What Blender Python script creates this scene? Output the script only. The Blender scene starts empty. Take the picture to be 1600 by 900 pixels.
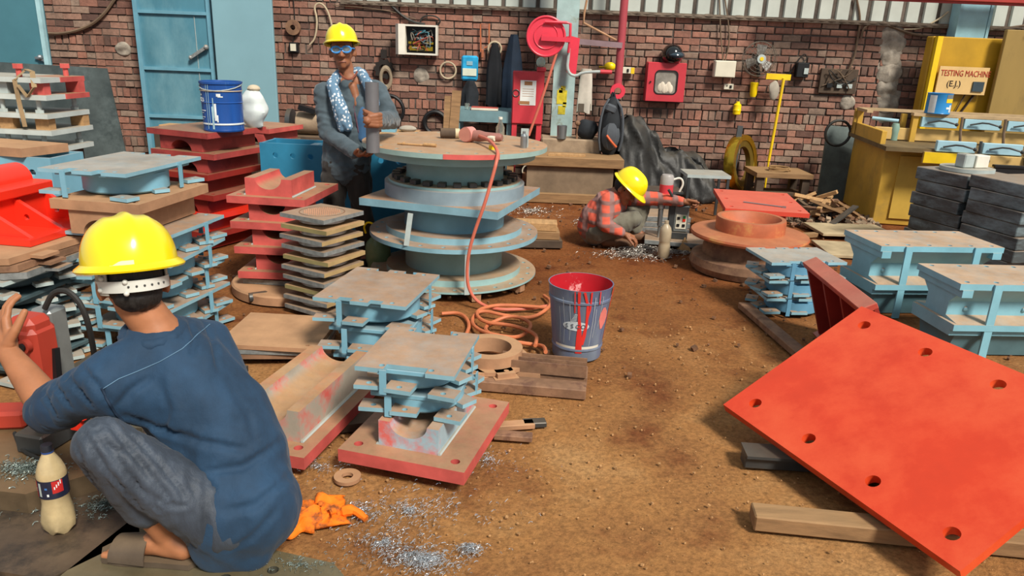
import bpy, bmesh, math, random
from mathutils import Vector, Matrix, noise, Euler
from mathutils.geometry import tessellate_polygon
random.seed(7)
R = math.radians
scene = bpy.context.scene
COL = scene.collection

# ---------------------------------------------------------------- camera
CAM_F, CAM_H, CAM_PITCH, CAM_ROLL = 1155.0, 1.55, R(18), R(2.3)
_f = Vector((0, math.cos(CAM_PITCH), -math.sin(CAM_PITCH)))
_r0 = Vector((1, 0, 0)); _u0 = _r0.cross(_f)
_r = _r0*math.cos(CAM_ROLL) + _u0*math.sin(CAM_ROLL)
_u = -_r0*math.sin(CAM_ROLL) + _u0*math.cos(CAM_ROLL)
CAM_C = Vector((0, 0, CAM_H))
cam_data = bpy.data.cameras.new('camera'); cam = bpy.data.objects.new('camera', cam_data); COL.objects.link(cam)
cam_data.sensor_width = 36; cam_data.lens = CAM_F*36/1600; cam_data.clip_start = .02; cam_data.clip_end = 200
cam.matrix_world = Matrix(((_r.x, _u.x, -_f.x, 0), (_r.y, _u.y, -_f.y, 0), (_r.z, _u.z, -_f.z, CAM_H), (0, 0, 0, 1)))
scene.camera = cam
def ray(x, y): return _f*CAM_F + _r*(x-800) + _u*(450-y)
def G(x, y, z=0.0):                      # survey: point of the photograph at a known height
    d = ray(x, y); return CAM_C + d*((z-CAM_H)/d.z)
def W(x, y, Y):                          # survey: point of the photograph at a known distance into the hall
    d = ray(x, y); return CAM_C + d*(Y/d.y)

# ---------------------------------------------------------------- light
world = bpy.data.worlds.new('World'); scene.world = world; world.use_nodes = True
bg = world.node_tree.nodes['Background']
bg.inputs[0].default_value = (0.86, 0.93, 1.0, 1); bg.inputs[1].default_value = 0.46
sun_d = bpy.data.lights.new('sun', 'SUN'); sun = bpy.data.objects.new('sun', sun_d); COL.objects.link(sun)
sun_d.energy = 4.4; sun_d.angle = R(13); sun_d.color = (1, .93, .82)
sun.rotation_euler = Vector((-.42, .62, -.78)).to_track_quat('-Z', 'Y').to_euler()
scene.view_settings.view_transform = 'Standard'
scene.view_settings.look = 'None'
scene.view_settings.gamma = 1
scene.view_settings.use_curve_mapping = False
scene.view_settings.exposure = 0.2

# ---------------------------------------------------------------- materials
def srgb(c):
    if isinstance(c, str):
        c = c.lstrip('#'); c = [int(c[i:i+2], 16)/255 for i in (0, 2, 4)]
    return tuple(((v/12.92) if v <= .04045 else ((v+.055)/1.055)**2.4) for v in c) + (1,)
MATS = {}
def mat(name, col, rough=.6, metal=0., var=.12, scale=6., dust=0., dustcol='a98a6c', bump=0., bscale=60., spec=.4,
        col2=None, c2scale=4., c2lo=.5, c2hi=.62, sss=0., alpha=None, trans=0., emit=0., coat=0., stretch=(1, 1, 1), coords='pos'):
    if name in MATS: return MATS[name]
    m = bpy.data.materials.new(name); MATS[name] = m; m.use_nodes = True
    nt = m.node_tree; N = nt.nodes; L = nt.links
    b = N['Principled BSDF']
    geo = N.new('ShaderNodeNewGeometry')
    if coords == 'obj':
        tc = N.new('ShaderNodeTexCoord'); vec = tc.outputs['Object']
    else: vec = geo.outputs['Position']
    mp = N.new('ShaderNodeMapping'); mp.inputs['Scale'].default_value = stretch; L.new(vec, mp.inputs[0])
    def nz(sc, det=5, rg=.6):
        n = N.new('ShaderNodeTexNoise'); n.inputs['Scale'].default_value = sc; n.inputs['Detail'].default_value = det
        n.inputs['Roughness'].default_value = rg; L.new(mp.outputs[0], n.inputs['Vector']); return n.outputs['Fac']
    def mix(f, a, c, bt='MIX'):
        x = N.new('ShaderNodeMix'); x.data_type = 'RGBA'; x.blend_type = bt
        if isinstance(f, (int, float)): x.inputs[0].default_value = f
        else: L.new(f, x.inputs[0])
        for s, i in ((a, 6), (c, 7)):
            if isinstance(s, tuple): x.inputs[i].default_value = s
            else: L.new(s, x.inputs[i])
        return x.outputs[2]
    def ramp(v, lo, hi, a=0., c=1.):
        x = N.new('ShaderNodeMapRange'); x.inputs[1].default_value = lo; x.inputs[2].default_value = hi
        x.inputs[3].default_value = a; x.inputs[4].default_value = c; L.new(v, x.inputs[0]); return x.outputs[0]
    c0 = srgb(col)
    n1 = nz(scale)
    dk = tuple(max(0, v*(1-var*1.6)) for v in c0[:3])+(1,); lt = tuple(min(1, v*(1+var*1.3)) for v in c0[:3])+(1,)
    out = mix(ramp(n1, .3, .7), dk, lt)
    if col2 is not None:
        out = mix(ramp(nz(c2scale, 8, .7), c2lo, c2hi), out, srgb(col2))
    if dust > 0:
        sp = N.new('ShaderNodeSeparateXYZ'); L.new(geo.outputs['Normal'], sp.inputs[0])
        up = ramp(sp.outputs[2], .45, .85)
        nd = ramp(nz(9., 6, .7), .25, .6, .72, 1.)
        mm = N.new('ShaderNodeMath'); mm.operation = 'MULTIPLY'; L.new(up, mm.inputs[0]); L.new(nd, mm.inputs[1])
        m2 = N.new('ShaderNodeMath'); m2.operation = 'MULTIPLY'; L.new(mm.outputs[0], m2.inputs[0]); m2.inputs[1].default_value = dust
        dc = srgb(dustcol); d0 = tuple(v*.68 for v in dc[:3])+(1,); d1 = tuple(min(1, v*1.18) for v in dc[:3])+(1,)
        dmix = mix(ramp(nz(3.3, 8, .75), .32, .68), d0, d1)
        out = mix(m2.outputs[0], out, dmix)
    L.new(out, b.inputs['Base Color'])
    b.inputs['Roughness'].default_value = rough; b.inputs['Metallic'].default_value = metal
    b.inputs['Specular IOR Level'].default_value = spec
    if sss: b.inputs['Subsurface Weight'].default_value = sss; b.inputs['Subsurface Radius'].default_value = (.01, .004, .002)
    if trans: b.inputs['Transmission Weight'].default_value = trans; b.inputs['IOR'].default_value = 1.2
    if coat: b.inputs['Coat Weight'].default_value = coat; b.inputs['Coat Roughness'].default_value = .12
    if alpha is not None: b.inputs['Alpha'].default_value = alpha
    if emit: L.new(out, b.inputs['Emission Color']); b.inputs['Emission Strength'].default_value = emit
    if bump:
        bp = N.new('ShaderNodeBump'); bp.inputs['Strength'].default_value = bump; bp.inputs['Distance'].default_value = .01
        L.new(nz(bscale, 6, .65), bp.inputs['Height']); L.new(bp.outputs[0], b.inputs['Normal'])
    return m

DUST = 'b79a7c'
BLUE = mat('blue_paint', '86b2c2', .5, var=.09, dust=.95, dustcol='a39788', bump=.03, bscale=30)
BLUE_T = mat('blue_paint_tan_dust', '82acba', .5, var=.1, dust=1., dustcol='a5866c', bump=.04, bscale=30)
BLUE_C = mat('blue_paint_clean', '78abbf', .45, var=.1, scale=4, dust=.4, dustcol='a5917c')
BLUE_D = mat('deep_blue_paint', '2f7d9f', .45, var=.08, dust=.2, dustcol='7fb7cc')
TEALP = mat('grey_teal_paint', '8fb3b3', .45, var=.08, dust=.9, dustcol='ad8865')
RED = mat('red_oxide_paint', 'a4433e', .5, var=.14, dust=1., dustcol='8f6f54', bump=.05, col2='8e3a38', c2scale=7)
RED_P = mat('pink_red_primer', 'c45852', .5, var=.18, dust=.95, dustcol='a08060', bump=.05)
RED_B = mat('bright_red_paint', 'e5331f', .3, var=.05, coat=.25)
RED_O = mat('orange_red_paint', 'cf3d1c', .32, var=.05, col2='d8552f', c2scale=3, c2lo=.42, c2hi=.7, bump=.05, bscale=160, coat=.15)
RED_DK = mat('dark_red_paint', '8f2a22', .5, var=.12, dust=.7, dustcol='86604a')
RUST = mat('rusty_steel', '85644c', .75, var=.2, scale=9, bump=.1, bscale=50, col2='6a4c3c', c2scale=11)
RUST_L = mat('light_rusty_steel', 'a98060', .75, var=.15, scale=7, dust=.5, dustcol='b58f68', bump=.08)
RUST_R = mat('red_rust_primer', 'b0603f', .6, var=.15, dust=.7, dustcol='a8714e', bump=.06, col2='c08a50', c2scale=6, c2lo=.56, c2hi=.7)
STEEL = mat('steel', '9aa0a2', .35, metal=.8, var=.1)
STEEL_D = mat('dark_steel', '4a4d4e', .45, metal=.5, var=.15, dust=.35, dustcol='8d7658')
STEEL_G = mat('grey_steel_edge', '878b8a', .5, metal=.25, var=.18, scale=30, dust=.85, dustcol='b59474')
BLACKSLAB = mat('black_rubber_slab', '474e50', .4, var=.2, dust=.85, dustcol='9b8672', col2='7f939a', c2scale=2.6, c2lo=.45, c2hi=.72, stretch=(1, 1, 3))  # pale blue-grey sheen on the slab faces is put into the second colour
WOOD = mat('weathered_wood', '8a6a48', .8, var=.2, scale=5, bump=.15, bscale=40, stretch=(1, 8, 8), dust=.4, dustcol='a5855c')
WOOD_L = mat('pale_wood', 'b08a5e', .8, var=.15, scale=5, bump=.1, bscale=40, stretch=(8, 1, 8))
WOOD_D = mat('dark_wood', '4e4034', .85, var=.2, scale=6, bump=.15, dust=.4, dustcol='7d664c')
YELLOW = mat('yellow_machine_paint', 'c39b3e', .5, var=.14, scale=2.5, col2='8d7742', c2scale=2.2, c2lo=.5, c2hi=.75, bump=.02)
YELLOW_B = mat('bright_yellow_paint', 'e8c21d', .45, var=.08)
HELMET = mat('yellow_helmet', 'f4dc05', .25, var=.03, coat=.5, spec=.5)
BLACK = mat('black_plastic', '17181a', .45, var=.1)
BLACK_G = mat('black_gloss', '0e1214', .12, var=.1, coat=.6)
CHAR = mat('dark_cloth', '22262b', .9, var=.2, scale=12, bump=.15, bscale=30)
TARP = mat('black_tarp', '2b2b2a', .55, var=.3, scale=5, bump=.7, bscale=9, dust=.3, dustcol='6c6558')
WHITE = mat('white_paint', 'd9d5c8', .6, var=.08)
OFFW = mat('offwhite_plastic', 'd8d2be', .5, var=.05)
GREYP = mat('pale_grey_paint', 'a9b4b2', .55, var=.12, dust=.6, dustcol='9b8a72')
CONC = mat('rough_concrete', '9a9184', .95, var=.2, scale=14, bump=.6, bscale=40)
CONC_B = mat('dusty_concrete_block', '97836c', .9, var=.18, scale=6, bump=.3, bscale=30)
GALV = mat('pale_cladding_sheet', 'b9c0b8', .5, var=.1, scale=2)
COLB = mat('column_pale_blue', '9db8b6', .6, var=.15, scale=5, col2='7d7a5a', c2scale=4, c2lo=.58, c2hi=.7)
DOORB = mat('door_blue', '4f8496', .45, var=.12, scale=2.2, col2='7aa3ae', c2scale=1.6, c2lo=.5, c2hi=.8, stretch=(1, 1, .4))
PANELB = mat('panel_blue', '7fa7b2', .5, var=.05, scale=1.5)
HOSE = mat('orange_hose', 'c4714a', .55, var=.12, scale=10)
HOSE_R = mat('pink_red_hose', 'c66a55', .5, var=.08)
CABLE = mat('black_cable', '23221f', .6, var=.15)
CABLE_B = mat('brown_dusty_cable', '6d5a48', .8, var=.15)
BRASS = mat('brass', 'c9a536', .22, metal=.9, var=.15)
GLASSY = mat('clear_plastic', 'd9e3dc', .1, var=.02, trans=.85, alpha=.55)
CLOUDY = mat('cloudy_plastic', 'b3a386', .3, var=.08, alpha=.9, coat=.3)
SILVER = mat('bright_swarf', 'd9dde0', .2, metal=.85, var=.1)
PLAST_Y = mat('yellow_plastic', 'f0cf10', .35, var=.05)
LAMP_G = mat('fan_grey', '6f675c', .5, metal=.3, var=.2)
SKIN = mat('skin_brown', 'a26b49', .55, var=.1, scale=14, sss=.05, bump=.04, bscale=90)
SKIN_D = mat('skin_dark_brown', '8f5c40', .55, var=.12, scale=14, sss=.05, bump=.04, bscale=90)
HAIR = mat('black_grey_hair', '1d1b19', .6, var=.4, scale=80, bump=.4, bscale=160, stretch=(1, 1, .3))

# ---------------------------------------------------------------- mesh builder
class MB:
    def __init__(s): s.v = []; s.f = []; s.M = Matrix(); s.a = []
    def at(s, x=0, y=0, z=0, rz=0, rx=0, ry=0):
        s.M = Matrix.Translation((x, y, z)) @ Euler((R(rx), R(ry), R(rz))).to_matrix().to_4x4(); return s
    def add(s, vs, fs):
        o = len(s.v); s.v += [tuple(s.M @ Vector(p)) for p in vs]; s.f += [tuple(i+o for i in f) for f in fs]; return s
    def box(s, cx, cy, cz, sx, sy, sz, rz=0, ch=0, rx=0, ry=0):
        x, y, z = sx/2, sy/2, sz/2
        T = Matrix.Translation((cx, cy, cz)) @ Euler((R(rx), R(ry), R(rz))).to_matrix().to_4x4()
        if ch <= 0:
            vs = [(a*x, b*y, c*z) for c in (-1, 1) for a, b in ((-1, -1), (1, -1), (1, 1), (-1, 1))]
            fs = [(3, 2, 1, 0), (4, 5, 6, 7), (0, 1, 5, 4), (1, 2, 6, 5), (2, 3, 7, 6), (3, 0, 4, 7)]
        else:
            c_ = min(ch, x*.9, y*.9, z*.9)
            bm = bmesh.new(); bmesh.ops.create_cube(bm, size=1)
            for v in bm.verts: v.co = Vector((v.co.x*sx, v.co.y*sy, v.co.z*sz))
            bmesh.ops.bevel(bm, geom=bm.edges[:], offset=c_, segments=1, affect='EDGES')
            bm.verts.index_update(); vs = [v.co[:] for v in bm.verts]; fs = [[v.index for v in f.verts] for f in bm.faces]; bm.free()
        return s.add([T @ Vector(p) for p in vs], fs)
    def prism(s, poly, z0, z1, holes=(), axis='z'):
        loops = [list(poly)] + [list(h) for h in holes]
        fl = [p for l in loops for p in l]; n = len(fl)
        def P(p, z):
            if axis == 'z': return (p[0], p[1], z)
            if axis == 'y': return (p[0], z, p[1])
            return (z, p[0], p[1])
        vs = [P(p, z0) for p in fl] + [P(p, z1) for p in fl]
        tris = tessellate_polygon([[Vector((p[0], p[1], 0)) for p in l] for l in loops])
        fs = []
        if len(loops) == 1 and len(poly) <= 4:
            fs += [tuple(range(n))[::-1], tuple(range(n, 2*n))]
        else:
            for t in tris: fs += [tuple(t), tuple(i+n for i in t)]
        o = 0
        for l in loops:
            k = len(l)
            for i in range(k):
                a, b = o+i, o+(i+1) % k; fs.append((a, b, b+n, a+n))
            o += k
        return s.add(vs, fs)
    def lathe(s, prof, n=32, c=(0, 0, 0), cap=True):
        vs = []; fs = []; m = len(prof)
        for i in range(n):
            a = 2*math.pi*i/n
            for r, z in prof: vs.append((c[0]+r*math.cos(a), c[1]+r*math.sin(a), c[2]+z))
        for i in range(n):
            for j in range(m-1):
                a, b = i*m+j, ((i+1) % n)*m+j; fs.append((a, b, b+1, a+1))
        if cap:
            if prof[0][0] > 1e-5: fs.append(tuple(i*m for i in range(n))[::-1])
            if prof[-1][0] > 1e-5: fs.append(tuple(i*m+m-1 for i in range(n)))
        return s.add(vs, fs)
    def cyl(s, x, y, z0, z1, r, r2=None, n=32): return s.lathe([(r, z0), (r if r2 is None else r2, z1)], n, (x, y, 0))
    def tube_ring(s, x, y, z0, z1, ro, ri, n=40): return s.lathe([(ri, z0), (ro, z0), (ro, z1), (ri, z1), (ri, z0)], n, (x, y, 0), cap=False)
    def tube(s, pts, r, n=8, closed=False, smooth=0):
        pts = [Vector(p) for p in pts]
        for _ in range(smooth):
            q = []
            m = len(pts)
            for i in range(m if closed else m-1):
                a, b = pts[i], pts[(i+1) % m]; q += [a*.75+b*.25, a*.25+b*.75]
            if not closed: q = [pts[0]]+q+[pts[-1]]
            pts = q
        m = len(pts); vs = []; fs = []; up = None
        for i, p in enumerate(pts):
            t = (pts[(i+1) % m]-pts[i-1]) if closed else (pts[min(i+1, m-1)]-pts[max(i-1, 0)])
            t.normalize()
            if up is None: up = Vector((0, 0, 1)) if abs(t.z) < .9 else Vector((1, 0, 0))
            sd = t.cross(up)
            if sd.length < 1e-4: sd = t.cross(Vector((.3, .8, .5)))
            sd.normalize(); up = sd.cross(t).normalized()
            rr = r[i*len(r)//m] if isinstance(r, (list, tuple)) else r
            for k in range(n):
                a = 2*math.pi*k/n; vs.append(p+sd*math.cos(a)*rr+up*math.sin(a)*rr)
        for i in range(m if closed else m-1):
            for k in range(n):
                a, b = i*n+k, i*n+(k+1) % n; c, d = ((i+1) % m)*n+(k+1) % n, ((i+1) % m)*n+k
                fs.append((a, b, c, d))
        if not closed: fs += [tuple(range(n))[::-1], tuple((m-1)*n+k for k in range(n))]
        return s.add(vs, fs)
    def rod(s, a, b, r, n=10): return s.tube([a, b], r, n)
    def bar(s, a, b, w, h):
        a, b = Vector(a), Vector(b); t = (b-a); L_ = t.length; t.normalize()
        up = Vector((0, 0, 1)) if abs(t.z) < .95 else Vector((0, 1, 0))
        sd = t.cross(up).normalized(); up = sd.cross(t)
        vs = [p+sd*sx*w/2+up*sz*h/2 for p in (a, b) for sx, sz in ((-1, -1), (1, -1), (1, 1), (-1, 1))]
        return s.add(vs, [(3, 2, 1, 0), (4, 5, 6, 7), (0, 1, 5, 4), (1, 2, 6, 5), (2, 3, 7, 6), (3, 0, 4, 7)])
    def ball(s, c, r, nu=16, nv=10, rot=None):
        r = (r, r, r) if isinstance(r, (int, float)) else r
        vs = [(0, 0, -1)]; fs = []
        for j in range(1, nv):
            ph = math.pi*j/nv-math.pi/2
            for i in range(nu):
                a = 2*math.pi*i/nu; vs.append((math.cos(ph)*math.cos(a), math.cos(ph)*math.sin(a), math.sin(ph)))
        vs.append((0, 0, 1))
        for i in range(nu):
            fs.append((0, 1+(i+1) % nu, 1+i)); t = 1+(nv-2)*nu; fs.append((len(vs)-1, t+i, t+(i+1) % nu))
        for j in range(nv-2):
            for i in range(nu):
                a, b = 1+j*nu+i, 1+j*nu+(i+1) % nu; fs.append((a, b, b+nu, a+nu))
        q = []
        for p in vs:
            p = Vector((p[0]*r[0], p[1]*r[1], p[2]*r[2]))
            if rot is not None: p = rot @ p
            q.append(Vector(c)+p)
        return s.add(q, fs)
    def torus(s, c, Rr, r, n=32, k=8, axis='z'):
        pts = []
        for i in range(n):
            a = 2*math.pi*i/n; x, y = Rr*math.cos(a), Rr*math.sin(a)
            pts.append(Vector(c)+Vector({'z': (x, y, 0), 'y': (x, 0, y), 'x': (0, x, y)}[axis]))
        return s.tube(pts, r, k, closed=True)
    def mesh(s, name='m', angle=32):
        me = bpy.data.meshes.new(name); me.from_pydata(s.v, [], s.f)
        bm = bmesh.new(); bm.from_mesh(me); bmesh.ops.recalc_face_normals(bm, faces=bm.faces[:]); bm.to_mesh(me); bm.free()
        if angle:
            me.polygons.foreach_set('use_smooth', [True]*len(me.polygons)); me.set_sharp_from_angle(angle=R(angle))
        return me

def rect(w, d, cx=0, cy=0): return [(cx-w/2, cy-d/2), (cx+w/2, cy-d/2), (cx+w/2, cy+d/2), (cx-w/2, cy+d/2)]
def circ(x, y, r, n=14): return [(x+r*math.cos(2*math.pi*i/n), y+r*math.sin(2*math.pi*i/n)) for i in range(n)]

def link(name, me, material, parent=None):
    o = bpy.data.objects.new(name, me); COL.objects.link(o)
    if material is not None and not me.materials: me.materials.append(material)
    if parent is not None: o.parent = parent
    return o
def part(name, mb, material, parent, label=None, angle=32):
    o = link(name, mb.mesh(name, angle) if isinstance(mb, MB) else mb, material, parent)
    if label: o['label'] = label
    return o
def thing(name, label, cat, loc=(0, 0, 0), rz=0, group=None):
    o = bpy.data.objects.new(name, None); COL.objects.link(o); o.empty_display_size = .05
    o.location = loc; o.rotation_euler = (0, 0, R(rz)); o['label'] = label; o['category'] = cat
    if group: o['group'] = group
    return o
def solo(name, label, cat, mb, material, loc=(0, 0, 0), rz=0, group=None, kind=None, angle=32):
    o = link(name, mb.mesh(name, angle) if isinstance(mb, MB) else mb, material)
    o.location = loc; o.rotation_euler = (0, 0, R(rz)); o['label'] = label; o['category'] = cat
    if group: o['group'] = group
    if kind: o['kind'] = kind
    return o
def struct(name, label, mb, material, parent=None, cat=None, angle=32):
    o = link(name, mb.mesh(name, angle) if isinstance(mb, MB) else mb, material, parent)
    if parent is None:
        o['kind'] = 'structure'; o['label'] = label; o['category'] = cat or name.split('_')[0]
    return o
def copy_tree(o, parent=None):
    c = o.copy(); COL.objects.link(c); c.parent = parent
    for ch in list(o.children): copy_tree(ch, c)
    return c
def empty_tree(o):
    for ch in list(o.children): empty_tree(ch)
ORD = ['topmost', 'second from the top', 'third from the top', 'fourth from the top', 'fifth from the top', 'sixth from the top', 'seventh from the top', 'eighth from the top', 'ninth from the top', 'tenth from the top', 'eleventh from the top']
def nth(i, n): return 'bottom' if i == n-1 and n > 1 else ORD[i]
def text_mesh(s, size, depth=.002, align='CENTER'):
    cu = bpy.data.curves.new('txt', 'FONT'); cu.body = s; cu.size = size; cu.extrude = depth; cu.align_x = align; cu.align_y = 'CENTER'; cu.resolution_u = 2
    o = bpy.data.objects.new('txt', cu); COL.objects.link(o)
    me = bpy.data.meshes.new_from_object(o.evaluated_get(bpy.context.evaluated_depsgraph_get()))
    bpy.data.objects.remove(o); bpy.data.curves.remove(cu); return me
def lettering(name, s, size, material, parent, loc, rot, depth=.002, sx=1.):
    o = link(name, text_mesh(s, size, depth), material, parent); o.location = loc; o.rotation_euler = tuple(R(a) for a in rot); o.scale = (sx, 1, 1); return o
# ================================================================ the setting
WY = 9.1                                  # face of the rear brick wall
# floor: packed red-brown earth
def floor_material():
    m = bpy.data.materials.new('packed_earth'); m.use_nodes = True; nt = m.node_tree; N = nt.nodes; L = nt.links; b = N['Principled BSDF']
    geo = N.new('ShaderNodeNewGeometry')
    def nz(sc, det=8, rg=.65, st=(1, 1, 1)):
        mp = N.new('ShaderNodeMapping'); mp.inputs['Scale'].default_value = st; L.new(geo.outputs['Position'], mp.inputs[0])
        n = N.new('ShaderNodeTexNoise'); n.inputs['Scale'].default_value = sc; n.inputs['Detail'].default_value = det; n.inputs['Roughness'].default_value = rg
        L.new(mp.outputs[0], n.inputs['Vector']); return n.outputs['Fac']
    def ramp(v, stops):
        r = N.new('ShaderNodeValToRGB'); L.new(v, r.inputs[0]); e = r.color_ramp.elements
        while len(e) < len(stops): e.new(.5)
        for k, (p, c) in enumerate(stops): e[k].position = p; e[k].color = c if len(c) == 4 else srgb(c)
        return r.outputs[0]
    def mix(f, a, c, bt='MIX'):
        x = N.new('ShaderNodeMix'); x.data_type = 'RGBA'; x.blend_type = bt
        if isinstance(f, float): x.inputs[0].default_value = f
        else: L.new(f, x.inputs[0])
        for s_, i in ((a, 6), (c, 7)):
            if isinstance(s_, tuple): x.inputs[i].default_value = s_
            else: L.new(s_, x.inputs[i])
        return x.outputs[2]
    base = ramp(nz(1.1, 6), [(.3, '875c3a'), (.5, 'a67748'), (.72, 'bd9464')])
    stain = ramp(nz(2.3, 5, .6), [(.3, (1, 1, 1, 1)), (.46, (0, 0, 0, 1))])
    c = mix(stain, base, srgb('7a4a2c'))
    grit = ramp(nz(55, 4, .7), [(.33, (.5, .5, .5, 1)), (.62, (1.15, 1.13, 1.08, 1))])
    c = mix(.75, c, grit, 'MULTIPLY')
    # the earth colour turns darker and redder towards the rear wall
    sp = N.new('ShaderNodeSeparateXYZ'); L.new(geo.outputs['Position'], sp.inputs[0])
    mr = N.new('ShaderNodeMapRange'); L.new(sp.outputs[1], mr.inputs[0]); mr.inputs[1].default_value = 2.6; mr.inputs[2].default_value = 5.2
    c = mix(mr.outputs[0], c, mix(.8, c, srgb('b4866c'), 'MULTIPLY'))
    L.new(c, b.inputs['Base Color']); b.inputs['Roughness'].default_value = .95; b.inputs['Specular IOR Level'].default_value = .15
    bp = N.new('ShaderNodeBump'); bp.inputs['Strength'].default_value = .8; bp.inputs['Distance'].default_value = .015
    L.new(nz(38, 8, .75), bp.inputs['Height']); L.new(bp.outputs[0], b.inputs['Normal'])
    return m
mb = MB(); nx, ny = 150, 130; x0, x1, y0, y1 = -8., 8., -1.5, 9.3
vs = []
for j in range(ny+1):
    for i in range(nx+1):
        x = x0+(x1-x0)*i/nx; y = y0+(y1-y0)*j/ny
        vs.append((x, y, -.012+.012*noise.noise((x*1.7, y*1.7, 0))*.9))
mb.add(vs, [(j*(nx+1)+i, j*(nx+1)+i+1, (j+1)*(nx+1)+i+1, (j+1)*(nx+1)+i) for j in range(ny) for i in range(nx)])
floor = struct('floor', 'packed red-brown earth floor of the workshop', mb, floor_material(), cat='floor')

# rear brick wall: mortar backing + bricks
def brick_material():
    m = bpy.data.materials.new('old_brick'); m.use_nodes = True; nt = m.node_tree; N = nt.nodes; L = nt.links; b = N['Principled BSDF']
    at = N.new('ShaderNodeAttribute'); at.attribute_name = 'bv'
    r = N.new('ShaderNodeValToRGB'); L.new(at.outputs['Fac'], r.inputs[0]); e = r.color_ramp.elements
    for k, (p, c) in enumerate([(0, '5f463e'), (.25, '8f6354'), (.55, 'a97562'), (.8, 'b98c78'), (1, '988474')]):
        if k >= len(e): e.new(.5)
        e[k].position = p; e[k].color = srgb(c)
    geo = N.new('ShaderNodeNewGeometry')
    def nz(sc, d=6):
        n = N.new('ShaderNodeTexNoise'); n.inputs['Scale'].default_value = sc; n.inputs['Detail'].default_value = d; n.inputs['Roughness'].default_value = .7
        L.new(geo.outputs['Position'], n.inputs['Vector']); return n.outputs['Fac']
    def mr(v, a, c, lo=0., hi=1.):
        x = N.new('ShaderNodeMapRange'); L.new(v, x.inputs[0]); x.inputs[1].default_value = a; x.inputs[2].default_value = c; x.inputs[3].default_value = lo; x.inputs[4].default_value = hi; return x.outputs[0]
    mx = N.new('ShaderNodeMix'); mx.data_type = 'RGBA'; L.new(mr(nz(1.4), .45, .75, 0, .8), mx.inputs[0]); L.new(r.outputs[0], mx.inputs[6]); mx.inputs[7].default_value = srgb('5a4a40')
    m2 = N.new('ShaderNodeMix'); m2.data_type = 'RGBA'; m2.blend_type = 'MULTIPLY'; m2.inputs[0].default_value = .8; L.new(mx.outputs[2], m2.inputs[6])
    v = N.new('ShaderNodeCombineColor'); q = mr(nz(26), .3, .7, .6, 1.2)
    for k in range(3): L.new(q, v.inputs[k])
    L.new(v.outputs[0], m2.inputs[7]); L.new(m2.outputs[2], b.inputs['Base Color']); b.inputs['Roughness'].default_value = .92
    bp = N.new('ShaderNodeBump'); bp.inputs['Strength'].default_value = .5; bp.inputs['Distance'].default_value = .01; L.new(nz(45), bp.inputs['Height']); L.new(bp.outputs[0], b.inputs['Normal'])
    return m
BRICK = brick_material()
MORTAR = mat('dark_mortar', '5a514a', .95, var=.3, scale=5, bump=.5, bscale=40)
WTOP = W(1200, 27, WY).z                  # top of the brickwork under the cladding
WX0, WX1 = -7.2, 6.6
mb = MB(); mb.box((WX0+WX1)/2, WY+.15, (WTOP+.55)/2, WX1-WX0, .28, WTOP+.55)
wall = struct('wall_back', 'old red brick rear wall of the workshop', mb, MORTAR, cat='wall')
def brick_mesh(w, d, h, seed):
    rg = random.Random(seed); mb = MB(); mb.box(0, 0, 0, w, d, h, ch=.004)
    mb.v = [(p[0]+rg.uniform(-.003, .003), p[1]+rg.uniform(-.003, .003), p[2]+rg.uniform(-.003, .003)) for p in mb.v]
    return mb
def set_bv(me, vals):
    a = me.attributes.new('bv', 'FLOAT', 'POINT'); a.data.foreach_set('value', vals)
LB, HB, DJ = .198, .064, .0775
slots = []                                # (x, z, kind)
z = .035; row = 0
while z < WTOP+.5:
    soldier = row % 7 == 3
    if soldier:
        x = WX0+.05
        while x < WX1: slots.append((x, z+.018, 's')); x += DJ+.004+random.uniform(-.003, .003)
        z += .1155
    else:
        x = WX0+.05+(.105 if row % 2 else 0)
        while x < WX1:
            if random.random() < .22:
                slots.append((x-.05, z, 'h')); slots.append((x+.055, z, 'h'))
            else: slots.append((x, z, 'b'))
            x += .212
        z += DJ
    row += 1
slots = [s for s in slots if not (s[0] > -1.9 and s[1] > WTOP-.03)]
SZ = {'b': (LB, .1, HB), 'h': (.096, .1, HB), 's': (HB+.004, .1, .1)}
vars_ = {}
for k in SZ:
    for q in range(8):
        mb = brick_mesh(*SZ[k], seed=q*7+len(k)); me = mb.mesh('brick'); me.materials.append(BRICK); set_bv(me, [(q+.5)/8]*len(me.vertices)); vars_[k, q] = me
slots.sort(key=lambda s: ((s[0]-2.9)/1.9)**2+((s[1]-1.5)/.62)**2)
def jit(): return random.uniform(-.006, .006)
for x, z, k in slots[:300]:
    o = link('brick', vars_[k, random.randrange(8)], None, wall); o.location = (x, WY+.045+jit(), z); o.rotation_euler = (0, jit()*3, jit()*3); o.scale = (1+jit()*6, 1, 1+jit()*14)
mb = MB(); vals = []
for n, (x, z, k) in enumerate(slots[300:]):
    w, d, h = SZ[k]; n0 = len(mb.v); mb.box(x, WY+.045+jit()*1.6, z, w+jit()*1.6, d, h+jit()*1.2, ry=random.uniform(-1.5, 1.5)); vals += [random.random()]*(len(mb.v)-n0)
me = mb.mesh('brick_field', 0); me.materials.append(BRICK); set_bv(me, vals)
o = link('brick_field', me, None, wall); o['kind'] = 'stuff'

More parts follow.
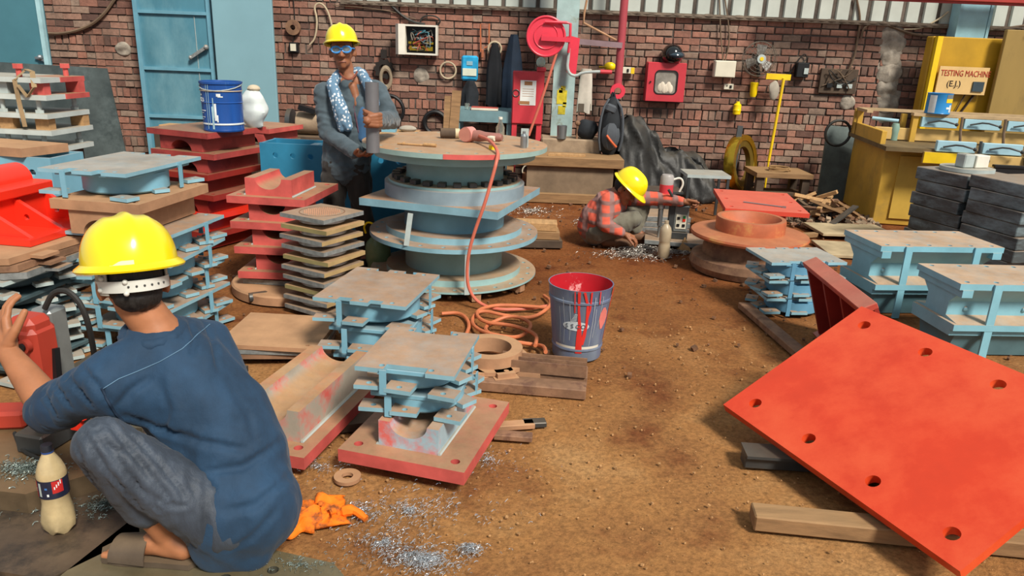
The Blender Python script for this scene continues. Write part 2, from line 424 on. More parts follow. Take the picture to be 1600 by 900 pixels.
# corrugated cladding above the wall
mb = MB(); prof = []
x = -2.0; pitch = .2
while x < 7:
    prof += [(x, -.035), (x+.135, -.035), (x+.15, 0), (x+.185, 0)]; x += pitch
n = len(prof)
mb.add([(px, WY+.02+py, WTOP-.02) for px, py in prof]+[(px, WY+.02+py, WTOP+1.1) for px, py in prof]+[(px, WY+.04+py, WTOP-.02) for px, py in prof]+[(px, WY+.04+py, WTOP+1.1) for px, py in prof],
       [(i, i+1, n+i+1, n+i) for i in range(n-1)]+[(2*n+i, 2*n+i+1, 3*n+i+1, 3*n+i) for i in range(n-1)]+[(i, i+1, 2*n+i+1, 2*n+i) for i in range(n-1)])
clad = struct('wall_upper', 'pale ribbed metal cladding above the brick wall', mb, GALV, cat='wall', angle=20)
mb = MB(); mb.box(1.8, WY-.02, WTOP-.02, 7.8, .06, .045)
for i in range(70): mb.ball((-2+i*.118, WY-.03, WTOP-.02+jit()), (.075, .03, .022+jit()), 8, 6)
struct('trim_1', 'rough cement ledge between bricks and cladding', mb, mat('dirty_cement', '6e6255', .95, var=.25, scale=12, bump=.4), cat='trim')
# red purlin and blue column at the top right
mb = MB(); a = W(1340, -10, 8.7); mb.box(5.0, 8.7, W(1560, 4, 8.7).z+.06, 4.2, .12, .13, ch=.006); mb.box(5.0, 8.68, W(1560, 4, 8.7).z-.015, 4.2, .02, .03)
struct('trim_2', 'red steel beam along the cladding at the top right', mb, mat('beam_red', 'a5372f', .5, var=.1), cat='trim')
p = W(1524, 20, 8.9)
mb = MB(); mb.box(p.x, 8.9, 1.6, .3, .02, 3.2); mb.box(p.x-.17, 8.97, 1.6, .03, .18, 3.2); mb.box(p.x+.17, 8.97, 1.6, .03, .18, 3.2)
struct('trim_3', 'pale blue steel column at the top right corner', mb, mat('column_blue', '8fbccb', .5, var=.08), cat='trim')
# central steel column
p = W(876, 205, 8.55)
mb = MB(); mb.box(0, 0, 1.75, .015, .2, 3.5); mb.box(-.1, 0, 1.75, .02, .2, 3.5); mb.box(.1, 0, 1.75, .02, .2, 3.5); mb.box(0, -.1, 1.75, .24, .02, 3.5); mb.box(0, 0, .01, .4, .34, .02)
cl = struct('trim_4', 'pale blue-grey steel column with yellow paint patches', mb, COLB, cat='column'); cl.location = (p.x, 8.55, 0)
mb = MB()
_zc = W(884, 152, 8.44).z
for zz, w_, h_ in ((_zc, .11, .15), (_zc-.14, .08, .09), (_zc+.1, .05, .04)):
    mb.box(-.01+jit(), -.112, zz, w_, .004, h_)
for zz, xx in ((_zc-.08, .02), (_zc+.07, -.03)): mb.box(xx, -.112, zz, .04, .004, .05)
part('paint_patch', mb, mat('yellow_patch', 'c9ba2f', .7, var=.2, scale=20), cl)

# blue steel door and panels (left)
YD = 8.9
def pz(x, y, Y): q = W(x, y, Y); return q.x, q.z
xl, _ = pz(222, 110, YD); xr, _ = pz(338, 110, YD); h = 2.75
mb = MB(); d = struct('door_1', 'blue sheet steel door with cross rails and lever latch', mb.box((xl+xr)/2, YD, h/2, xr-xl, .035, h), DOORB, cat='door')
mb = MB()
for zz in (W(280, 20, YD).z, W(280, 108, YD).z, W(280, 182, YD).z, .06): mb.box((xl+xr)/2, YD-.03, zz, xr-xl-.04, .03, .035)
mb.box(xl+.02, YD-.03, h/2, .05, .04, h); mb.box(xr-.02, YD-.03, h/2, .045, .04, h)
part('door_frame', mb, mat('door_rail_blue', '6a9db0', .4, var=.08), d)
mb = MB(); a = W(298, 90, YD-.06); b_ = W(322, 74, YD-.06); mb.bar(a, b_, .03, .035); mb.ball(a, .025, 8, 6); mb.ball(b_, .03, 8, 6)
part('latch_lever', mb, STEEL_G, d)
mb = MB(); a = W(303, 25, YD-.022); b_ = W(318, 185, YD-.022); mb.rod(a, b_, .004, 6); part('drip_line', mb, GREYP, d)
xa, _ = pz(338, 110, 8.75); xb, _ = pz(430, 110, 8.75)
mb = MB(); mb.box((xa+xb)/2, 8.78, 1.4, xb-xa, .05, 2.8, ch=.008)
struct('door_2', 'plain pale blue steel leaf beside the riveted blue door', mb, PANELB, cat='door')
q = W(37, 100, 7.6); q2 = W(72, 50, 7.6)
mb = MB(); mb.box(q2.x-1.0, 7.6, q.z+.75, 2.0, .05, 1.5)
d3 = struct('door_3', 'dark teal steel shutter panel at the upper left corner', mb, mat('teal_panel', '457682', .45, var=.1, scale=1.5), cat='door')
mb = MB(); mb.box(q2.x-.01, 7.57, q.z+.75, .04, .05, 1.5); part('edge_angle', mb, mat('pale_edge', '9fc3c9', .5), d3)
mb = MB(); r_ = W(63, 90, 7.56); mb.ball(r_, .03, 8, 6); mb.bar(r_+Vector((-.05, 0, .0)), r_+Vector((.05, 0, -.03)), .02, .02); part('bolt', mb, STEEL, d3)

# cement patches on the wall
def patch(name, label, x0, y0, x1, y1, seed, dep=.03):
    c = W((x0+x1)/2, (y0+y1)/2, WY); s_ = abs(W(x1, y1, WY).x-W(x0, y1, WY).x)/2; h_ = abs(W(x0, y0, WY).z-W(x0, y1, WY).z)/2
    mb = MB(); mb.ball((0, 0, 0), (s_, dep, h_), 28, 24)
    mb.v = [(v[0]*(1+.25*noise.noise((v[0]*6, seed, v[2]*6))), v[1]*(1+.9*noise.noise((v[0]*14, v[2]*14, seed))), v[2]*(1+.12*noise.noise((seed, v[0]*7, v[2]*5)))) for v in mb.v]
    o = part(name, mb, CONC, wall); o.location = (c.x, WY, c.z); return o
for k in range(11): patch('cement_patch', '', 1376-k*.8+3*math.sin(k*2.4), 38+k*12, 1413-k*1.2+4*math.sin(k*1.7), 72+k*12, 3+k*1.37, .022+.012*math.sin(k*2.9))
patch('cement_patch', '', 645, 106, 671, 130, 9); patch('cement_patch', '', 180, 65, 205, 88, 11); patch('cement_patch', '', 1310, 148, 1335, 172, 12)
# ================================================================ fabricated steel in the yard
def holes4(w, d, ix, iy, r): return [circ(sx*(w/2-ix), sy*(d/2-iy), r, 12) for sx in (-1, 1) for sy in (-1, 1)]
def arc_poly(w, h, ra, up=True, depth=1.):
    """block outline (x,z) with a round channel cut from its top (up) or its underside"""
    n = 14; pts = []
    if up:
        pts = [(-w/2, 0), (w/2, 0), (w/2, h)]+[(ra*math.cos(math.pi*i/n), h-ra*depth*math.sin(math.pi*i/n)) for i in range(n+1)]+[(-w/2, h)]
    else:
        pts = [(-w/2, h), (w/2, h), (w/2, 0)]+[(ra*math.cos(math.pi*i/n), ra*depth*math.sin(math.pi*i/n)) for i in range(n+1)]+[(-w/2, 0)]
        pts = pts[::-1]
    return pts
def saddle(label, loc, rz, w, d, tp, hb, bw, ra, up, mplate, mblock, group=None, cat='saddle plate', bd=.98, dep=.8, name='saddle_plate', by=0):
    t = thing(name, label, cat, loc, rz, group)
    mb = MB()
    if up:
        mb.prism(rect(w, d), 0, tp, holes4(w, d, .055, .06, .018)); part('base_plate', mb, mplate, t)
        mb = MB(); mb.prism(arc_poly(bw, hb, ra, True, dep), by-d*bd/2, by+d*bd/2, axis='y'); mb.v = [(x, y, z+tp) for x, y, z in mb.v]; bo = part('saddle_block', mb, mblock, t)
        mb = MB()
        for sx in (-1, 1): mb.tube([(sx*(bw/2+.004), by-d*bd/2, tp+.002), (sx*(bw/2+.004), by+d*bd/2, tp+.002)], .008, 6)
        part('weld_bead', mb, GREYP, bo)
    else:
        mb.prism(rect(w, d), hb, hb+tp, holes4(w, d, .05, .05, .014)); part('base_plate', mb, mplate, t)
        mb = MB(); mb.prism(arc_poly(bw, hb, ra, False, dep), by-d*bd/2, by+d*bd/2, axis='y'); part('saddle_block', mb, mblock, t)
    return t
def notched(w, d, nf, nd, nw):
    """rectangle whose front and rear edges carry nf notches nd deep and nw wide"""
    p = []
    def edge(y, s):
        out = []; step = w/(nf+1)
        for k in range(nf):
            c = -w/2+step*(k+1); out += [(c-nw/2, y), (c-nw/2, y+s*nd), (c+nw/2, y+s*nd), (c+nw/2, y)]
        return out
    f = [(-w/2, -d/2)]+edge(-d/2, 1)+[(w/2, -d/2)]
    b = [(-w/2, d/2)]+edge(d/2, -1)+[(w/2, d/2)]
    return f+b[::-1]
def bearing(label, loc, rz, w, d, h, nf=1, notch=.035, nw=.1, mplate=BLUE, mpot=BLUE_C, lugs='f', group=None, straps=True, tp=.018, seed=0, topplate=True, r=None):
    """bridge pot bearing: notched top plate over a round pot, bottom lugs, flat tie straps"""
    rg = random.Random(seed)
    t = thing('pot_bearing', label, 'bearing', loc, rz, group)
    r = r or min(w, d)*.40
    if topplate:
        mb = MB(); hs = []
        step = w/(nf+1)
        for s_ in (-1, 1):
            for k in range(nf+1):
                c = -w/2+step*(k+.5)
                if nf < 2 and k not in (0, nf): continue
                hs.append(circ(c, s_*(d/2-.03), .0115, 12))
        mb.prism(notched(w, d, nf, notch, nw), h-tp, h, hs); part('top_plate', mb, mplate, t)
    mb = MB(); mb.box(0, 0, h-tp-.011, w*.86, d*.8, .02, ch=.003); part('slide_plate', mb, mpot, t)
    mb = MB(); mb.lathe([(r*.96, .004), (r, .012), (r, h-tp-.022), (r*.97, h-tp-.021)], 40); part('pot', mb, mpot, t)
    lg = MB(); lg.prism(rect(.105, .075), 0, .017, [circ(0, -.012, .011, 10)]); lm = lg.mesh('lug'); lm.materials.append(mplate)
    for sx, sy, a in ((-1, -1, 25), (-.15, -1.06, 2), (1, -1, -18), (-1, 1, 160), (1, 1, 190), (1.02, -.1, -80), (1.02, .5, -95), (-1.02, .1, 85)):
        if lugs == 'few' and (sx, sy) in ((-.15, -1.06), (1.02, .5)): continue
        o = link('lug', lm, None, t); o.location = (sx*(w/2-.045), sy*(d/2-.035), .002+(.012 if abs(sx) < 1.01 and sx < 0 and sy < 0 else 0)); o.rotation_euler = (0, 0, R(a*.35+rg.uniform(-6, 6)))
    if straps:
        for sx, sy, ln in ((-.42, -1, 0), (1, .35, 1), (.42, 1, 0)):
            mb = MB(); th = .006
            x, y = sx*w*.5, sy*d*.5
            if ln: mb.box(w*.5+.004, y, h*.5, th, .026, h*.96); mb.box(w*.5-.02, y, h-tp-.004, .05, .026, .006)
            else: mb.box(x, y+(-.006 if sy < 0 else .006)+(notch if False else 0), h*.5, .026, th, h*.94)
            part('tie_strap', mb, mpot, t)
    return t

# ---- big round bearing on the work table stack
BC = Vector((-.415, 4.98, 0)); BS = 715
def zf(y, r): return W(BS, y, BC.y-r).z
def stack_bearing():
    rf, rd, rc, rt = .575, .465, .335, .612
    # lower bearing: flange, disc, cylinder
    t = thing('disc_bearing', 'pale blue round bearing with bolted flange, lowest layer of the big round stack', 'bearing', BC)
    z0, z1 = .058, zf(458, rf); z2 = zf(440, rd); z3 = zf(398, rf)
    def flange(par, za, zb, n=24, material=TEALP):
        mb = MB(); mb.prism(circ(0, 0, rf, 64), za, zb, [circ(.525*math.cos(2*math.pi*i/n+.1), .525*math.sin(2*math.pi*i/n+.1), .014, 10) for i in range(n)]); part('flange', mb, material, par)
    flange(t, z0, z1); mb = MB(); mb.lathe([(rd, z1), (rd, z2)], 64); part('step_disc', mb, TEALP, t)
    mb = MB(); mb.lathe([(rc, z2), (rc, z3-.02), (rc+.06, z3-.018), (rc+.06, z3-.001)], 56); part('pot', mb, TEALP, t)
    for a in (-70, -110, -30, 150):
        mb = MB(); mb.at(.5*math.cos(R(a)), .5*math.sin(R(a)), 0, rz=a); mb.box(0, 0, .03, .12, .06, .056); part('spacer_block', mb, RUST_L, t)
    mb = MB(); mb.at(rf*math.cos(R(-77)), rf*math.sin(R(-77)), 0, rz=-77); mb.box(.005, 0, (z0+z3)/2, .006, .03, z3-z0); part('tie_strap', mb, GREYP, t)
    # middle bearing
    t2 = thing('disc_bearing', 'bright blue round bearing carrying the square plate, middle of the big round stack', 'bearing', BC)
    z4 = zf(391, rf); z5 = zf(374, rd); z6 = zf(331, .33)
    zsq = W(765, 340, BC.y-.53).z; zsq1 = W(765, 328, BC.y-.53).z
    flange(t2, z3, z4, 22, BLUE_T); mb = MB(); mb.lathe([(rd, z4), (rd, z5)], 64); part('step_disc', mb, BLUE_T, t2)
    mb = MB(); mb.lathe([(rc+.005, z5), (rc+.005, zsq-.012)], 56); part('pot', mb, BLUE_C, t2)
    sq = .94
    mb = MB(); mb.at(0, 0, 0, rz=-17); mb.prism(rect(sq, sq), zsq, zsq1); part('square_plate', mb, mat('blue_plate_tan', '7fa6b4', .5, var=.1, dust=1., dustcol='b08664'), t2)
    mb = MB(); mb.at(0, 0, 0, rz=-17); mb.prism(rect(sq*.88, sq*.88), zsq-.014, zsq); part('slide_plate', mb, mat('slate_under', '4f6870', .5, var=.1), t2)
    mb = MB(); a = R(-110); mb.bar((-.255, -.515, z4), (-.23, -.5, zsq), .032, .012); part('tie_strap', mb, GREYP, t2)
    mb = MB()
    for k in range(5): mb.cyl(.28, -.34+.16*k, zsq-.03, zsq-.014, .018, n=10)
    part('bolt_head', mb, BLUE_C, t2)
    # upper bearing
    t3 = thing('disc_bearing', 'grey-teal round bearing with a ring of bolt blocks, under the round table disc', 'bearing', BC)
    z7 = zf(301, .465); z8 = zf(296, .44); zb = z8+.03
    GT = mat('grey_blue_ring', '8295a0', .5, var=.1, dust=.5, dustcol='a2917e')
    mb = MB(); mb.lathe([(.47, zsq1), (.47, z7-.004), (.462, z7)], 64); part('ring_body', mb, GT, t3)
    mb = MB(); mb.lathe([(.445, z7), (.445, z8), (.43, z8+.002)], 64); part('ring_lip', mb, TEALP, t3)
    blk = MB(); blk.box(0, 0, .016, .055, .05, .032, ch=.004); bm_ = blk.mesh('bolt_block'); bm_.materials.append(STEEL_D)
    for i in range(26):
        a = 2*math.pi*i/26; o = link('bolt_block', bm_, None, t3); o.location = (.395*math.cos(a), .395*math.sin(a), z8+.001); o.rotation_euler = (0, 0, a)
    zt0, zt1, zt2 = zf(261, .53), zf(250, rt), zf(242, rt)
    mb = MB(); mb.lathe([(.33, z8), (.325, z8+.03), (.325, zt0)], 56); part('pot', mb, TEALP, t3)
    # the round table disc on top
    t4 = thing('round_plate', 'large round tan steel disc used as a table top under tools', 'plate', BC)
    mb = MB(); mb.lathe([(.535, zt0), (.54, zt1)], 64); part('under_disc', mb, TEALP, t4)
    n = 20; mb = MB(); mb.prism(circ(0, 0, rt, 72), zt1, zt2, [circ(.545*math.cos(2*math.pi*i/n), .545*math.sin(2*math.pi*i/n), .014, 10) for i in range(n)])
    part('top_disc', mb, mat('table_disc', '8fa9a4', .55, var=.1, dust=1., dustcol='b48c68', bump=.05), t4)
    mb = MB()
    for i in range(9):
        a0, a1 = R(-92+i*3.6), R(-92+(i+1)*3.6); r_ = rt+.002
        mb.add([(r_*math.cos(a0), r_*math.sin(a0), zt1), (r_*math.cos(a1), r_*math.sin(a1), zt1), (r_*math.cos(a1), r_*math.sin(a1), zt2), (r_*math.cos(a0), r_*math.sin(a0), zt2)], [(0, 1, 2, 3)])
    part('red_paint_band', mb, RED_P, t4)
    return zt2
ZT = stack_bearing()

# ---- front red saddle with two bearings
saddle('red-edged square saddle base carrying two stacked blue bearings near the middle front', (-.31, 2.66, .045), -15, .50, .59, .052, .105, .24, .075, True, RED_P,
       mat('saddle_pale_blue', '97b0bb', .5, var=.12, dust=.9, dustcol='b08a68', col2='d26a64', c2scale=3.5, c2lo=.47, c2hi=.6), bd=.70, dep=.75, by=-.01)
for k, (x, y) in enumerate(((-.4, 2.5), (-.17, 2.53), (-.35, 2.9), (-.1, 2.8))):
    mb = MB(); mb.box(0, 0, .0225, .1, .08, .045, rz=k*20, ch=.004); solo('shim_block', ['rusty shim under the left front of the red saddle base', 'rusty shim under the front corner of the red saddle base', 'rusty shim hidden behind under the red saddle base', 'rusty shim under the right edge of the red saddle base'][k], 'shim', mb, RUST, (x, y, 0), group='shims under the front saddle')
bearing('lower blue bearing with lugs resting in the front red saddle', (-.335, 2.69, .205), -9, .39, .40, .098, mplate=BLUE_T, mpot=BLUE_C, seed=3, topplate=False, r=.16)
bearing('upper blue bearing with a wide tan notched top plate above the front red saddle', (-.35, 2.69, .304), -9, .38, .43, .104, mplate=BLUE_T, mpot=BLUE_C, nw=.16, notch=.045, seed=4)
# ---- second bearing stack behind it
for k in range(3):
    zz = [.27, .137, .004][k]
    bearing(['tan-topped blue bearing with two notches, top of the middle floor stack', 'blue bearing with splayed lugs in the middle of the floor stack', 'blue bearing at the foot of the floor stack behind the front saddle'][k], (-.66+.012*k, 3.5-.01*k, zz), -11+k*3, .46, .53, .13, nf=2, notch=.04, nw=.065, mplate=BLUE_T, mpot=BLUE_C, seed=k+10, topplate=(k == 0), r=.2)
# ---- second red saddle (left, behind the crouching worker)
saddle('long red-edged saddle base lying left of the front saddle, beside the crouching worker', (-.85, 2.80, .035), -13, .40, .76, .05, .13, .27, .085, True, RED_P,
       mat('saddle_worn_mixed', 'a39a8c', .55, var=.15, dust=.9, dustcol='aa8258', col2='c95f56', c2scale=3, c2lo=.48, c2hi=.6), bd=.8, dep=.75, by=.02)
mb = MB(); mb.box(0, 0, .017, .5, .12, .034, rz=20); solo('timber_bearer', 'dark timber bearer under the long red saddle base', 'timber', mb, WOOD_D, (-.8, 2.75, 0))
# ---- brown sheets
for k in range(3):
    mb = MB(); mb.prism(rect(.5-.03*k, .46), 0, .022, [circ(.2-.015*k, -.19, .01, 10)]); mb.box(.27, -.18, .011, .12, .1, .016)
    solo('steel_sheet', nth(k, 3)+' tan steel sheet of the low flat pile beside the floor bearings', 'steel sheet', mb, [RUST_L, STEEL_G, RUST][k], (-1.2+.02*k, 3.6+.01*k, .078-.026*k), -2+4*k, group='low flat pile of sheets')
mb = MB(); mb.box(0, 0, .012, .4, .3, .024); solo('packing_board', 'dark packing board under the low sheet pile', 'board', mb, WOOD_D, (-1.15, 3.6, 0), 3)

# ---- square plates with round discs (tall stack)
SQP = [STEEL_G, mat('ochre_edge', '8c8258', .6, var=.2, dust=.9, dustcol='b8926c')]
sqm = [MB(), MB()]
for q in sqm: q.prism(rect(.335, .335), 0, .024)
sqme = [q.mesh('square_plate') for q in sqm]
for q, m_ in zip(sqme, SQP): q.materials.append(m_)
dm = MB(); dm.lathe([(.125, .0), (.135, .006), (.13, .026), (.118, .034)], 36); dme = dm.mesh('round_disc'); dme.materials.append(mat('foil_disc', 'b9aca0', .3, metal=.45, var=.2, dust=.4, dustcol='a08670'))
gold = mat('gold_edge', 'a98f63', .55, var=.18, dust=.9, dustcol='bd9870')
for k in range(10):
    zz = .575-.0615*k
    t = thing('square_disc_plate', nth(k, 10)+' square plate in the tall stack of disc plates', 'disc plate', (-1.125+.006*math.sin(k*2.1), 4.22+.006*math.cos(k*1.7), zz), -29+2.5*math.sin(k*1.9), group='square disc plates')
    o = link('square_plate', sqme[0 if k in (0, 2, 3, 5, 6, 8, 9) else 1], None, t)
    o = link('round_disc', dme, None, t); o.location = (0, 0, -.035 if k < 9 else -.02)
    if k == 0:
        o.location = (0, 0, -.03)
        mb = MB(); mb.lathe([(.132, .0235), (.132, .0255), (.126, .0255), (.126, .0235)], 40, cap=False); part('groove_ring', mb, RUST, t)
        dim = MB()
        for i in range(-7, 8):
            for j in range(-7, 8):
                if i*i+j*j < 50: dim.cyl(i*.0155, j*.0155, .024, .027, .0045, n=6)
        part('dimple_field', dim, mat('dimple_tan', 'bd8f73', .5, var=.1), t)['kind'] = 'stuff'
    mb = MB(); mb.box(.1685, 0, .012, .002, .334, .0235); part('painted_edge', mb, gold if k % 3 else SQP[0], t)

# ---- red saddle stack with the U block on top
for k in range(4):
    zz = .575-.155*k
    saddle(nth(k, 4)+' pinkish red channel saddle in the stack by the standing worker', (-1.5+.01*k, 4.75-.012*k, zz), -6+2*k, .50, .60, .045, .108, .30, .085, True, RED_P, RED_P, group='red channel saddles', bd=.62, dep=.8, by=-.06)
mb = MB(); mb.lathe([(.0, .0), (.40, 0), (.4, .05), (.39, .06), (0, .06)], 48); solo('round_plate', 'wide rusty round plate lying under the red channel saddles', 'plate', mb, RUST_L, (-1.42, 4.62, .0))
mb = MB(); mb.prism(rect(.5, .45), 0, .03); solo('steel_sheet', 'grey plate packed between the rusty round plate and red saddles', 'steel sheet', mb, STEEL_G, (-1.44, 4.66, .063), -5)

# ---- far dark red saddle stack under the blue paint bucket
for k in range(6):
    zz = .74-.148*k
    m_ = [RED, RED, RED_DK, RED_DK, RED_B, RED_DK][k]
    saddle(nth(k, 6)+' dark red arched saddle under the blue paint drum', (-2.37+.03*math.sin(k*2.3), 5.7+.02*math.cos(k*1.3), zz), -22+3*math.sin(k), .58, .62, .042, .104, .4, .1, False, m_, m_, group='dark red arched saddles', dep=.75, bd=.9)
RS_TOP = .74+.146
saddle('short red saddle plate behind the bucket stack', (W(415, 208, 6.55).x, 6.6, .70), -18, .4, .5, .04, .08, .28, .08, False, RED_P, RED_P)
mb = MB(); mb.box(0, 0, .35, .36, .5, .7, ch=.01); solo('packing_crate', 'dark timber crate under the short red saddle plate', 'crate', mb, WOOD_D, (W(415, 208, 6.55).x, 6.6, 0), -18)

# ---- blue box girder with bolt holes
def girder(label, loc, rz, L_, w, h, n, m_, zt=.02):
    t = thing('box_girder', label, 'girder', loc, rz)
    hl = [circ(-L_/2+.12+i*(L_-.24)/(n-1), h-.09, .022, 12) for i in range(n)]
    for s_ in (-1, 1):
        mb = MB(); mb.prism(rect(L_, h, 0, h/2), s_*w/2-.01, s_*w/2+.01, hl, axis='y'); part('side_plate', mb, m_, t)
    for s_ in (-1, 1): mb = MB(); mb.box(s_*(L_/2-.012), 0, h/2, .02, w-.02, h-.004); part('end_plate', mb, m_, t)
    mb = MB(); mb.box(0, 0, h*.55, L_-.05, w-.02, .02); part('web_plate', mb, m_, t)
    for x in (-L_/4, L_/4): mb = MB(); mb.box(x, 0, h-.03, .06, w-.02, .02); part('cross_bar', mb, BLUE_C, t)
    return t
a = W(385, 225, 5.75)
girder('deep blue box girder with a row of bolt holes behind the standing worker', (-1.21, 5.70, 0), -4, 1.45, .28, .80, 10, BLUE_D)
_gx = W(110, 262, 4.38).x-.5; _gt = W(60, 243, 4.3).z; girder('bright blue box girder with bolt holes at the left behind the red bracket', (_gx, 4.4, _gt-.25), -4, 1.0, .28, .25, 8, BLUE_C)
mb = MB(); mb.box(0, 0, (_gt-.252)/2, .9, .26, _gt-.252, ch=.01); solo('packing_crate', 'dark packing crate under the left blue box girder', 'crate', mb, WOOD_D, (_gx, 4.4, 0), -4)
mb = MB(); mb.box(0, 0, .02, .55, .16, .04, ch=.006); solo('wood_offcut', 'pale broken board on the left box girder pile', 'board', mb, WOOD_L, (-2.75, 6.35, .78), -8)
mb = MB(); mb.box(0, 0, .39, .5, .4, .78, ch=.01); solo('packing_crate', 'dark crate under the pale broken board', 'crate', mb, WOOD_D, (-2.75, 6.35, 0), -8)

# ---- left pile: bearing on brown saddle on five blue bearings
LP = (-1.97, 3.72)
bearing('clean pale blue bearing on top of the brown saddle behind the crouching worker', (LP[0]-.02, LP[1]+.02, .79), -9, .46, .62, .135, nf=2, notch=.05, nw=.05, mplate=BLUE, mpot=BLUE_C, seed=31, r=.2, lugs='few')
saddle('brown dusty saddle with arched underside below the clean blue bearing', (LP[0]+.03, LP[1]-.02, .622), -8, .46, .60, .047, .118, .30, .085, False, RUST_L, RUST_L, dep=.85, bd=.95)
for k in range(5):
    bearing(nth(k, 5)+' blue bearing in the five-high pile under the brown saddle', (LP[0]+.07+.02*math.sin(k*2.2), LP[1]+.0+.015*math.cos(k*2.9), .495-.1235*k), -9+4*math.sin(k*1.7), .52, .56, .121, nf=2, notch=.04, nw=.06, mplate=BLUE_T, mpot=BLUE_C, seed=40+k, r=.2, group='five-high pile of blue bearings')
# ---- far left pile: thin lugged bearings, brown plates, red bracket
FL = (-2.42, 3.35)
PALE = mat('pale_lug_paint', 'a9b8b6', .5, var=.1, dust=.9, dustcol='a89684')
for k in range(6):
    bearing(nth(k, 6)+' grey lugged bearing in the low pile at the left edge', (FL[0]+.015*math.sin(k*2.9), FL[1]+.012*math.cos(k*3.1), .405-.0815*k), -12+5*math.sin(k*2.1), .5, .52, .08, nf=2, notch=.05, nw=.06, mplate=PALE, mpot=mat('dark_teal_pot', '45595e', .6, var=.15), seed=60+k, r=.2, straps=False, group='grey lugged bearings at the left edge', topplate=(k == 0))
for k in range(3):
    mb = MB(); mb.prism([(-.36, -.3), (.22, -.3), (.3, -.26), (.32, .3), (-.36, .3)], 0, .03, []); mb.box(.33, -.1, .012, .08, .1, .014)
    solo('steel_sheet', nth(k, 3)+' of three brown steel plates under the bright red bracket', 'steel sheet', mb, [RUST_L, RUST, STEEL_G][k], (FL[0]-.04+.01*k, FL[1]+.05, .557-.034*k), -10+3*k, group='brown plates at the left edge')
t = thing('gusset_bracket', 'bright glossy red gusseted bracket on brown plates at the left edge', 'bracket', (FL[0]-.1, FL[1]+.22, .59), -8)
mb = MB(); mb.prism(rect(.66, .5), 0, .03); part('base_plate', mb, RED_B, t)
mb = MB(); mb.prism([(-.2, .03), (.06, .03), (.06, .17), (-.2, .17)], -.2, .2, axis='y'); part('core_block', mb, RED_B, t)
for y in (-.2, .0, .2):
    mb = MB(); mb.prism([(.06, .03), (.30, .03), (.06, .165)], y-.012, y+.012, [circ(.12, .075, .016, 10)], axis='y'); part('gusset', mb, RED_B, t)
mb = MB(); mb.box(-.09, 0, .195, .36, .46, .05, ch=.006); part('cap_plate', mb, RED_B, t)
mb = MB(); mb.at(-.1, 0, .215, rx=90); mb.prism([(.085*math.cos(math.pi*i/12), .085*math.sin(math.pi*i/12)) for i in range(13)], -.22, .22); part('saddle_round', mb, RED_B, t)
# flat plates behind the drill at the left, under the pile
mb = MB(); mb.prism(rect(.8, .5), 0, .03); solo('steel_sheet', 'dark flat bar plate on the floor behind the red drill', 'steel sheet', mb, STEEL_D, (-1.7, 3.1, 0), -8)
mb = MB(); mb.lathe([(0, 0), (.2, 0), (.2, .045), (.19, .05), (0, .05)], 40); solo('round_plate', 'tan and blue round disc lying beside the crouching worker', 'plate', mb, BLUE_T, (-1.33, 2.75, .0))
t = thing('small_parts_tray', 'pale tray of small white blocks and pins beside the drill', 'tray', (-1.5, 2.62, 0), 10); PCR = mat('pale_cream', 'cdbb98', .6, var=.1)
mb = MB(); mb.prism(rect(.2, .14), 0, .05, [rect(.18, .12)[::-1]]); mb.box(0, 0, .004, .19, .13, .008); part('tray', mb, PCR, t)
for x, y, h_ in ((-.06, .0, .16), (-.02, -.03, .19), (.04, .03, .15), (.07, -.02, .17)): mb = MB(); mb.rod((x, y, .008), (x+.012, y, h_), .009); part('pin', mb, OFFW, t)
mb = MB(); mb.box(.03, .0, .04, .06, .08, .065, ch=.006); part('block', mb, PCR, t)

# ---- gray-white plate stack with bolts, upper left
PW = mat('white_grey_plate', 'b9c2be', .5, var=.1, dust=.7, dustcol='9d8a70')
PSY = 4.6; _p1 = W(80, 205, PSY); _p2 = G(145, 195, _p1.z); PSA = math.degrees(math.atan2((_p2-_p1).y, (_p2-_p1).x))-90; PSD = (_p2-_p1).length
_c = _p1+(_p2-_p1)*.5; PS = (_c.x-.36*math.cos(R(PSA)), _c.y-.36*math.sin(R(PSA)))
lv = [W(80, y, PSY).z for y in (123, 150, 179, 205, 233)]
for k in range(5):
    t = thing('bolted_plate', nth(k, 5)+' pale grey plate of the bolted stack', 'plate', (PS[0]+[-.02, .0, -.01, .0, -.01][k], PS[1], lv[k]-.03), PSA, group='pale bolted plates')
    mb = MB(); mb.prism([(-.7, -PSD/2), (.36, -PSD/2), (.36, PSD/2), (-.7, PSD/2)], 0, .03); part('plate', mb, PW, t)
    if k < 2: mb = MB(); mb.box(.27, PSD*.22, .0152, .1905, PSD*.57, .0312, rz=0); part('red_end', mb, RED_P, t)
    if k == 0:
        for x, y in ((.0, -PSD*.4), (.2, -PSD*.4), (.30, PSD*.3)):
            mb = MB(); mb.cyl(x, y, .03, .08, .016, n=10); mb.cyl(x, y, .08, .108, .03, n=6); part('bolt', mb, STEEL_G if x < .2 else RED_P, t)
    else:
        for x, y in ((.05, -PSD*.4), (.28, -PSD*.38), (.3, PSD*.36), (.16, -PSD*.4)):
            if k in (1, 3) and x == .16: continue
            mb = MB(); hh = lv[k-1]-lv[k]-.03
            if k in (1, 3): mb.box(x, y+.02, .03+hh/2, .09, .06, hh)
            else: mb.cyl(x, y, .03, .03+hh, .014, n=10); mb.cyl(x, y, .03, .05, .026, n=6)
            part('packer' if k in (1, 3) else 'stud', mb, WOOD_L if k == 3 else (RED_P if x > .2 and k == 1 else GREYP), t)
mb = MB(); mb.box(-.15, 0, (lv[4]-.03)/2, .9, PSD*.85, lv[4]-.032, ch=.01); solo('packing_crate', 'dark crate holding up the pale bolted plates', 'crate', mb, WOOD_D, (PS[0], PS[1], 0), PSA)
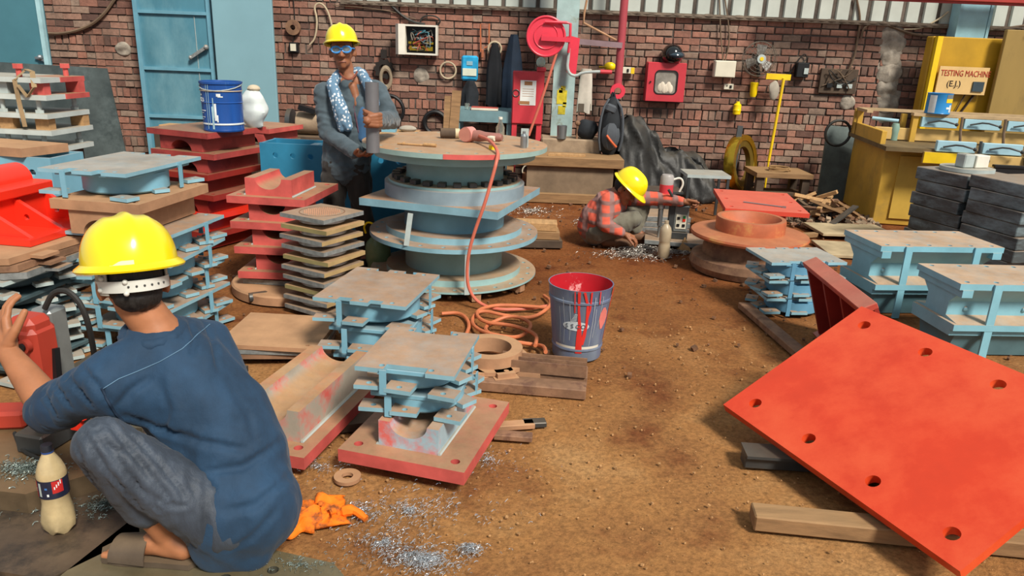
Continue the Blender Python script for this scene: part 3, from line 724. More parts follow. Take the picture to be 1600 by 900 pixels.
mb = MB(); z0 = lv[0]+.006
_f0 = -PSD/2-.008
loc = [(.2, _f0, z0-.3), (.19, _f0-.003, z0-.15), (.18, _f0, z0-.02), (.22, _f0+.06, z0+.04), (.28, _f0+.03, z0+.03), (.3, _f0, z0-.06), (.25, _f0-.004, z0-.12), (.2, _f0-.004, z0-.05)]
for k in range(len(loc)-1): mb.bar(loc[k], loc[k+1], .028, .004)
solo('cloth_tape', 'dirty cloth tape tied around the pale bolted plates', 'tape', mb, mat('dirty_tape', '9b8463', .9, var=.2), (PS[0], PS[1], 0), PSA)
mb = MB(); _b, _t = W(190, 240, 6.3), W(166, 105, 6.45); _q = (_t.x-_b.x)/(_t.z-_b.z); mb.prism([(-2.3, 0), (-_q*_b.z, 0), (_t.x-_b.x, _t.z), (-2.3, _t.z+.04)], 0, .012, axis='y')
o = solo('steel_sheet', 'large dark mottled steel sheet leaning behind the pale plate stack', 'steel sheet', mb, mat('mottled_dark_sheet', '56605f', .4, metal=.3, var=.35, scale=2.5, col2='3c4646', c2scale=2), (_b.x, 6.3, 0)); o.rotation_euler = (R(-7), 0, 0)
mb = MB(); mb.prism([(-.35, -.16), (.22, -.16), (.26, .14), (-.35, .14)], 0, .05); solo('wood_offcut', 'tan plank lying in front of the pale plate stack', 'board', mb, RUST_L, (_gx+.16, 4.4, _gt+.001), -12)

# ---- middle floor: rusty ring, small pieces, channels
t = thing('ring_flange', 'thick rusty ring lying by the bucket', 'ring', (-.10, 3.42, .055), 0)
mb = MB(); mb.tube_ring(0, 0, 0, .075, .165, .11, 44); part('ring', mb, RUST_L, t)
mb = MB(); mb.tube_ring(0, 0, .0, .02, .2, .15, 44); part('foot_rim', mb, RUST_L, t)
for k, (x, y, rz, l) in enumerate(((-.02, 3.25, 20, 'rusty lug block in front of the thick ring'), (.10, 3.33, -8, 'tan lug block right of the thick ring'), (-.17, 3.22, 40, 'tan lug block at the left foot of the thick ring'))):
    mb = MB(); mb.prism(rect(.12, .09), 0, .053, [circ(.02, -.01, .013, 10)]); mb.prism(rect(.09, .07), .053, .075, [circ(.01, 0, .013, 10)]); solo('lug_block', l, 'lug', mb, RUST_L, (x, y, 0), rz, group='lug blocks by the ring')
mb = MB(); mb.box(0, 0, .006, .42, .1, .012); mb.box(0, -.048, .03, .42, .008, .06); mb.box(0, .048, .03, .42, .008, .06); mb.box(0, .0, .035, .42, .006, .05)
solo('steel_channel', 'short rusty steel channel lying on its back in front of the bucket', 'steel channel', mb, RUST, (.17, 3.33, .052), -7)
mb = MB(); mb.box(0, 0, .025, .58, .1, .05, ch=.004); solo('flat_bar', 'rusty flat bar on the floor in front of the bucket', 'flat bar', mb, RUST, (.08, 3.2, 0), -6)
mb = MB(); mb.box(0, 0, .025, .5, .14, .05, ch=.004); solo('flat_bar', 'rusty bar packing under the short steel channel', 'flat bar', mb, RUST, (.14, 3.36, 0), -6)
for k, (x, y, L_, rz) in enumerate(((.02, 2.83, .2, 12), (.03, 2.74, .16, -4), (.12, 2.86, .1, 10))):
    mb = MB(); mb.box(0, 0, .012, L_, .05, .024, ch=.003); solo('bar_offcut', ['rusty bar offcut right of the front saddle', 'thin bar offcut nearest the front saddle corner', 'small dark bar end right of the front saddle'][k], 'offcut', mb, [RUST_L, RUST, STEEL_D][k], (x, y, 0), rz, group='bar offcuts on the floor')
for k, (px, py, r_) in enumerate(((543, 748, .05), (692, 742, .04), (561, 591, .045), (1003, 560, .0))):
    if not r_: continue
    p = G(px, py, .0); mb = MB(); mb.tube_ring(0, 0, 0, .014, r_, r_*.42, 28); solo('steel_washer', ['large tan washer on the floor before the red saddle', 'washer half under the red saddle base', 'round washer beside the floor bearing stack'][k], 'washer', mb, RUST_L, (p.x, p.y, 0))

# ---- right side
RB = (1.80, 4.58)
for k in range(3):
    bearing(nth(k, 3)+' blue bearing of the stack behind the leaning red plate', (RB[0]+.012*k, RB[1], .245-.118*k), 9-k*2, .50, .36, .117, nf=2, notch=.03, nw=.08, mplate=BLUE_T if k else BLUE, mpot=mat('slate_blue_pot', '5f93b0', .45, var=.1), seed=80+k, r=.17, group='right-hand bearing stack')
mb = MB(); mb.box(0, 0, .02, .08, 1.0, .04, ch=.004); solo('timber_bearer', 'rusty bar on edge running from under the right-hand bearings', 'flat bar', mb, RUST, (1.56, 4.05, 0), 6)
# rusty double ring bearing
t = thing('flanged_ring', 'red-brown flanged ring with a deep bowl at the right', 'ring', (1.78, 5.48, .12))
rr = .43
mb = MB(); mb.lathe([(.22, .14), (rr, .14), (rr+.005, .155), (rr, .17), (.255, .185), (.255, .27), (.25, .285), (.22, .285), (.19, .24), (.17, .19), (0, .185)], 56, cap=False); part('upper_ring', mb, RUST_R, t)
mb = MB(); mb.lathe([(0, 0), (.33, 0), (.33, .05), (.3, .14), (0, .14)], 56); part('hub', mb, RUST, t)
mb = MB(); mb.lathe([(0, -.118), (.40, -.118), (.42, -.07), (.41, -.015), (.36, 0), (0, 0)], 56); part('lower_ring', mb, RUST, t)
# red pedestal table
t = thing('pedestal_plate', 'red steel plate on a flared ribbed pedestal near the scrap heap', 'pedestal', (2.1, 6.35, 0), -8)
mb = MB(); mb.prism(rect(.66, .92), .34, .375, [circ(sx*.27, sy*.36, .018, 10) for sx in (-1, 1) for sy in (-1, 0, 1)]); part('top_plate', mb, mat('coral_red_paint', 'd24a38', .45, var=.07, dust=.35, dustcol='c98a74'), t)
mb = MB(); mb.lathe([(.12, 0), (.14, .15), (.25, .34)], 4); part('flared_stem', mb, RED_DK, t)
for a in range(4):
    mb = MB(); mb.at(0, 0, 0, rz=45+90*a); mb.prism([(.05, .0), (.16, 0), (.32, .34), (.05, .34)], -.01, .01, [circ(.2, .24, .015, 8)], axis='y'); part('rib', mb, RED_B, t)
mb = MB(); mb.box(0, 0, .01, .4, .4, .02); part('foot_plate', mb, RED_DK, t)
mb = MB(); mb.rod((-.18, 0, .006), (.14, -.05, .006), .005); mb.box(.15, -.05, .006, .03, .02, .012); solo('steel_pin', 'small steel pin lying on the red pedestal plate', 'pin', mb, STEEL, (2.1, 6.15, .376), -20)
# blue pedestals
def pedestal(label, loc, rz, w, d, h, m_):
    t = thing('bearing_pedestal', label, 'pedestal', loc, rz, 'blue flared pedestals')
    tp = .035; n = 6
    hs = [circ(-w/2+.06+i*(w-.12)/(n-1), s_*(d/2-.04), .014, 10) for i in range(n) for s_ in (-1, 1)]
    mb = MB(); mb.prism(rect(w, d), h-tp, h, hs); part('top_plate', mb, m_, t)
    mb = MB(); mb.prism(rect(w*.97, d*.98, -.01, -.02), h*.40, h*.40+tp, [(circ(-w/2+.08+i*(w-.18)/(n-1), -d/2+.03, .014, 10)) for i in range(n)]); part('middle_plate', mb, m_, t)
    mb = MB(); mb.prism(rect(w*.97, d*.9, -.01, -.01), h*.40-tp, h*.40); part('slide_plate', mb, m_, t)
    mb = MB(); mb.prism([(-d/2, h-tp), (d/2, h-tp), (d*.24, h*.70), (d*.24, h*.52), (d/2, h*.4+tp), (-d/2, h*.4+tp), (-d*.24, h*.52), (-d*.24, h*.70)], -w*.47, w*.47, axis='x'); part('web_body', mb, m_, t)
    mb = MB(); mb.prism([(-d*.42, h*.4-tp), (d*.42, h*.4-tp), (d*.3, 0), (-d*.3, 0)], -w*.44, w*.44, axis='x'); part('lower_body', mb, mat('shaded_teal', '5d848e', .5, var=.1), t)  # shadow below the middle plate is put into this darker teal
    for sx in (-1, 1):
        mb = MB(); mb.prism([(-d/2-.005, h-tp*2.2), (d/2, h-tp*2.2), (d/2, h-tp), (-d/2-.005, h-tp)], sx*w*.45-.03, sx*w*.45+.03, axis='x'); part('end_flange', mb, m_, t)
        mb = MB(); mb.box(sx*w*.28, -d/2-.008, h*.5, .045, .012, h); part('tie_strap', mb, m_, t)
    mb = MB()
    for i in range(5): mb.ball((-w*.36+i*w*.18, -d*.235, h*.6), .016, 8, 6)
    part('rivet_row', mb, m_, t)
    return t
PB = mat('pedestal_blue', '7db3c3', .45, var=.08, dust=.95, dustcol='bd9a78')
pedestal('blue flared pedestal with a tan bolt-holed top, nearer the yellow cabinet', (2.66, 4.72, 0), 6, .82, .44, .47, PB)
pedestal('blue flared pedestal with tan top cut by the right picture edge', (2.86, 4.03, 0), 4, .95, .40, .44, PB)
# dark slab stacks
for k in range(8):
    mb = MB(); mb.box(0, 0, .047, .52, .5, .092, ch=.005); solo('rubber_slab', nth(k, 8)+' dark slab of the nearer slab stack', 'slab', mb, BLACKSLAB, (3.82+.008*math.sin(k*3), 5.55+.02*math.cos(k*2), .665-.095*k), 15+2*math.sin(k*2), group='near dark slabs')
for k in range(7):
    mb = MB(); mb.box(0, 0, .052, .5, .5, .1, ch=.005); solo('rubber_slab', nth(k, 7)+' dark slab of the stack by the yellow cabinet', 'slab', mb, BLACKSLAB, (3.68+.01*math.sin(k*2), 6.1+.015*math.cos(k*2.6), .63-.105*k), 17+2*math.cos(k*2), group='far dark slabs')
mb = MB(); mb.lathe([(0, 0), (.2, 0), (.2, .03), (0, .03)], 32); solo('round_plate', 'small round plate on top of the farther dark slabs', 'plate', mb, GREYP, (3.68, 6.1, .736))
t = thing('small_motor', 'small grey motor unit sitting on the dark slabs', 'motor', (3.62, 6.05, .768), 15)
mb = MB(); mb.box(0, 0, .055, .1, .1, .11, ch=.008); part('housing', mb, GREYP, t); mb = MB(); mb.box(.13, 0, .05, .13, .1, .1, ch=.005); part('terminal_box', mb, WHITE, t); mb = MB(); mb.at(.2, 0, .05, ry=90); mb.cyl(0, 0, 0, .03, .02, n=12); part('knob', mb, BLACK, t)

# big tilted red plate and its standing bracket
Bc, Lc = G(1500, 893, .105), G(1130, 632, .12)
Uv = (Bc-Lc); LEN = Uv.length; Uv.normalize()
best = None
for i in range(40):
    T_ = G(1345, 478, .2+.01*i); v = T_-Lc; sc_ = abs(v.normalized().dot(Uv))
    if best is None or sc_ < best[0]: best = (sc_, T_)
Vv = (best[1]-Lc); WID = Vv.length; Vv.normalize(); Vv = (Vv-Uv*Vv.dot(Uv)).normalized(); Nv = Uv.cross(Vv)
if Nv.z < 0: Nv = -Nv
t = thing('base_plate', 'large glossy orange-red steel plate with bolt holes leaning at the right', 'plate', Lc); 
M_ = Matrix((Uv, Vv, Nv)).transposed()
ii = .09*LEN; sp = (LEN-2*ii)/3; jj = .115*WID
hs = [circ(ii+i*sp, jj+j*(WID-2*jj), .026, 18) for i in range(4) for j in (0, 1)]
mb = MB(); mb.prism([(0, 0), (LEN, 0), (LEN, WID), (0, WID)], -.038, 0, hs); mb.v = [tuple(M_ @ Vector(v)) for v in mb.v]; part('holed_plate', mb, RED_O, t)
mb = MB()
for y in (WID*.35, WID*.6): mb.box(LEN*.5, y, -.075, LEN*.6, .03, .07)
mb.v = [tuple(M_ @ Vector(v)) for v in mb.v]; part('underside_rib', mb, RED_DK, t)
print('red plate', Lc, Bc, best, LEN, WID)
# stiffened stub leaning behind the raised side
n_, f_ = G(1352, 481, .45), G(1260, 407, .45)
mid = (n_+f_)/2; BL = (f_-n_).length; ang = math.degrees(math.atan2((f_-n_).y, (f_-n_).x))-90
WRE = mat('worn_red_edge', 'b5473a', .5, var=.15, dust=.5, dustcol='b98a72')
t = thing('stiffened_stub', 'dull red ribbed steel stub leaning behind the large orange-red plate', 'bracket', (mid.x+.24, mid.y+.02, 0), ang)
M2 = Matrix.Translation((0, 0, .03)) @ Euler((0, R(-27), 0)).to_matrix().to_4x4(); HL = .455
def lean(mb): mb.v = [tuple(M2 @ Vector(v)) for v in mb.v]; return mb
mb = MB(); mb.box(0, 0, HL, .085, BL, .035, ch=.004); part('top_flange', lean(mb), WRE, t)
mb = MB(); mb.box(.03, 0, HL/2, .02, BL, HL-.02); part('web', lean(mb), RED_DK, t)
for y in (-.46, -.16, .14, .44):
    mb = MB(); mb.prism([(-.04, HL-.02), (.02, HL-.02), (.02, .03), (-.1, .03)], y*BL-.011, y*BL+.011, axis='y'); part('stiffener', lean(mb), RED_DK, t)
mb = MB(); mb.box(0, 0, .012, .24, BL*1.02, .024); part('foot_flange', lean(mb), WRE, t)
# timbers under it
p = G(1180, 832); mb = MB(); mb.box(.55, 0, .03, 1.1, .09, .06, ch=.005); solo('timber_bearer', 'weathered timber beam under the front of the orange-red plate', 'timber', mb, WOOD, (p.x, p.y+.05, 0), -6)
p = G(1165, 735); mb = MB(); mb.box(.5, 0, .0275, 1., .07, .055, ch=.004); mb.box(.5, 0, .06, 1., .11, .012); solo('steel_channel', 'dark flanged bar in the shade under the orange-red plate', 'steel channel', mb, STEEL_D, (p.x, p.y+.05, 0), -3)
mb = MB(); mb.box(0, 0, .1, .12, .7, .2, ch=.005); solo('timber_bearer', 'hidden timber prop under the raised side of the orange-red plate', 'timber', mb, WOOD_D, tuple((Lc+Uv*LEN*.5+Vv*WID*.62).to_2d())+(0,), math.degrees(math.atan2(Uv.y, Uv.x))-90)
# ================================================================ along the rear wall
def wp(x, y, off=.03): return W(x, y, WY-off)
def wrect(x0, y0, x1, y1, off):
    """centre, width and height on the wall of a region of the photograph"""
    Y = WY-off; c = W((x0+x1)/2, (y0+y1)/2, Y)
    return c, (W(x1, (y0+y1)/2, Y)-W(x0, (y0+y1)/2, Y)).length, (W((x0+x1)/2, y0, Y)-W((x0+x1)/2, y1, Y)).length
def rrect(w, h, r, n=5, cx=0, cy=0):
    p = []
    for sx, sy, a0 in ((1, 1, 0), (-1, 1, 90), (-1, -1, 180), (1, -1, 270)):
        for i in range(n+1):
            a = R(a0+90*i/n); p.append((cx+sx*(w/2-r)+r*math.cos(a), cy+sy*(h/2-r)+r*math.sin(a)))
    return p
FIRE = mat('fire_red', 'c23a44', .4, var=.07)
# hose cabinet with window
c, w, h = wrect(1009, 98, 1070, 159, .1)
t = thing('hose_cabinet', 'red wall cabinet with a rounded glass window', 'cabinet', c)
mb = MB(); mb.box(0, .04, 0, w, .13, h, ch=.006); part('body', mb, FIRE, t)
mb = MB(); mb.prism(rect(w*.97, h*.97), -.045, -.028, [rrect(w*.56, h*.58, .05)[::-1]], axis='y'); d = part('door', mb, FIRE, t)
mb = MB(); mb.prism(rrect(w*.55, h*.57, .05), -.034, -.03, axis='y'); part('window_pane', mb, mat('grimy_window', '8f8a80', .25, var=.2, scale=9), d)
mb = MB(); mb.prism(rrect(w*.6, h*.62, .055), -.05, -.044, [rrect(w*.55, h*.57, .05)[::-1]], axis='y'); part('window_seal', mb, BLACK, d)
mb = MB(); mb.at(-w*.4, -.05, 0, rx=90); mb.cyl(0, 0, 0, .01, .01, n=10); part('lock', mb, BLACK, d)
mb = MB()
for k in range(6): mb.ball((-.06+.024*k, -.036, -.06+.02*math.sin(k*2)), (.03, .006, .05), 8, 6)
part('folded_hose', mb, mat('pale_hose', 'cfc4b2', .8), t)
# motorcycle helmet on it
t = thing('motorcycle_helmet', 'glossy black motorcycle helmet on top of the red wall cabinet', 'helmet', wp(1049, 99, .1)+Vector((0, 0, .0)))
mb = MB(); mb.ball((0, 0, .095), (.125, .15, .12), 24, 16); mb.v = [(x, y, max(z, .002)) for x, y, z in mb.v]; part('shell', mb, BLACK_G, t)
mb = MB(); mb.ball((.02, -.03, .09), (.118, .135, .06), 20, 10); part('visor', mb, mat('dark_visor', '2a3a44', .08, coat=.8), t)
# electric box, socket
c, w, h = wrect(1116, 95, 1149, 121, .1); t = thing('meter_box', 'cream square electrical box below two hanging cables', 'electrical box', c)
mb = MB(); mb.box(0, .03, 0, w, .1, h, ch=.006); part('body', mb, OFFW, t); mb = MB(); mb.box(0, -.024, 0, w*.93, .008, h*.92, ch=.002); part('lid', mb, OFFW, t)
for k in range(2):
    mb = MB(); p0 = wp(1124+k*8, -6, .03)-c; p1 = wp(1126+k*1.5+(14 if k else 0), 60, .05)-c; p2 = wp(1130+k*3, 95, .05)-c; mb.tube([p0, p1, p2], .008, 6, smooth=2); part('conduit', mb, CABLE_B, t)
c, w, h = wrect(1131, 131, 1146, 140, .03); t = thing('wall_socket', 'small white double socket under the cream electrical box', 'socket', c)
mb = MB(); mb.box(0, .01, 0, w, .04, h, ch=.004); part('plate', mb, OFFW, t); mb = MB(); mb.box(w*.18, -.012, 0, w*.22, .008, h*.5); mb.box(-w*.2, -.012, .01, .012, .006, .012); part('switch', mb, BLACK, t)
# wall fan
c = wp(1187, 92, .16); t = thing('wall_fan', 'dusty round wall fan with wire cage', 'fan', c)
mb = MB(); r_ = .19
for q in (.4, .6, .8, 1.): mb.torus((0, -.05*(1-q)-.03, 0), r_*q, .003, 36, 5, 'y')
mb.torus((0, .03, 0), r_, .005, 36, 5, 'y')
for k in range(24):
    a = 2*math.pi*k/24; mb.tube([(.04*math.cos(a), -.07, .04*math.sin(a)), (.6*r_*math.cos(a), -.055, .6*r_*math.sin(a)), (r_*math.cos(a), 0, r_*math.sin(a)), (r_*.9*math.cos(a), .05, r_*.9*math.sin(a))], .002, 4)
part('cage', mb, LAMP_G, t)
for k in range(3):
    mb = MB(); mb.at(0, 0, 0, ry=120*k); mb.add([(0, .02, .03), (.05, .0, .07), (.07, -.01, .15), (-.04, .025, .16), (-.03, .03, .05), (0, .026, .03), (.05, .006, .07), (.07, -.004, .15), (-.04, .031, .16), (-.03, .036, .05)], [(0, 1, 2, 3, 4), (9, 8, 7, 6, 5)]+[(i, (i+1) % 5, (i+1) % 5+5, i+5) for i in range(5)]); part('blade', mb, mat('fan_blade', '93908a', .5), t)
mb = MB(); mb.at(0, -.072, 0, rx=90); mb.cyl(0, 0, -.02, .005, .05, n=20); hb = part('hub_cap', mb, GREYP, t); mb = MB(); mb.at(0, -.078, 0, rx=90); mb.cyl(0, 0, 0, .004, .022, n=16); part('badge', mb, YELLOW_B, hb)
mb = MB(); mb.at(0, .05, 0, rx=-90); mb.lathe([(.06, 0), (.06, .05), (.03, .08), (.03, .1)], 16); part('motor', mb, STEEL_D, t); mb = MB(); mb.bar((0, .1, -.02), (.06, .14, -.2), .03, .03); part('bracket', mb, STEEL_D, t)
# yellow cut bottles
for k, (x, y, l) in enumerate(((1178, 139, 'yellow plastic cup hung upside down below the wall fan'), (1152, 168, 'yellow cut bottle hung on the wall left of the yellow pipe'))):
    mb = MB(); s_ = .0062
    prof = [(.0, -.09), (.03, -.09), (.04, -.06), (.043, .02), (.05, .07), (.046, .075)] if k == 0 else [(.0, .07), (.02, .07), (.024, .05), (.045, .03), (.045, -.02), (.05, -.03), (.045, -.05), (.045, -.075), (.03, -.085), (0, -.085)]
    mb.lathe(prof, 16); t = thing('yellow_bottle', l, 'bottle', wp(x, y, .06)); part('shell', mb, PLAST_Y, t); mb = MB(); mb.tube([(0, .0, .07), (0, .055, .11)], .004, 5); part('hook', mb, STEEL_D, t)
# yellow pipe with bar and cloth
a, b_ = wp(1223, 122, .16), wp(1201, 252, .2); a.y = b_.y; t = thing('yellow_stand', 'yellow pipe stand with a cross bar leaning on the brick wall', 'stand', b_)
mb = MB(); mb.rod((0, 0, 0), a-b_, .017, 12); part('pipe', mb, YELLOW_B, t)
a1, a2 = wp(1197, 119, .18)-b_, wp(1235, 121, .18)-b_; mb = MB(); mb.bar(a1, a2, .03, .065); part('cross_bar', mb, YELLOW_B, t)
mb = MB(); mb.rod((0, 0, -b_.z+.0), (0, 0, .02), .012); part('lower_rod', mb, YELLOW_B, t)
c, w, h = wrect(1201, 126, 1218, 157, .2); mb = MB(); mb.ball((0, 0, 0), (w/2, .03, h/2), 14, 12); mb.v = [(x+.02*noise.noise((x*20, z*9, 1)), y, z) for x, y, z in mb.v]; solo('cloth_rag', 'pale grey rag hanging from the yellow cross bar', 'rag', mb, mat('pale_rag', 'a29a8c', .9, var=.15), c)
# switch box + wires
c, w, h = wrect(1244, 98, 1263, 121, .07); t = thing('switch_box', 'black switch box on the wall right of the fan', 'switch box', c)
mb = MB(); mb.box(0, .02, 0, w, .09, h, ch=.008); part('body', mb, BLACK, t); mb = MB(); mb.box(w*.25, -.03, -.01, w*.35, .02, h*.4); part('terminal', mb, GREYP, t)
mb = MB(); mb.tube([(0, .03, h/2), (.06, .04, h*.8), (.0, .04, h*1.2), (-.1, .04, .0), (-.16, .05, -.1)], .007, 6, smooth=2); part('cable', mb, CABLE, t)
c, w, h = wrect(1281, 108, 1339, 146, .05); t = thing('socket_board', 'dirty wooden socket board with tangled wires on the wall', 'socket board', c)
mb = MB(); mb.box(0, .015, 0, w, .04, h, ch=.003); part('board', mb, WOOD_D, t)
for k in range(3): mb = MB(); mb.box(-w*.25+k*w*.27, -.02, -h*.18, w*.14, .03, h*.18); part('socket', mb, GREYP if k else BLACK, t)
rg = random.Random(5)
for k in range(6): 
    mb = MB(); mb.tube([(rg.uniform(-.15, .2), -.02, rg.uniform(-.05, .1)), (rg.uniform(-.2, .2), -.05, rg.uniform(.0, .2)), (rg.uniform(-.1, .2), -.04, rg.uniform(-.1, .1)), (rg.uniform(-.2, .2), -.02, rg.uniform(-.15, .05))], .006, 5, smooth=2); part('wire', mb, CABLE if k % 2 else CABLE_B, t)
# open distribution box
c, w, h = wrect(632, 39, 684, 86, .1); t = thing('distribution_box', 'open white metal box full of tangled wiring behind the standing worker', 'electrical box', c)
mb = MB(); mb.prism(rect(w, h), -.06, .07, [rect(w*.9, h*.88)[::-1]], axis='y'); part('frame', mb, WHITE, t); mb = MB(); mb.box(0, .06, 0, w*.95, .01, h*.95); part('back', mb, BLACK, t)
mb = MB(); mb.box(-w/2-.035, -.1, 0, .075, .11, h, rz=25); part('door_leaf', mb, WHITE, t)
WC = [CABLE, mat('wire_red', '9c4a3a', .6), mat('wire_blue', '4a7f8c', .6), mat('wire_grey', '9a9488', .6), BLACK]
for k in range(22):
    mb = MB(); q = [(rg.uniform(-w*.4, w*.4), rg.uniform(-.05, .04), rg.uniform(-h*.38, h*.4)) for _ in range(5)]; mb.tube(q, .006, 5, smooth=2); part('wire', mb, WC[k % 5], t)
mb = MB(); mb.box(0, .0, -h*.1, w*.75, .03, .025); mb.box(0, .02, -h*.28, w*.7, .03, .05); part('busbar', mb, BRASS, t)
# hanging metal bits
mb = MB(); mb.at(0, 0, 0, rx=90); mb.tube_ring(0, 0, -.02, .02, .085, .03, 24); solo('pulley_ring', 'rusty ring hanging on the wall left of the standing worker', 'ring', mb, RUST, wp(458, 43, .05))
c, w, h = wrect(452, 66, 466, 82, .04); t = thing('wall_socket', 'small white switch on the wall left of the standing worker', 'socket', c); mb = MB(); mb.box(0, .01, 0, w, .05, h, ch=.004); part('plate', mb, BLACK, t); mb = MB(); mb.box(0, -.02, 0, w*.6, .02, h*.7); part('switch', mb, OFFW, t)
mb = MB(); p = [(0, .02, .06), (-.02, .02, .2), (.0, .03, .55)]; mb.tube([wp(457, 66, .03)-c, wp(462, 55, .03)-c, wp(460, 20, .02)-c, wp(458, -8, .02)-c], .006, 5, smooth=2); part('cable', mb, CABLE, t)
mb = MB(); pts = [W(x, y, WY-.05) for x, y in ((484, 70), (493, 60), (496, 30), (490, 10), (500, 3), (512, 15), (520, 45), (522, 70), (530, 100))]; o0 = pts[0]; mb.tube([p-o0 for p in pts], .011, 7, smooth=2); solo('cable_loop', 'cream cable looping on the wall above the standing worker', 'cable', mb, mat('cream_cable', 'b8a88c', .7), o0)
gear = [((.1 if i % 2 else .125)*math.cos(2*math.pi*i/20), (.1 if i % 2 else .125)*math.sin(2*math.pi*i/20)) for i in range(20)]
mb = MB(); mb.prism(gear, -.01, .012, [circ(0, 0, .055, 14)[::-1]], axis='y'); mb.box(0, 0, .17, .07, .02, .1); solo('sprocket', 'black toothed sprocket hanging on the brick wall', 'sprocket', mb, mat('sprocket_black', '241f1c', .8), wp(600, 108, .05))
mb = MB(); mb.torus((0, 0, 0), .11, .035, 24, 8, 'y'); solo('cloth_bundle', 'dirty pale cloth hanging under the black sprocket', 'rag', mb, mat('dirty_pale_cloth', '9a8a74', .9, var=.25), wp(603, 122, .06)).scale = (.55, .8, 1.)
mb = MB(); mb.torus((0, 0, 0), .093, .011, 28, 7, 'y'); solo('hoop', 'pale ring hung on the wall left of the blue bag', 'ring', mb, mat('pale_ring', 'b9a98e', .6), wp(700, 110, .04))
c, w, h = wrect(721, 87, 747, 126, .1); t = thing('carrier_bag', 'bright blue and white plastic bag hung on the wall', 'bag', c)
mb = MB(); mb.box(0, 0, 0, w, .07, h, ch=.02); mb.v = [(x*(1+.06*noise.noise((z*20, y*9, 0))), y+.015*noise.noise((x*14, z*14, 0)), z) for x, y, z in mb.v]; part('bag', mb, mat('bag_blue', '2fa3d6', .35, var=.15, scale=12), t)
mb = MB(); mb.box(0, -.037, -h*.16, w*.84, .008, h*.3, ch=.003); part('white_panel', mb, mat('bag_white', 'd6dcc9', .4), t); mb = MB(); mb.box(0, -.037, h*.2, w*.36, .008, h*.16); part('print_panel', mb, mat('bag_print', '8fb6c4', .4), t)
def drape(w, h, dep, seed, folds=5, top=.35, n=22, m=22):
    """hanging cloth: folded tapering closed shell, origin at its top centre"""
    mb = MB(); vs = []
    for j in range(m+1):
        v = j/m; ww = w/2*(top+(1-top)*min(1, v*2.4)**.7)*(1+.08*noise.noise((v*3, seed, 0)))
        for i in range(n):
            a = 2*math.pi*i/n; rr = 1+.16*math.cos(folds*a+seed+v*1.2)*(.3+v)
            vs.append((ww*math.cos(a)*rr, dep*math.sin(a)*rr, -h*v*(1+.04*math.cos(3*a+seed))))
    fs = [(j*n+i, j*n+(i+1) % n, (j+1)*n+(i+1) % n, (j+1)*n+i) for j in range(m) for i in range(n)]+[tuple(range(n))[::-1], tuple(m*n+i for i in range(n))]
    return mb.add(vs, fs)
for x0, y0, x1, y1, nm, l, m_, sd in ((722, 126, 748, 168, 'work_trousers', 'dark cloth hanging below the blue plastic bag', CHAR, 2), (760, 68, 784, 166, 'hanging_jacket', 'narrow black jacket hanging from a ring on the wall', mat('black_jacket', '14171c', .8, var=.2), 5), (786, 55, 816, 190, 'hanging_jacket', 'long dark blue jacket hanging beside the red upright cabinet', mat('navy_jacket', '1a2a3c', .8, var=.2), 8)):
    c, w, h = wrect(x0, y0, x1, y1, .12); c.z += h/2; solo(nm, l, 'clothing', drape(w, h, .07, sd), m_, c)
mb = MB(); mb.torus((0, 0, 0), .075, .012, 24, 7, 'y'); solo('hoop', 'pale ring at the neck of the narrow black jacket', 'ring', mb, MATS['pale_ring'], wp(773, 76, .06))
# hacksaw
c = wp(757, 58, .05); t = thing('hacksaw', 'orange framed hacksaw hung on the wall', 'hacksaw', c); mb = MB(); w, h = .1, .33
mb.tube([(-.04, 0, -h/2), (-.05, 0, h*.42), (.05, 0, h*.45), (.055, 0, -h*.3), (.0, 0, -h*.36)], .009, 7); part('frame', mb, mat('saw_orange', 'b96a45', .5), t); mb = MB(); mb.box(-.045, 0, 0, .016, .003, h*.86); part('blade', mb, STEEL_D, t); mb = MB(); mb.box(-.02, 0, -h*.56, .03, .025, .1, ch=.008); part('handle', mb, mat('saw_handle', 'a15f42', .6), t)
# loose cables across the wall top
def wire(label, pts, r_, m_, off=.03, name='cable', cat='cable'):
    q = [W(x, y, WY-off) for x, y in pts]; mb = MB(); mb.tube([p-q[0] for p in q], r_, 6, smooth=2); return solo(name, label, cat, mb, m_, q[0])
wire('thick brown cable sagging across the bricks at the upper left', ((75, 52), (95, 53), (120, 48), (145, 38), (165, 20), (182, -5)), .018, CABLE_B)
wire('black conduit sagging above the open wiring box', ((600, -5), (612, 10), (632, 28), (650, 36), (664, 38)), .016, CABLE)
wire('thin grey wire strung above the open wiring box', ((520, 8), (570, 12), (615, 18), (650, 30)), .006, CABLE_B)
wire('thin looped wire above the open wiring box', ((655, 38), (660, 25), (680, 24), (690, 33), (680, 42)), .01, CABLE)
wire('sagging brown cable from the cladding over to the testing machine', ((1345, 60), (1350, 40), (1375, 33), (1400, 45), (1430, 55), (1480, 58), (1530, 50), (1600, 40)), .014, CABLE_B, .03)
wire('brown cable dropping down the wall to the wooden socket board', ((1338, -5), (1345, 30), (1340, 60), (1335, 90), (1325, 112)), .012, CABLE_B)
wire('pale cable crossing over the cement strip', ((1412, 46), (1440, 45), (1470, 28), (1482, 18)), .01, MATS['cream_cable'], .03)
wire('thin wire running along under the cladding', ((1080, 28), (1120, 33), (1200, 30), (1260, 32), (1340, 35)), .006, CABLE_B)
# tyres and rings on the floor by the wall
mb = MB(); mb.torus((0, 0, 0), .13, .028, 30, 8, 'y'); solo('tyre_ring', 'black tyre ring leaning under the wall left of the work table', 'ring', mb, BLACK, wp(680, 192, .035))
mb = MB(); mb.torus((0, 0, 0), .17, .022, 30, 8, 'y'); solo('tyre_ring', 'thin black wheel rim behind the standing worker', 'ring', mb, BLACK, wp(608, 172, .1))
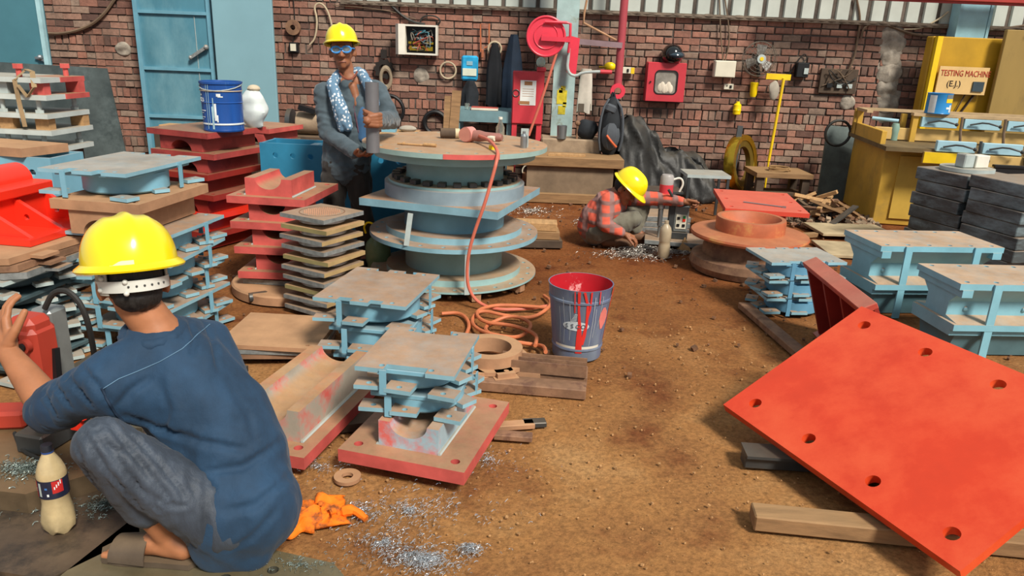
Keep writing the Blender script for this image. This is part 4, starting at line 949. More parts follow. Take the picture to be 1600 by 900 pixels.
# work table
YT = 8.45
a, b_ = W(712, 178, YT), W(800, 184, YT); t = thing('work_table', 'blue-grey steel work table against the rear wall', 'table', ((a.x+b_.x)/2, YT+.2, 0)); tw = b_.x-a.x; th = (a.z+b_.z)/2
BGT = mat('blue_grey_table', '6f8f96', .5, var=.12)
mb = MB(); mb.box(0, 0, th, tw, .6, .12); part('table_top', mb, BGT, t)
for sx in (-1, 1):
    for sy in (-1, 1): mb = MB(); mb.box(sx*(tw/2-.03), sy*.26, (th-.06)/2, .05, .05, th-.06); part('leg', mb, BGT, t)
mb = MB(); mb.box(0, 0, .42, tw-.05, .5, .03); part('shelf', mb, WOOD_D, t)
TT = th+.06
p = W(757, 172, YT); mb = MB(); mb.box(0, 0, .016, .3, .2, .03, ch=.004); t = thing('ledger_book', 'red bound book lying on the work table', 'book', (p.x, YT+.05, TT)); part('cover', mb, mat('book_red', 'b3544a', .6), t); mb = MB(); mb.box(.004, -.002, .016, .296, .2, .022); part('pages', mb, OFFW, t)
p = W(730, 165, YT); mb = MB(); mb.lathe([(0, 0), (.025, 0), (.03, .07), (.028, .07), (.024, .004), (0, .004)], 18, cap=False); solo('glass_tumbler', 'small glass standing at the left end of the work table', 'glass', mb, GLASSY, (p.x, YT, TT))
rg2 = random.Random(3)
for k in range(5):
    p = W(722+k*15, 205, YT); mb = MB(); mb.box(0, 0, .02+.02*(k % 2), .22, .1, .035+.03*(k % 3), rz=rg2.uniform(-30, 30), ch=.003); solo('scrap_block', ['dusty block', 'dark flat scrap', 'grey scrap box', 'rusty scrap bar', 'tan scrap block'][k]+' on the shelf under the work table', 'scrap', mb, [RUST, WOOD_D, GREYP, STEEL_D, RUST_L][k], (p.x, YT+.1, .436), group='scrap under the work table')
# leaning planks
for k, (x0, y0, x1, y1, w_) in enumerate(((714, 142, 702, 215, .1), (700, 150, 694, 200, .07))):
    a, b_ = W(x0, y0, 8.3), W(x1, y1, 8.0); b_.z = 0; mb = MB(); mb.bar((0, 0, .0), a-b_, w_, .03); solo('leaning_plank', ['wide weathered plank leaning at the left end of the work table', 'narrow weathered plank leaning beside the wide one'][k], 'plank', mb, WOOD, b_)
# round-ish motor/vice on the floor at left, small side tables
p = W(483, 190, 8.2); t = thing('bench_grinder', 'dusty grey bench grinder behind the standing worker', 'grinder', (p.x, 8.2, 0))
mb = MB(); mb.box(0, 0, .28, .4, .3, .56, ch=.01); part('stand', mb, WOOD_D, t); mb = MB(); mb.at(0, 0, .68, ry=90); mb.cyl(0, 0, -.12, .12, .12, n=20); part('motor', mb, CONC_B, t)
for s_ in (-1, 1): mb = MB(); mb.at(s_*.2, 0, .68, ry=90); mb.cyl(0, 0, -.025, .025, .15, n=22); part('grinding_wheel', mb, STEEL_D, t)
mb = MB(); mb.box(.02, -.1, .84, .18, .12, .05, ry=15); part('guard', mb, BLACK, t)
p = W(625, 208, 7.6); t = thing('side_table', 'small wooden table behind the round disc', 'table', (p.x, 7.6, 0)); mb = MB(); mb.box(0, 0, p.z, .36, .4, .03); part('table_top', mb, WOOD_L, t)
for sx in (-1, 1):
    for sy in (-1, 1): mb = MB(); mb.box(sx*.15, sy*.17, (p.z-.015)/2, .03, .03, p.z-.015); part('leg', mb, WOOD, t)
mb = MB(); mb.prism(rect(.14, .1), 0, .07, [rect(.12, .08)[::-1]]); mb.box(0, 0, .004, .13, .09, .006); solo('parts_tray', 'small blue tray on the little wooden table', 'tray', mb, BLUE_C, (p.x-.1, 7.55, p.z+.016))
mb = MB(); mb.ball((0, 0, .03), (.09, .06, .035), 12, 8); solo('cloth_rag', 'crumpled pale rag on the little wooden table', 'rag', mb, MATS['pale_rag'], (p.x+.08, 7.6, p.z+.016))
# red upright cabinet on legs
YC = 8.3
a, b_ = W(803, 155, YC), W(852, 155, YC); cw = b_.x-a.x; zt_, zb_ = W(828, 112, YC).z, W(826, 194, YC).z
t = thing('upright_cabinet', 'red steel cabinet on legs with a notice sheet beside the column', 'cabinet', ((a.x+b_.x)/2-.02, YC+.12, 0))
mb = MB(); mb.box(0, 0, (zt_+zb_)/2, cw, .28, zt_-zb_, ch=.006); part('body', mb, FIRE, t)
mb = MB(); mb.box(0, -.145, (zt_+zb_)/2, cw*.94, .012, (zt_-zb_)*.96); d = part('door', mb, FIRE, t)
mb = MB(); mb.torus((-cw*.38, -.155, (zt_+zb_)/2+.05), .035, .006, 18, 6, 'y'); part('handle', mb, STEEL_D, d)
mb = MB(); mb.box(-.0, -.153, zt_-.22, cw*.5, .003, .26); part('notice_sheet', mb, mat('paper', 'dfe3df', .8, var=.04), t)
mb = MB(); mb.box(-.0, -.155, zt_-.12, cw*.25, .002, .04); mb.box(-.04, -.155, zt_-.325, cw*.35, .002, .035)
for k in range(4): mb.box(.0, -.155, zt_-.18-.025*k, cw*.36, .001, .004)
part('tape_and_print', mb, mat('brown_tape', 'a5774e', .6), t)
for sx in (-1, 1):
    for sy in (-1, 1): mb = MB(); mb.box(sx*(cw/2-.035), sy*.11, zb_/2, .055, .04, zb_); part('leg', mb, FIRE, t)
p = W(846, 112, YC); t = thing('paint_tin', 'small red tin with crumpled pale plastic on the red upright cabinet', 'tin', (p.x, YC+.05, zt_)); mb = MB(); mb.box(0, 0, .025, .1, .08, .05, ch=.01); part('tin', mb, FIRE, t); mb = MB(); mb.ball((-.01, 0, .1), (.05, .04, .055), 10, 8); part('plastic_wrap', mb, mat('pale_green_plastic', 'a9c9bd', .4, var=.3), t)
# hose reel on the column
YH = 8.05
c = W(853, 57, YH); rr = 30/ (CAM_F/(W(853, 57, YH)-CAM_C).dot(_f)); t = thing('hose_reel', 'large red fire hose reel mounted on the column', 'hose reel', c)
mb = MB(); mb.at(0, 0, 0, rx=90, ry=0); mb.lathe([(.03, .0), (rr*.9, -.005), (rr*.97, .02), (rr, .025), (rr, .04), (rr*.93, .04), (rr*.3, .05), (.03, .05)], 48, cap=False); part('front_disc', mb, mat('reel_red', 'dc3d50', .35, var=.05), t)
mb = MB(); mb.at(0, .22, 0, rx=90); mb.lathe([(.03, .0), (rr*.95, 0), (rr, .01), (rr, .03), (.03, .03)], 48, cap=False); part('rear_disc', mb, MATS['reel_red'], t)
mb = MB(); mb.at(0, .19, 0, rx=90); mb.lathe([(rr*.7, 0), (rr*.78, .03), (rr*.72, .09), (rr*.78, .16), (rr*.7, .19)], 40); part('hose_coil', mb, HOSE_R, t)
mb = MB(); mb.at(0, -.05, 0, rx=90); mb.cyl(0, 0, 0, .02, .045, n=18); part('hub', mb, MATS['reel_red'], t)
mb = MB(); mb.torus((0, -.045, 0), rr*.62, .008, 40, 6, 'y'); mb.torus((0, -.042, 0), rr*.97, .012, 44, 8, 'y'); part('rim_ridge', mb, MATS['reel_red'], t)
mb = MB(); mb.bar((-.05, -.07, -.02), (rr*1.25, -.07, -.025), .035, .045); mb.bar((rr*1.2, -.07, -.02), (rr*1.22, .3, -.02), .04, .06); part('support_arm', mb, MATS['reel_red'], t)
mb = MB(); mb.tube([(-.02, -.07, .14), (.2, -.07, .14), (rr*1.22, -.07, .13), (rr*1.24, -.07, .0), (rr*1.2, -.05, -.15)], .014, 8); part('feed_pipe', mb, MATS['reel_red'], t)
q0, q1 = W(870, 82, YH-.03), W(826, 212, YH-.1); mb = MB(); mb.tube([q0-c, (q0*.5+q1*.5)-c+Vector((.01, 0, .0)), q1-c], .014, 8, smooth=1); part('hanging_hose', mb, HOSE_R, t)
qs = [W(x, y, YH-.02)-c for x, y in ((889, 75), (888, 90), (886, 105), (890, 116), (900, 119), (910, 113), (930, 112), (938, 112))]; mb = MB(); mb.tube(qs, .016, 8, smooth=1); hp = part('nozzle_pipe', mb, GREYP, t); mb = MB(); mb.rod(qs[-1], qs[-1]+Vector((.12, 0, .0)), .022); part('nozzle', mb, FIRE, hp)
mb = MB(); mb.prism([(-.05, -.25), (.05, -.28), (.07, .1), (-.02, .12)], 0, .02, axis='y'); o = part('bracket_plate', mb, MATS['reel_red'], t); o.location = W(895, 75, 8.3)-c
# red standpipe, flange, angle bars
a, b_ = W(980, -25, 8.75), W(963, 135, 8.75); b_.x = (a.x+b_.x)/2; a.x = b_.x
t = thing('standpipe', 'tall red standpipe with a flange at its lower end', 'pipe', (b_.x, 8.75, 0))
mb = MB(); mb.rod((0, 0, b_.z), (0, 0, a.z+.8), .045, 16); part('pipe', mb, mat('pipe_red', 'a8474f', .45, var=.08), t); mb = MB(); mb.at(0, -.02, b_.z-.05, rx=90); mb.tube_ring(0, 0, -.02, .03, .085, .04, 24); part('flange', mb, MATS['reel_red'], t)
mb = MB(); mb.rod((0, 0, 0), (0, 0, b_.z-.12), .03, 12); part('lower_pipe', mb, STEEL_D, t)
p0, p1 = W(905, 65, 8.7), W(972, 71, 8.7); mb = MB(); mb.bar((0, 0, 0), p1-p0, .04, .06); solo('angle_bar', 'grey-mauve angle bar between column and red standpipe', 'bar', mb, mat('mauve_bar', '8a7378', .6), p0)
p0, p1 = W(912, 36, 8.72), W(963, 63, 8.72); mb = MB(); mb.tube([W(917, 0, 8.72)-p0, W(913, 20, 8.72)-p0, (0, 0, 0), p1-p0], .013, 7); solo('thin_pipe', 'thin rusty pipe slanting from the column to the red standpipe', 'pipe', mb, RUST_L, p0)
c, w, h = wrect(970, 105, 991, 115, .06); t = thing('extension_board', 'white and yellow extension board right of the red standpipe', 'socket board', c); mb = MB(); mb.box(0, 0, 0, w, .06, h, ch=.005); part('body', mb, OFFW, t); mb = MB(); mb.box(w*.36, -.003, 0, w*.26, .06, h*.96); part('yellow_end', mb, YELLOW_B, t); mb = MB(); mb.box(0, -.034, .0, w*.14, .01, h*.5); part('socket', mb, BLACK, t)
c = wp(953, 104, .1); t = thing('yellow_dome', 'yellow plastic dome on the wall left of the red standpipe', 'dome', c); mb = MB(); mb.ball((0, 0, 0), (.07, .05, .05), 14, 10); part('dome', mb, PLAST_Y, t); mb = MB(); mb.rod((-.13, -.02, -.01), (.02, -.02, -.01), .015); part('stem', mb, BRASS, t)  # plain yellow plastic dome on a stem, not a lamp
# towel
c, w, h = wrect(903, 108, 926, 175, .55); c.z += h/2; t = thing('hanging_towel', 'dirty white towel hung on the grey nozzle pipe', 'towel', c); part('towel', drape(w, h, .05, 3, 4, .7), mat('dirty_towel', 'c6bfb2', .95, var=.12), t); mb = MB(); mb.box(0, -.0, -h*.9, w*.85, .085, .09); part('stained_hem', mb, mat('stained_towel', '5d5348', .95), t)
# backpack
c, w, h = wrect(934, 137, 974, 243, .95); t = thing('backpack', 'black and grey backpack with orange trim hung on the standpipe', 'backpack', c)
mb = MB(); mb.ball((0, 0, -.06), (w*.48, .13, h*.47), 22, 18); mb.v = [(x*(1-.3*max(0, z)/(h*.4))+.02*noise.noise((x*9, z*7, 0)), y+.03*noise.noise((x*11, z*8, 4)), z) for x, y, z in mb.v]; part('main_body', mb, mat('pack_black', '1d2126', .8, var=.15), t)
mb = MB(); mb.ball((.0, -.1, -.14), (w*.36, .07, h*.22), 6, 8); pk = part('front_pocket', mb, mat('pack_grey', '4a4f55', .8), t)
mb = MB(); mb.tube([(-.05, -.165, -.13), (.0, -.18, -.19), (.06, -.17, -.25)], .014, 6, smooth=1); part('orange_trim', mb, mat('pack_orange', 'c65a2c', .6), pk)
mb = MB(); mb.tube([(-.02, -.02, h*.3), (0, -.03, h*.47), (.03, -.02, h*.3)], .014, 7, smooth=2); part('carry_loop', mb, MATS['pack_black'], t)
for s_ in (-1, 1): mb = MB(); mb.tube([(s_*.04, -.04, h*.33), (s_*.11, -.11, .12), (s_*.13, -.11, -.15), (s_*.1, -.08, -.3)], .013, 6, smooth=1); part('strap', mb, MATS['pack_grey'], t)
mb = MB(); mb.box(-.02, -.1, h*.2, w*.42, .05, .09, ch=.02, ry=20); part('top_pocket', mb, MATS['pack_grey'], t)
# tarpaulin over a motorcycle
def tarp():
    n, m = 60, 40; vs = []
    xa, xb = W(966, 200, 8.4).x, W(1122, 220, 8.4).x
    top = [(0, .80), (.08, .90), (.2, .86), (.35, .70), (.5, .52), (.65, .52), (.8, .48), (.93, .38), (1, .18)]
    def tz(u):
        for (a0, z0), (a1, z1) in zip(top, top[1:]):
            if a0 <= u <= a1: q = (u-a0)/(a1-a0); q = q*q*(3-2*q); return z0+(z1-z0)*q
        return .2
    for j in range(m+1):
        v = j/m
        for i in range(n+1):
            u = i/n; z = tz(u); x = xa+(xb-xa)*u
            a = (v-.5)*2; prof = (1-abs(a)**2.2); zz = z*max(0, prof)**.8
            y = 8.45+a*(.34+.06*math.sin(u*9)) + .0
            fold = .09*noise.noise((u*9+a*2.5, a*3, 3))+.05*abs(noise.noise((u*16+a*5, a*5+u*6, 9)))+.018*math.sin(u*26+a*6+4*noise.noise((u*4, a*2, 1)))*(1-prof*.7)
            x += .03*noise.noise((u*5, v*6, 7)); vs.append((x, y+fold*(1 if a > 0 else -1)*.8, max(.004, zz+.05*noise.noise((u*9, v*7, 2))+.03*noise.noise((u*21, v*17, 5)))))
    mb = MB(); mb.add(vs, [(j*(n+1)+i, j*(n+1)+i+1, (j+1)*(n+1)+i+1, (j+1)*(n+1)+i) for j in range(m) for i in range(n)])
    c0 = Vector(((xa+xb)/2, 8.45, 0)); mb.v = [tuple(Vector(v)-c0) for v in mb.v]
    return mb, c0
mb, c0 = tarp(); o = solo('tarpaulin', 'crumpled black tarpaulin draped over a parked machine by the wall', 'tarpaulin', mb, TARP, c0, angle=60)
md = o.modifiers.new('thick', 'SOLIDIFY'); md.thickness = .006
# concrete block with tumbler, bundle; long bench
YB = 8.1
a, b_ = W(846, 216, 8.15), W(940, 218, 8.15); bw = b_.x-a.x
mb = MB(); mb.box(0, 0, a.z/2, bw, .4, a.z, ch=.015); mb.v = [(x+.008*noise.noise((x*9, y*9, z*9)), y+.01*noise.noise((x*8, z*8, 1)), z) for x, y, z in mb.v]; blk = solo('concrete_block', 'long dusty concrete block behind the wooden bench', 'block', mb, CONC_B, ((a.x+b_.x)/2, 8.38, 0)); BT = a.z
p = W(877, 214, 8.25); mb = MB(); mb.lathe([(0, 0), (.05, 0), (.055, .14), (.05, .14), (.045, .01), (0, .01)], 22, cap=False); solo('steel_tumbler', 'shiny steel tumbler on the concrete block', 'tumbler', mb, STEEL, (p.x, 8.2, BT))
p = W(917, 213, 8.25); mb = MB(); mb.ball((0, 0, .1), (.12, .09, .11), 18, 12); mb.v = [(x*(1+.2*noise.noise((x*12, y*12, z*12))), y, max(0, z*(1+.15*noise.noise((z*14, x*10, 0))))) for x, y, z in mb.v]; solo('cloth_bundle', 'dark crumpled bag on the right end of the concrete block', 'bag', mb, CHAR, (p.x, 8.25, BT))
mb = MB(); mb.rod((0, 0, 0), (.0, 0, .17), .012); mb.ball((0, 0, .17), .03, 8, 6); solo('bolt_rod', 'thin rusty rod standing between tumbler and dark bag', 'rod', mb, RUST, (W(901, 213, 8.25).x, 8.22, BT))
YB = 7.75
a, b_ = W(795, 250, YB), W(975, 256, YB); bz = W(885, 246, YB).z; t = thing('wood_bench', 'long weathered wooden bench in front of the concrete block', 'bench', ((a.x+b_.x)/2, YB+.2, 0)); bw = b_.x-a.x
mb = MB(); mb.box(0, 0, bz-.05, bw, .42, .1, ch=.006); part('bench_top', mb, WOOD, t)
mb = MB(); mb.box(.05, -.14, (bz-.1)/2+.045, bw*.76, .03, bz-.19); part('front_panel', mb, mat('grimy_panel', '7d6a55', .8, var=.25, scale=4), t)
for x in (-.485, .485): mb = MB(); mb.box(x*bw, 0, (bz-.1)/2, .07, .38, bz-.1); part('leg', mb, WOOD, t)
mb = MB(); mb.box(0, -.17, .05, bw, .09, .1, ch=.004); part('plinth_beam', mb, WOOD, t)
p = W(887, 243, YB); mb = MB(); mb.prism([(-.2, -.05), (.16, -.06), (.2, .04), (.0, .07), (-.18, .03)], 0, .02); solo('wood_offcut', 'orange-brown wood scrap lying on the long bench', 'offcut', mb, WOOD_L, (p.x, YB+.12, bz))
# bucket pot and things by the bench at left of it
p = G(824, 290); t = thing('tin_pail', 'small pale pail with a round handle near the bench', 'pail', (p.x, p.y-.3, .0)); mb = MB(); mb.box(0, 0, .06, .16, .16, .12); mb.lathe([(.06, .12), (.07, .2), (.065, .2), (.055, .125)], 20, cap=False); part('body', mb, RUST_L, t); mb = MB(); mb.torus((0, 0, .22), .07, .008, 24, 6, 'y'); part('handle', mb, OFFW, t)
# brass ring with a post
c = W(1156, 252, 8.75); t = thing('brass_ring', 'polished brass ring leaning upright against the rear wall', 'ring', (c.x, 8.70, 0), 50)
mb = MB(); mb.at(0, 0, .36, rx=82); mb.lathe([(.27, -.05), (.33, -.06), (.345, 0), (.33, .06), (.27, .05), (.25, 0), (.27, -.05)], 48, cap=False); part('rim', mb, BRASS, t); mb = MB(); mb.at(0, 0, .36, rx=82); mb.lathe([(.2, -.03), (.27, -.04), (.27, .04), (.2, .03), (.2, -.03)], 40, cap=False); part('inner_web', mb, mat('dull_brass', '8a7434', .4, metal=.7), t)
p = W(1157, 200, 8.6); mb = MB(); mb.bar((0, 0, 0), (.06, .1, p.z+.02), .06, .03); solo('steel_post', 'dark flat post leaning in front of the brass ring', 'post', mb, STEEL_D, (p.x-.05, 8.55, 0))
# low table at right with cord
p = W(1218, 268, 8.3); t = thing('low_table', 'low weathered table right of the brass ring', 'table', (p.x, 8.35, 0)); mb = MB(); mb.box(0, 0, p.z-.02, .62, .5, .05); part('table_top', mb, WOOD, t)
for sx in (-1, 1):
    for sy in (-1, 1): mb = MB(); mb.box(sx*.25, sy*.18, (p.z-.045)/2, .08, .08, p.z-.045); part('leg', mb, WOOD_D, t)
mb = MB(); mb.box(0, -.05, .12, .5, .3, .03); part('lower_shelf', mb, WOOD_D, t)
rg = random.Random(11); mb = MB(); mb.tube([(.16*math.cos(i*1.1)*(.6+.4*rg.random()), .1*math.sin(i*1.1), .008+.003*i) for i in range(16)], .007, 6, smooth=2); solo('cord_coil', 'tangled tan cord on the low table', 'cord', mb, mat('tan_cord', '9a7a52', .9), (p.x, 8.3, p.z+.005))
# leaning grey sheet by the yellow cabinet
a, b_ = W(1283, 300, 8.6), W(1325, 300, 8.6); mb = MB(); mb.box(0, 0, .42, b_.x-a.x+.06, .02, .84, ry=4); o = solo('steel_sheet', 'narrow grey sheet standing behind the scrap heap', 'steel sheet', mb, mat('grey_sheet', '5f6a68', .5, metal=.2, var=.2), ((a.x+b_.x)/2, 8.6, 0)); o.rotation_euler = (R(-8), 0, R(10))
mb = MB(); mb.torus((0, 0, .05), .14, .016, 24, 6, 'y'); solo('cable_loop', 'dark cable coil on top of the grey sheet', 'cable', mb, CABLE, W(1308, 215, 8.5))
# ================================================================ yellow machines at the right
t = thing('machine_cabinet', 'worn yellow machine cabinet with a dark overhanging top at the right', 'machine', (3.6, 7.33, 0), -9)
mb = MB(); mb.box(1.1, .6, .375, 2.2, 1.15, .75, ch=.008); part('body', mb, YELLOW, t)
mb = MB(); mb.box(.62, -.003+.02, .38, .95, .02, .62); part('front_panel', mb, mat('yellow_panel', 'c7a347', .5, var=.12, scale=2), t)
mb = MB(); mb.box(-.006+.02, .6, .39, .02, .95, .6); part('side_panel', mb, mat('worn_yellow_side', 'a98b4a', .6, var=.2, scale=3, col2='6f6140', c2scale=3, c2lo=.5, c2hi=.75), t)
mb = MB(); mb.box(1.1, .52, .77, 2.32, 1.4, .04); part('top_deck', mb, mat('dark_deck', '6b5a3c', .7, var=.2), t)
mb = MB(); mb.box(1.25, -.2, .71, 1.95, .05, .11, ch=.004); part('front_beam', mb, mat('tan_beam', 'c9a868', .6, var=.1), t)
for x_, w_ in ((.46, .38), (1.95, .2)): mb = MB(); mb.box(x_, -.228, .715, w_, .012, .1); part('yellow_band', mb, YELLOW_B, t)
mb = MB(); mb.box(-.03, .6, .85, .05, 1.1, .13, ch=.004); part('side_beam', mb, YELLOW, t)
mb = MB(); mb.box(1.1, .5, .86, 2.2, .05, .12, ch=.004); part('rear_beam', mb, mat('tan_beam', 'c9a868'), t)
for x, y in ((-.03, 1.12), (-.03, .98), (.36, .46), (.30, .62), (2.0, .46)):
    mb = MB(); mb.box(x, y, .79+.13, .05, .05, .27); part('post', mb, YELLOW, t)
mb = MB(); mb.box(.95, 1.05, 1.06, 1.95, .06, .03); mb.box(1.2, .46, 1.065, 1.75, .09, .03); part('top_rail', mb, mat('tan_rail', 'b79d78', .6), t)
mb = MB(); mb.box(-.03, .85, 1.06, .06, .4, .03); part('end_rail', mb, mat('tan_rail', ''), t)
PBX = mat('pale_blue_box', '9ec4d2', .5, var=.08)
for row, (y, z0, n0) in enumerate(((.44, .94, .42), (-.19, .77, .38))):
    for k in range(4):
        x = n0+.16+k*.40
        mb = MB(); mb.box(x, y, z0+.055, .34, .05, .1, ch=.004); rb = part('roller_box', mb, PBX, t)
        mb = MB(); mb.tube([(x-.12, y-.04, z0+.05), (x-.02, y-.06, z0+.075), (x+.03, y-.09, z0+.075), (x+.13, y-.11, z0+.05)], .009, 6); mb.ball((x+.13, y-.11, z0+.05), .018, 8, 6); part('lever_handle', mb, STEEL_D, rb)
        mb = MB(); mb.tube([(x+.2, y-.03, z0+.12), (x+.2, y-.05, z0-.02), (x+.215, y-.06, z0-.12)], .013, 6); part('cable_guide', mb, CABLE_B if row == 0 else STEEL_D, t)
mb = MB(); mb.rod((.1, 1.0, .97), (.36, .95, .955), .02); part('side_cylinder', mb, PBX, t)
def cabpt(x, y, z): a = R(-9); return (3.6+x*math.cos(a)-y*math.sin(a), 7.33+x*math.sin(a)+y*math.cos(a), z)
# paint can on the rail
t = thing('paint_can', 'blue and white paint can standing on the machine rail', 'paint can', cabpt(.55, .46, 1.081))
mb = MB(); mb.lathe([(0, 0), (.115, 0), (.118, .005), (.115, .01), (.115, .19), (.119, .2), (.112, .2), (.11, .19), (0, .19)], 32, cap=False); part('can_body', mb, mat('can_blue', '2f86c4', .3, var=.05), t)
def wrap(r_, a0, a1, z0, z1, n=10):
    mb = MB(); vs = []
    for i in range(n+1):
        a = R(a0+(a1-a0)*i/n); vs += [(r_*math.cos(a), r_*math.sin(a), z0), (r_*math.cos(a), r_*math.sin(a), z1)]
    return mb.add(vs, [(2*i, 2*i+2, 2*i+3, 2*i+1) for i in range(n)])
part('white_label', wrap(.1165, -165, -130, .01, .18), mat('label_white', 'dfe5e6', .4), t); part('silver_label', wrap(.1165, -85, -35, .15, .19), STEEL, t); part('yellow_label', wrap(.1168, -85, -35, .112, .15), YELLOW_B, t); part('white_flash', wrap(.1168, -80, -45, .05, .07), mat('label_white', ''), t); part('white_flash', wrap(.1168, -62, -48, .02, .09), mat('label_white', ''), t)
p = cabpt(.2, .5, .792)
mb = MB(); mb.lathe([(0, 0), (.04, 0), (.04, .07), (.045, .12), (.03, .17), (0, .17)], 16); solo('green_bottle', 'dusty green bottle standing between the machine posts', 'bottle', mb, mat('dusty_green', '7d9a8e', .4), p)
p = cabpt(.08, .5, .792); mb = MB(); mb.lathe([(0, 0), (.045, 0), (.05, .04), (.045, .07), (0, .075)], 16); solo('small_tub', 'small blue and red tub between the machine posts', 'tub', mb, mat('tub_blue', '5a83b8', .4, col2='c06a6a', c2scale=8), p)
# testing machine behind
c0 = W(1503, 240, 8.72); t = thing('testing_machine', 'tall yellow testing machine with a painted sign board', 'machine', (c0.x, 8.72, 0))
zt_ = W(1500, 58, 8.72).z
mb = MB(); mb.box(.2, .075, zt_/2, 1.6, .14, zt_, ch=.01); part('body', mb, mat('ochre_yellow', 'b98f22', .45, var=.15, scale=2), t)
mb = MB(); mb.box(-.55, -.03, zt_/2+.1, .06, .06, zt_-.2); part('corner_post', mb, YELLOW_B, t)
q = W(1503, 126, 8.66)-Vector((c0.x, 8.72, 0)); sw = (W(1543, 124, 8.66)-W(1465, 124, 8.66)).x; sh = (W(1500, 104, 8.66)-W(1500, 147, 8.66)).z
mb = MB(); mb.box(q.x, -.06, q.z, sw, .02, sh); sb = part('sign_board', mb, mat('sign_cream', 'd3b177', .6, var=.06), t)
lettering('sign_text', 'TESTING MACHINE', .092, mat('sign_red', 'a8321f', .6), sb, (q.x+.02, -.072, q.z+sh*.25), (90, 0, 0), sx=.70)
lettering('sign_text', '(E.J.)', .09, mat('sign_black', '2b1d14', .6), sb, (q.x-.09, -.072, q.z-sh*.13), (90, 0, 0))
mb = MB(); mb.box(q.x+sw*.33, -.075, q.z-sh*.2, sw*.22, .02, sh*.36); part('display', mb, mat('dark_display', '3d4a50', .3), sb)
for a0, a1 in (((-.22, .32), (-.02, -.02)), ((.1, .32), (-.02, -.02)), ((.22, .35), (.02, -.02))):
    mb = MB(); zc = q.z-sh/2-.3; mb.bar((q.x+a0[0], -.02, zc+a0[1]), (q.x+a1[0], -.02, zc+a1[1]), .012 if a0[0] < .2 else .04, .01); part('brace', mb, WOOD_D, t)
a = W(1546, 50, 8.55); t2 = thing('sheet_screen', 'large drab yellow-brown sheet standing at the right edge', 'sheet', (a.x+.66, 8.58, 0), -4)
mb = MB(); zz = W(1575, 46, 8.55).z; mb.box(.15, 0, zz/2, 1.2, .06, zz, ch=.006); part('door_leaf', mb, mat('drab_yellow', '9a7f45', .55, var=.12, scale=1.6, col2='6a5a38', c2scale=2, c2lo=.55, c2hi=.75, stretch=(1, 1, .3)), t2)
mb = MB(); mb.tube([(.05, -.035, zz*.15), (.12, -.035, zz*.5), (.2, -.035, zz*.95)], .01, 6); part('seam_cable', mb, CABLE, t2)
q0 = W(1575, 10, 7.9)
rgc = random.Random(4); t3 = thing('stick_bundle', 'tangle of pale sticks on top of the drab sheet', 'bundle', (a.x+.66, 8.58, zz))
for k in range(7): mb = MB(); mb.bar((rgc.uniform(-.3, .2), rgc.uniform(-.1, .1), rgc.uniform(0, .05)), (rgc.uniform(-.1, .4), rgc.uniform(-.1, .1), rgc.uniform(.1, .3)), .03, .02); part('stick', mb, mat('stick_tan', 'a08a68', .8), t3)
p = G(1590, 385); mb = MB(); mb.box(0, 0, .12, .06, .3, .24, ch=.005); mb.box(.06, 0, .05, .1, .3, .06); solo('steel_angle', 'bright yellow steel angle at the right picture edge', 'steel angle', mb, YELLOW_B, (p.x+.12, p.y+.1, 0), 20)
mb = MB(); mb.box(0, 0, .36, .5, .03, .72); mb.box(0, 0, .73, .52, .05, .02); solo('black_board', 'black board standing behind the near dark slabs', 'board', mb, BLACK, (4.42, 6.5, 0), -5)

# ================================================================ scrap heap and floor sheets at the right
rg = random.Random(21); sc0 = G(1295, 350)
for k in range(26):
    L_ = rg.uniform(.15, .5); r0, a0 = rg.uniform(0, .42), rg.uniform(0, 6.28); x, y = sc0.x+r0*math.cos(a0)*.9, sc0.y+.2+r0*math.sin(a0)
    hgt = max(.02, .22*(1-r0/.45)); mb = MB(); mb.box(0, 0, 0, L_, rg.uniform(.03, .07), rg.uniform(.015, .04), rx=rg.uniform(-20, 20), ry=rg.uniform(-28, 28)); zmin = min(v[2] for v in mb.v)
    solo('scrap_stick', ['brown', 'blackened', 'rusty', 'dark grey', 'pale'][k % 5]+' broken stick in the scrap heap left of the yellow cabinet', 'scrap', mb, [WOOD, WOOD_D, RUST, STEEL_D, WOOD_L][k % 5], (x, y, hgt*rg.random()-zmin), rg.uniform(0, 180), group='sticks in the scrap heap')
def rubble(cx, cy, rx_, ry_, n, s0, s1, seed, hmax):
    rg = random.Random(seed); mb = MB()
    for _ in range(n):
        a, r0 = rg.uniform(0, 6.28), math.sqrt(rg.random()); x, y = cx+rx_*r0*math.cos(a), cy+ry_*r0*math.sin(a); s_ = rg.uniform(s0, s1)
        mb.box(x, y, s_*.35+hmax*(1-r0)*rg.random(), s_*rg.uniform(.6, 1.4), s_, s_*.7, rz=rg.uniform(0, 90), rx=rg.uniform(-30, 30), ry=rg.uniform(-30, 30))
    return mb
for k, m_ in enumerate((RUST, CONC_B, WOOD_D)):
    solo('rubble', ['rusty bits', 'grey stone bits', 'dark splinters'][k]+' scattered through the scrap heap by the yellow cabinet', 'rubble', rubble(sc0.x, sc0.y+.2, .55, .6, 130, .015, .05, 31+k, .16), m_, kind='stuff', angle=0)
for k, (px, py, w_, d_, z_) in enumerate(((1330, 400, .6, .5, 0), (1320, 372, .7, .45, .03))):
    p = G(px, py); mb = MB(); mb.box(0, 0, .014, w_, d_, .027, ch=.003); solo('steel_sheet', ['pale dusty sheet on the floor behind the blue pedestals', 'upper pale sheet on the floor below the scrap heap'][k], 'steel sheet', mb, mat('pale_floor_sheet', 'a99878', .7, var=.2, scale=5), (p.x+.1, p.y+.15, z_), -4+6*k)
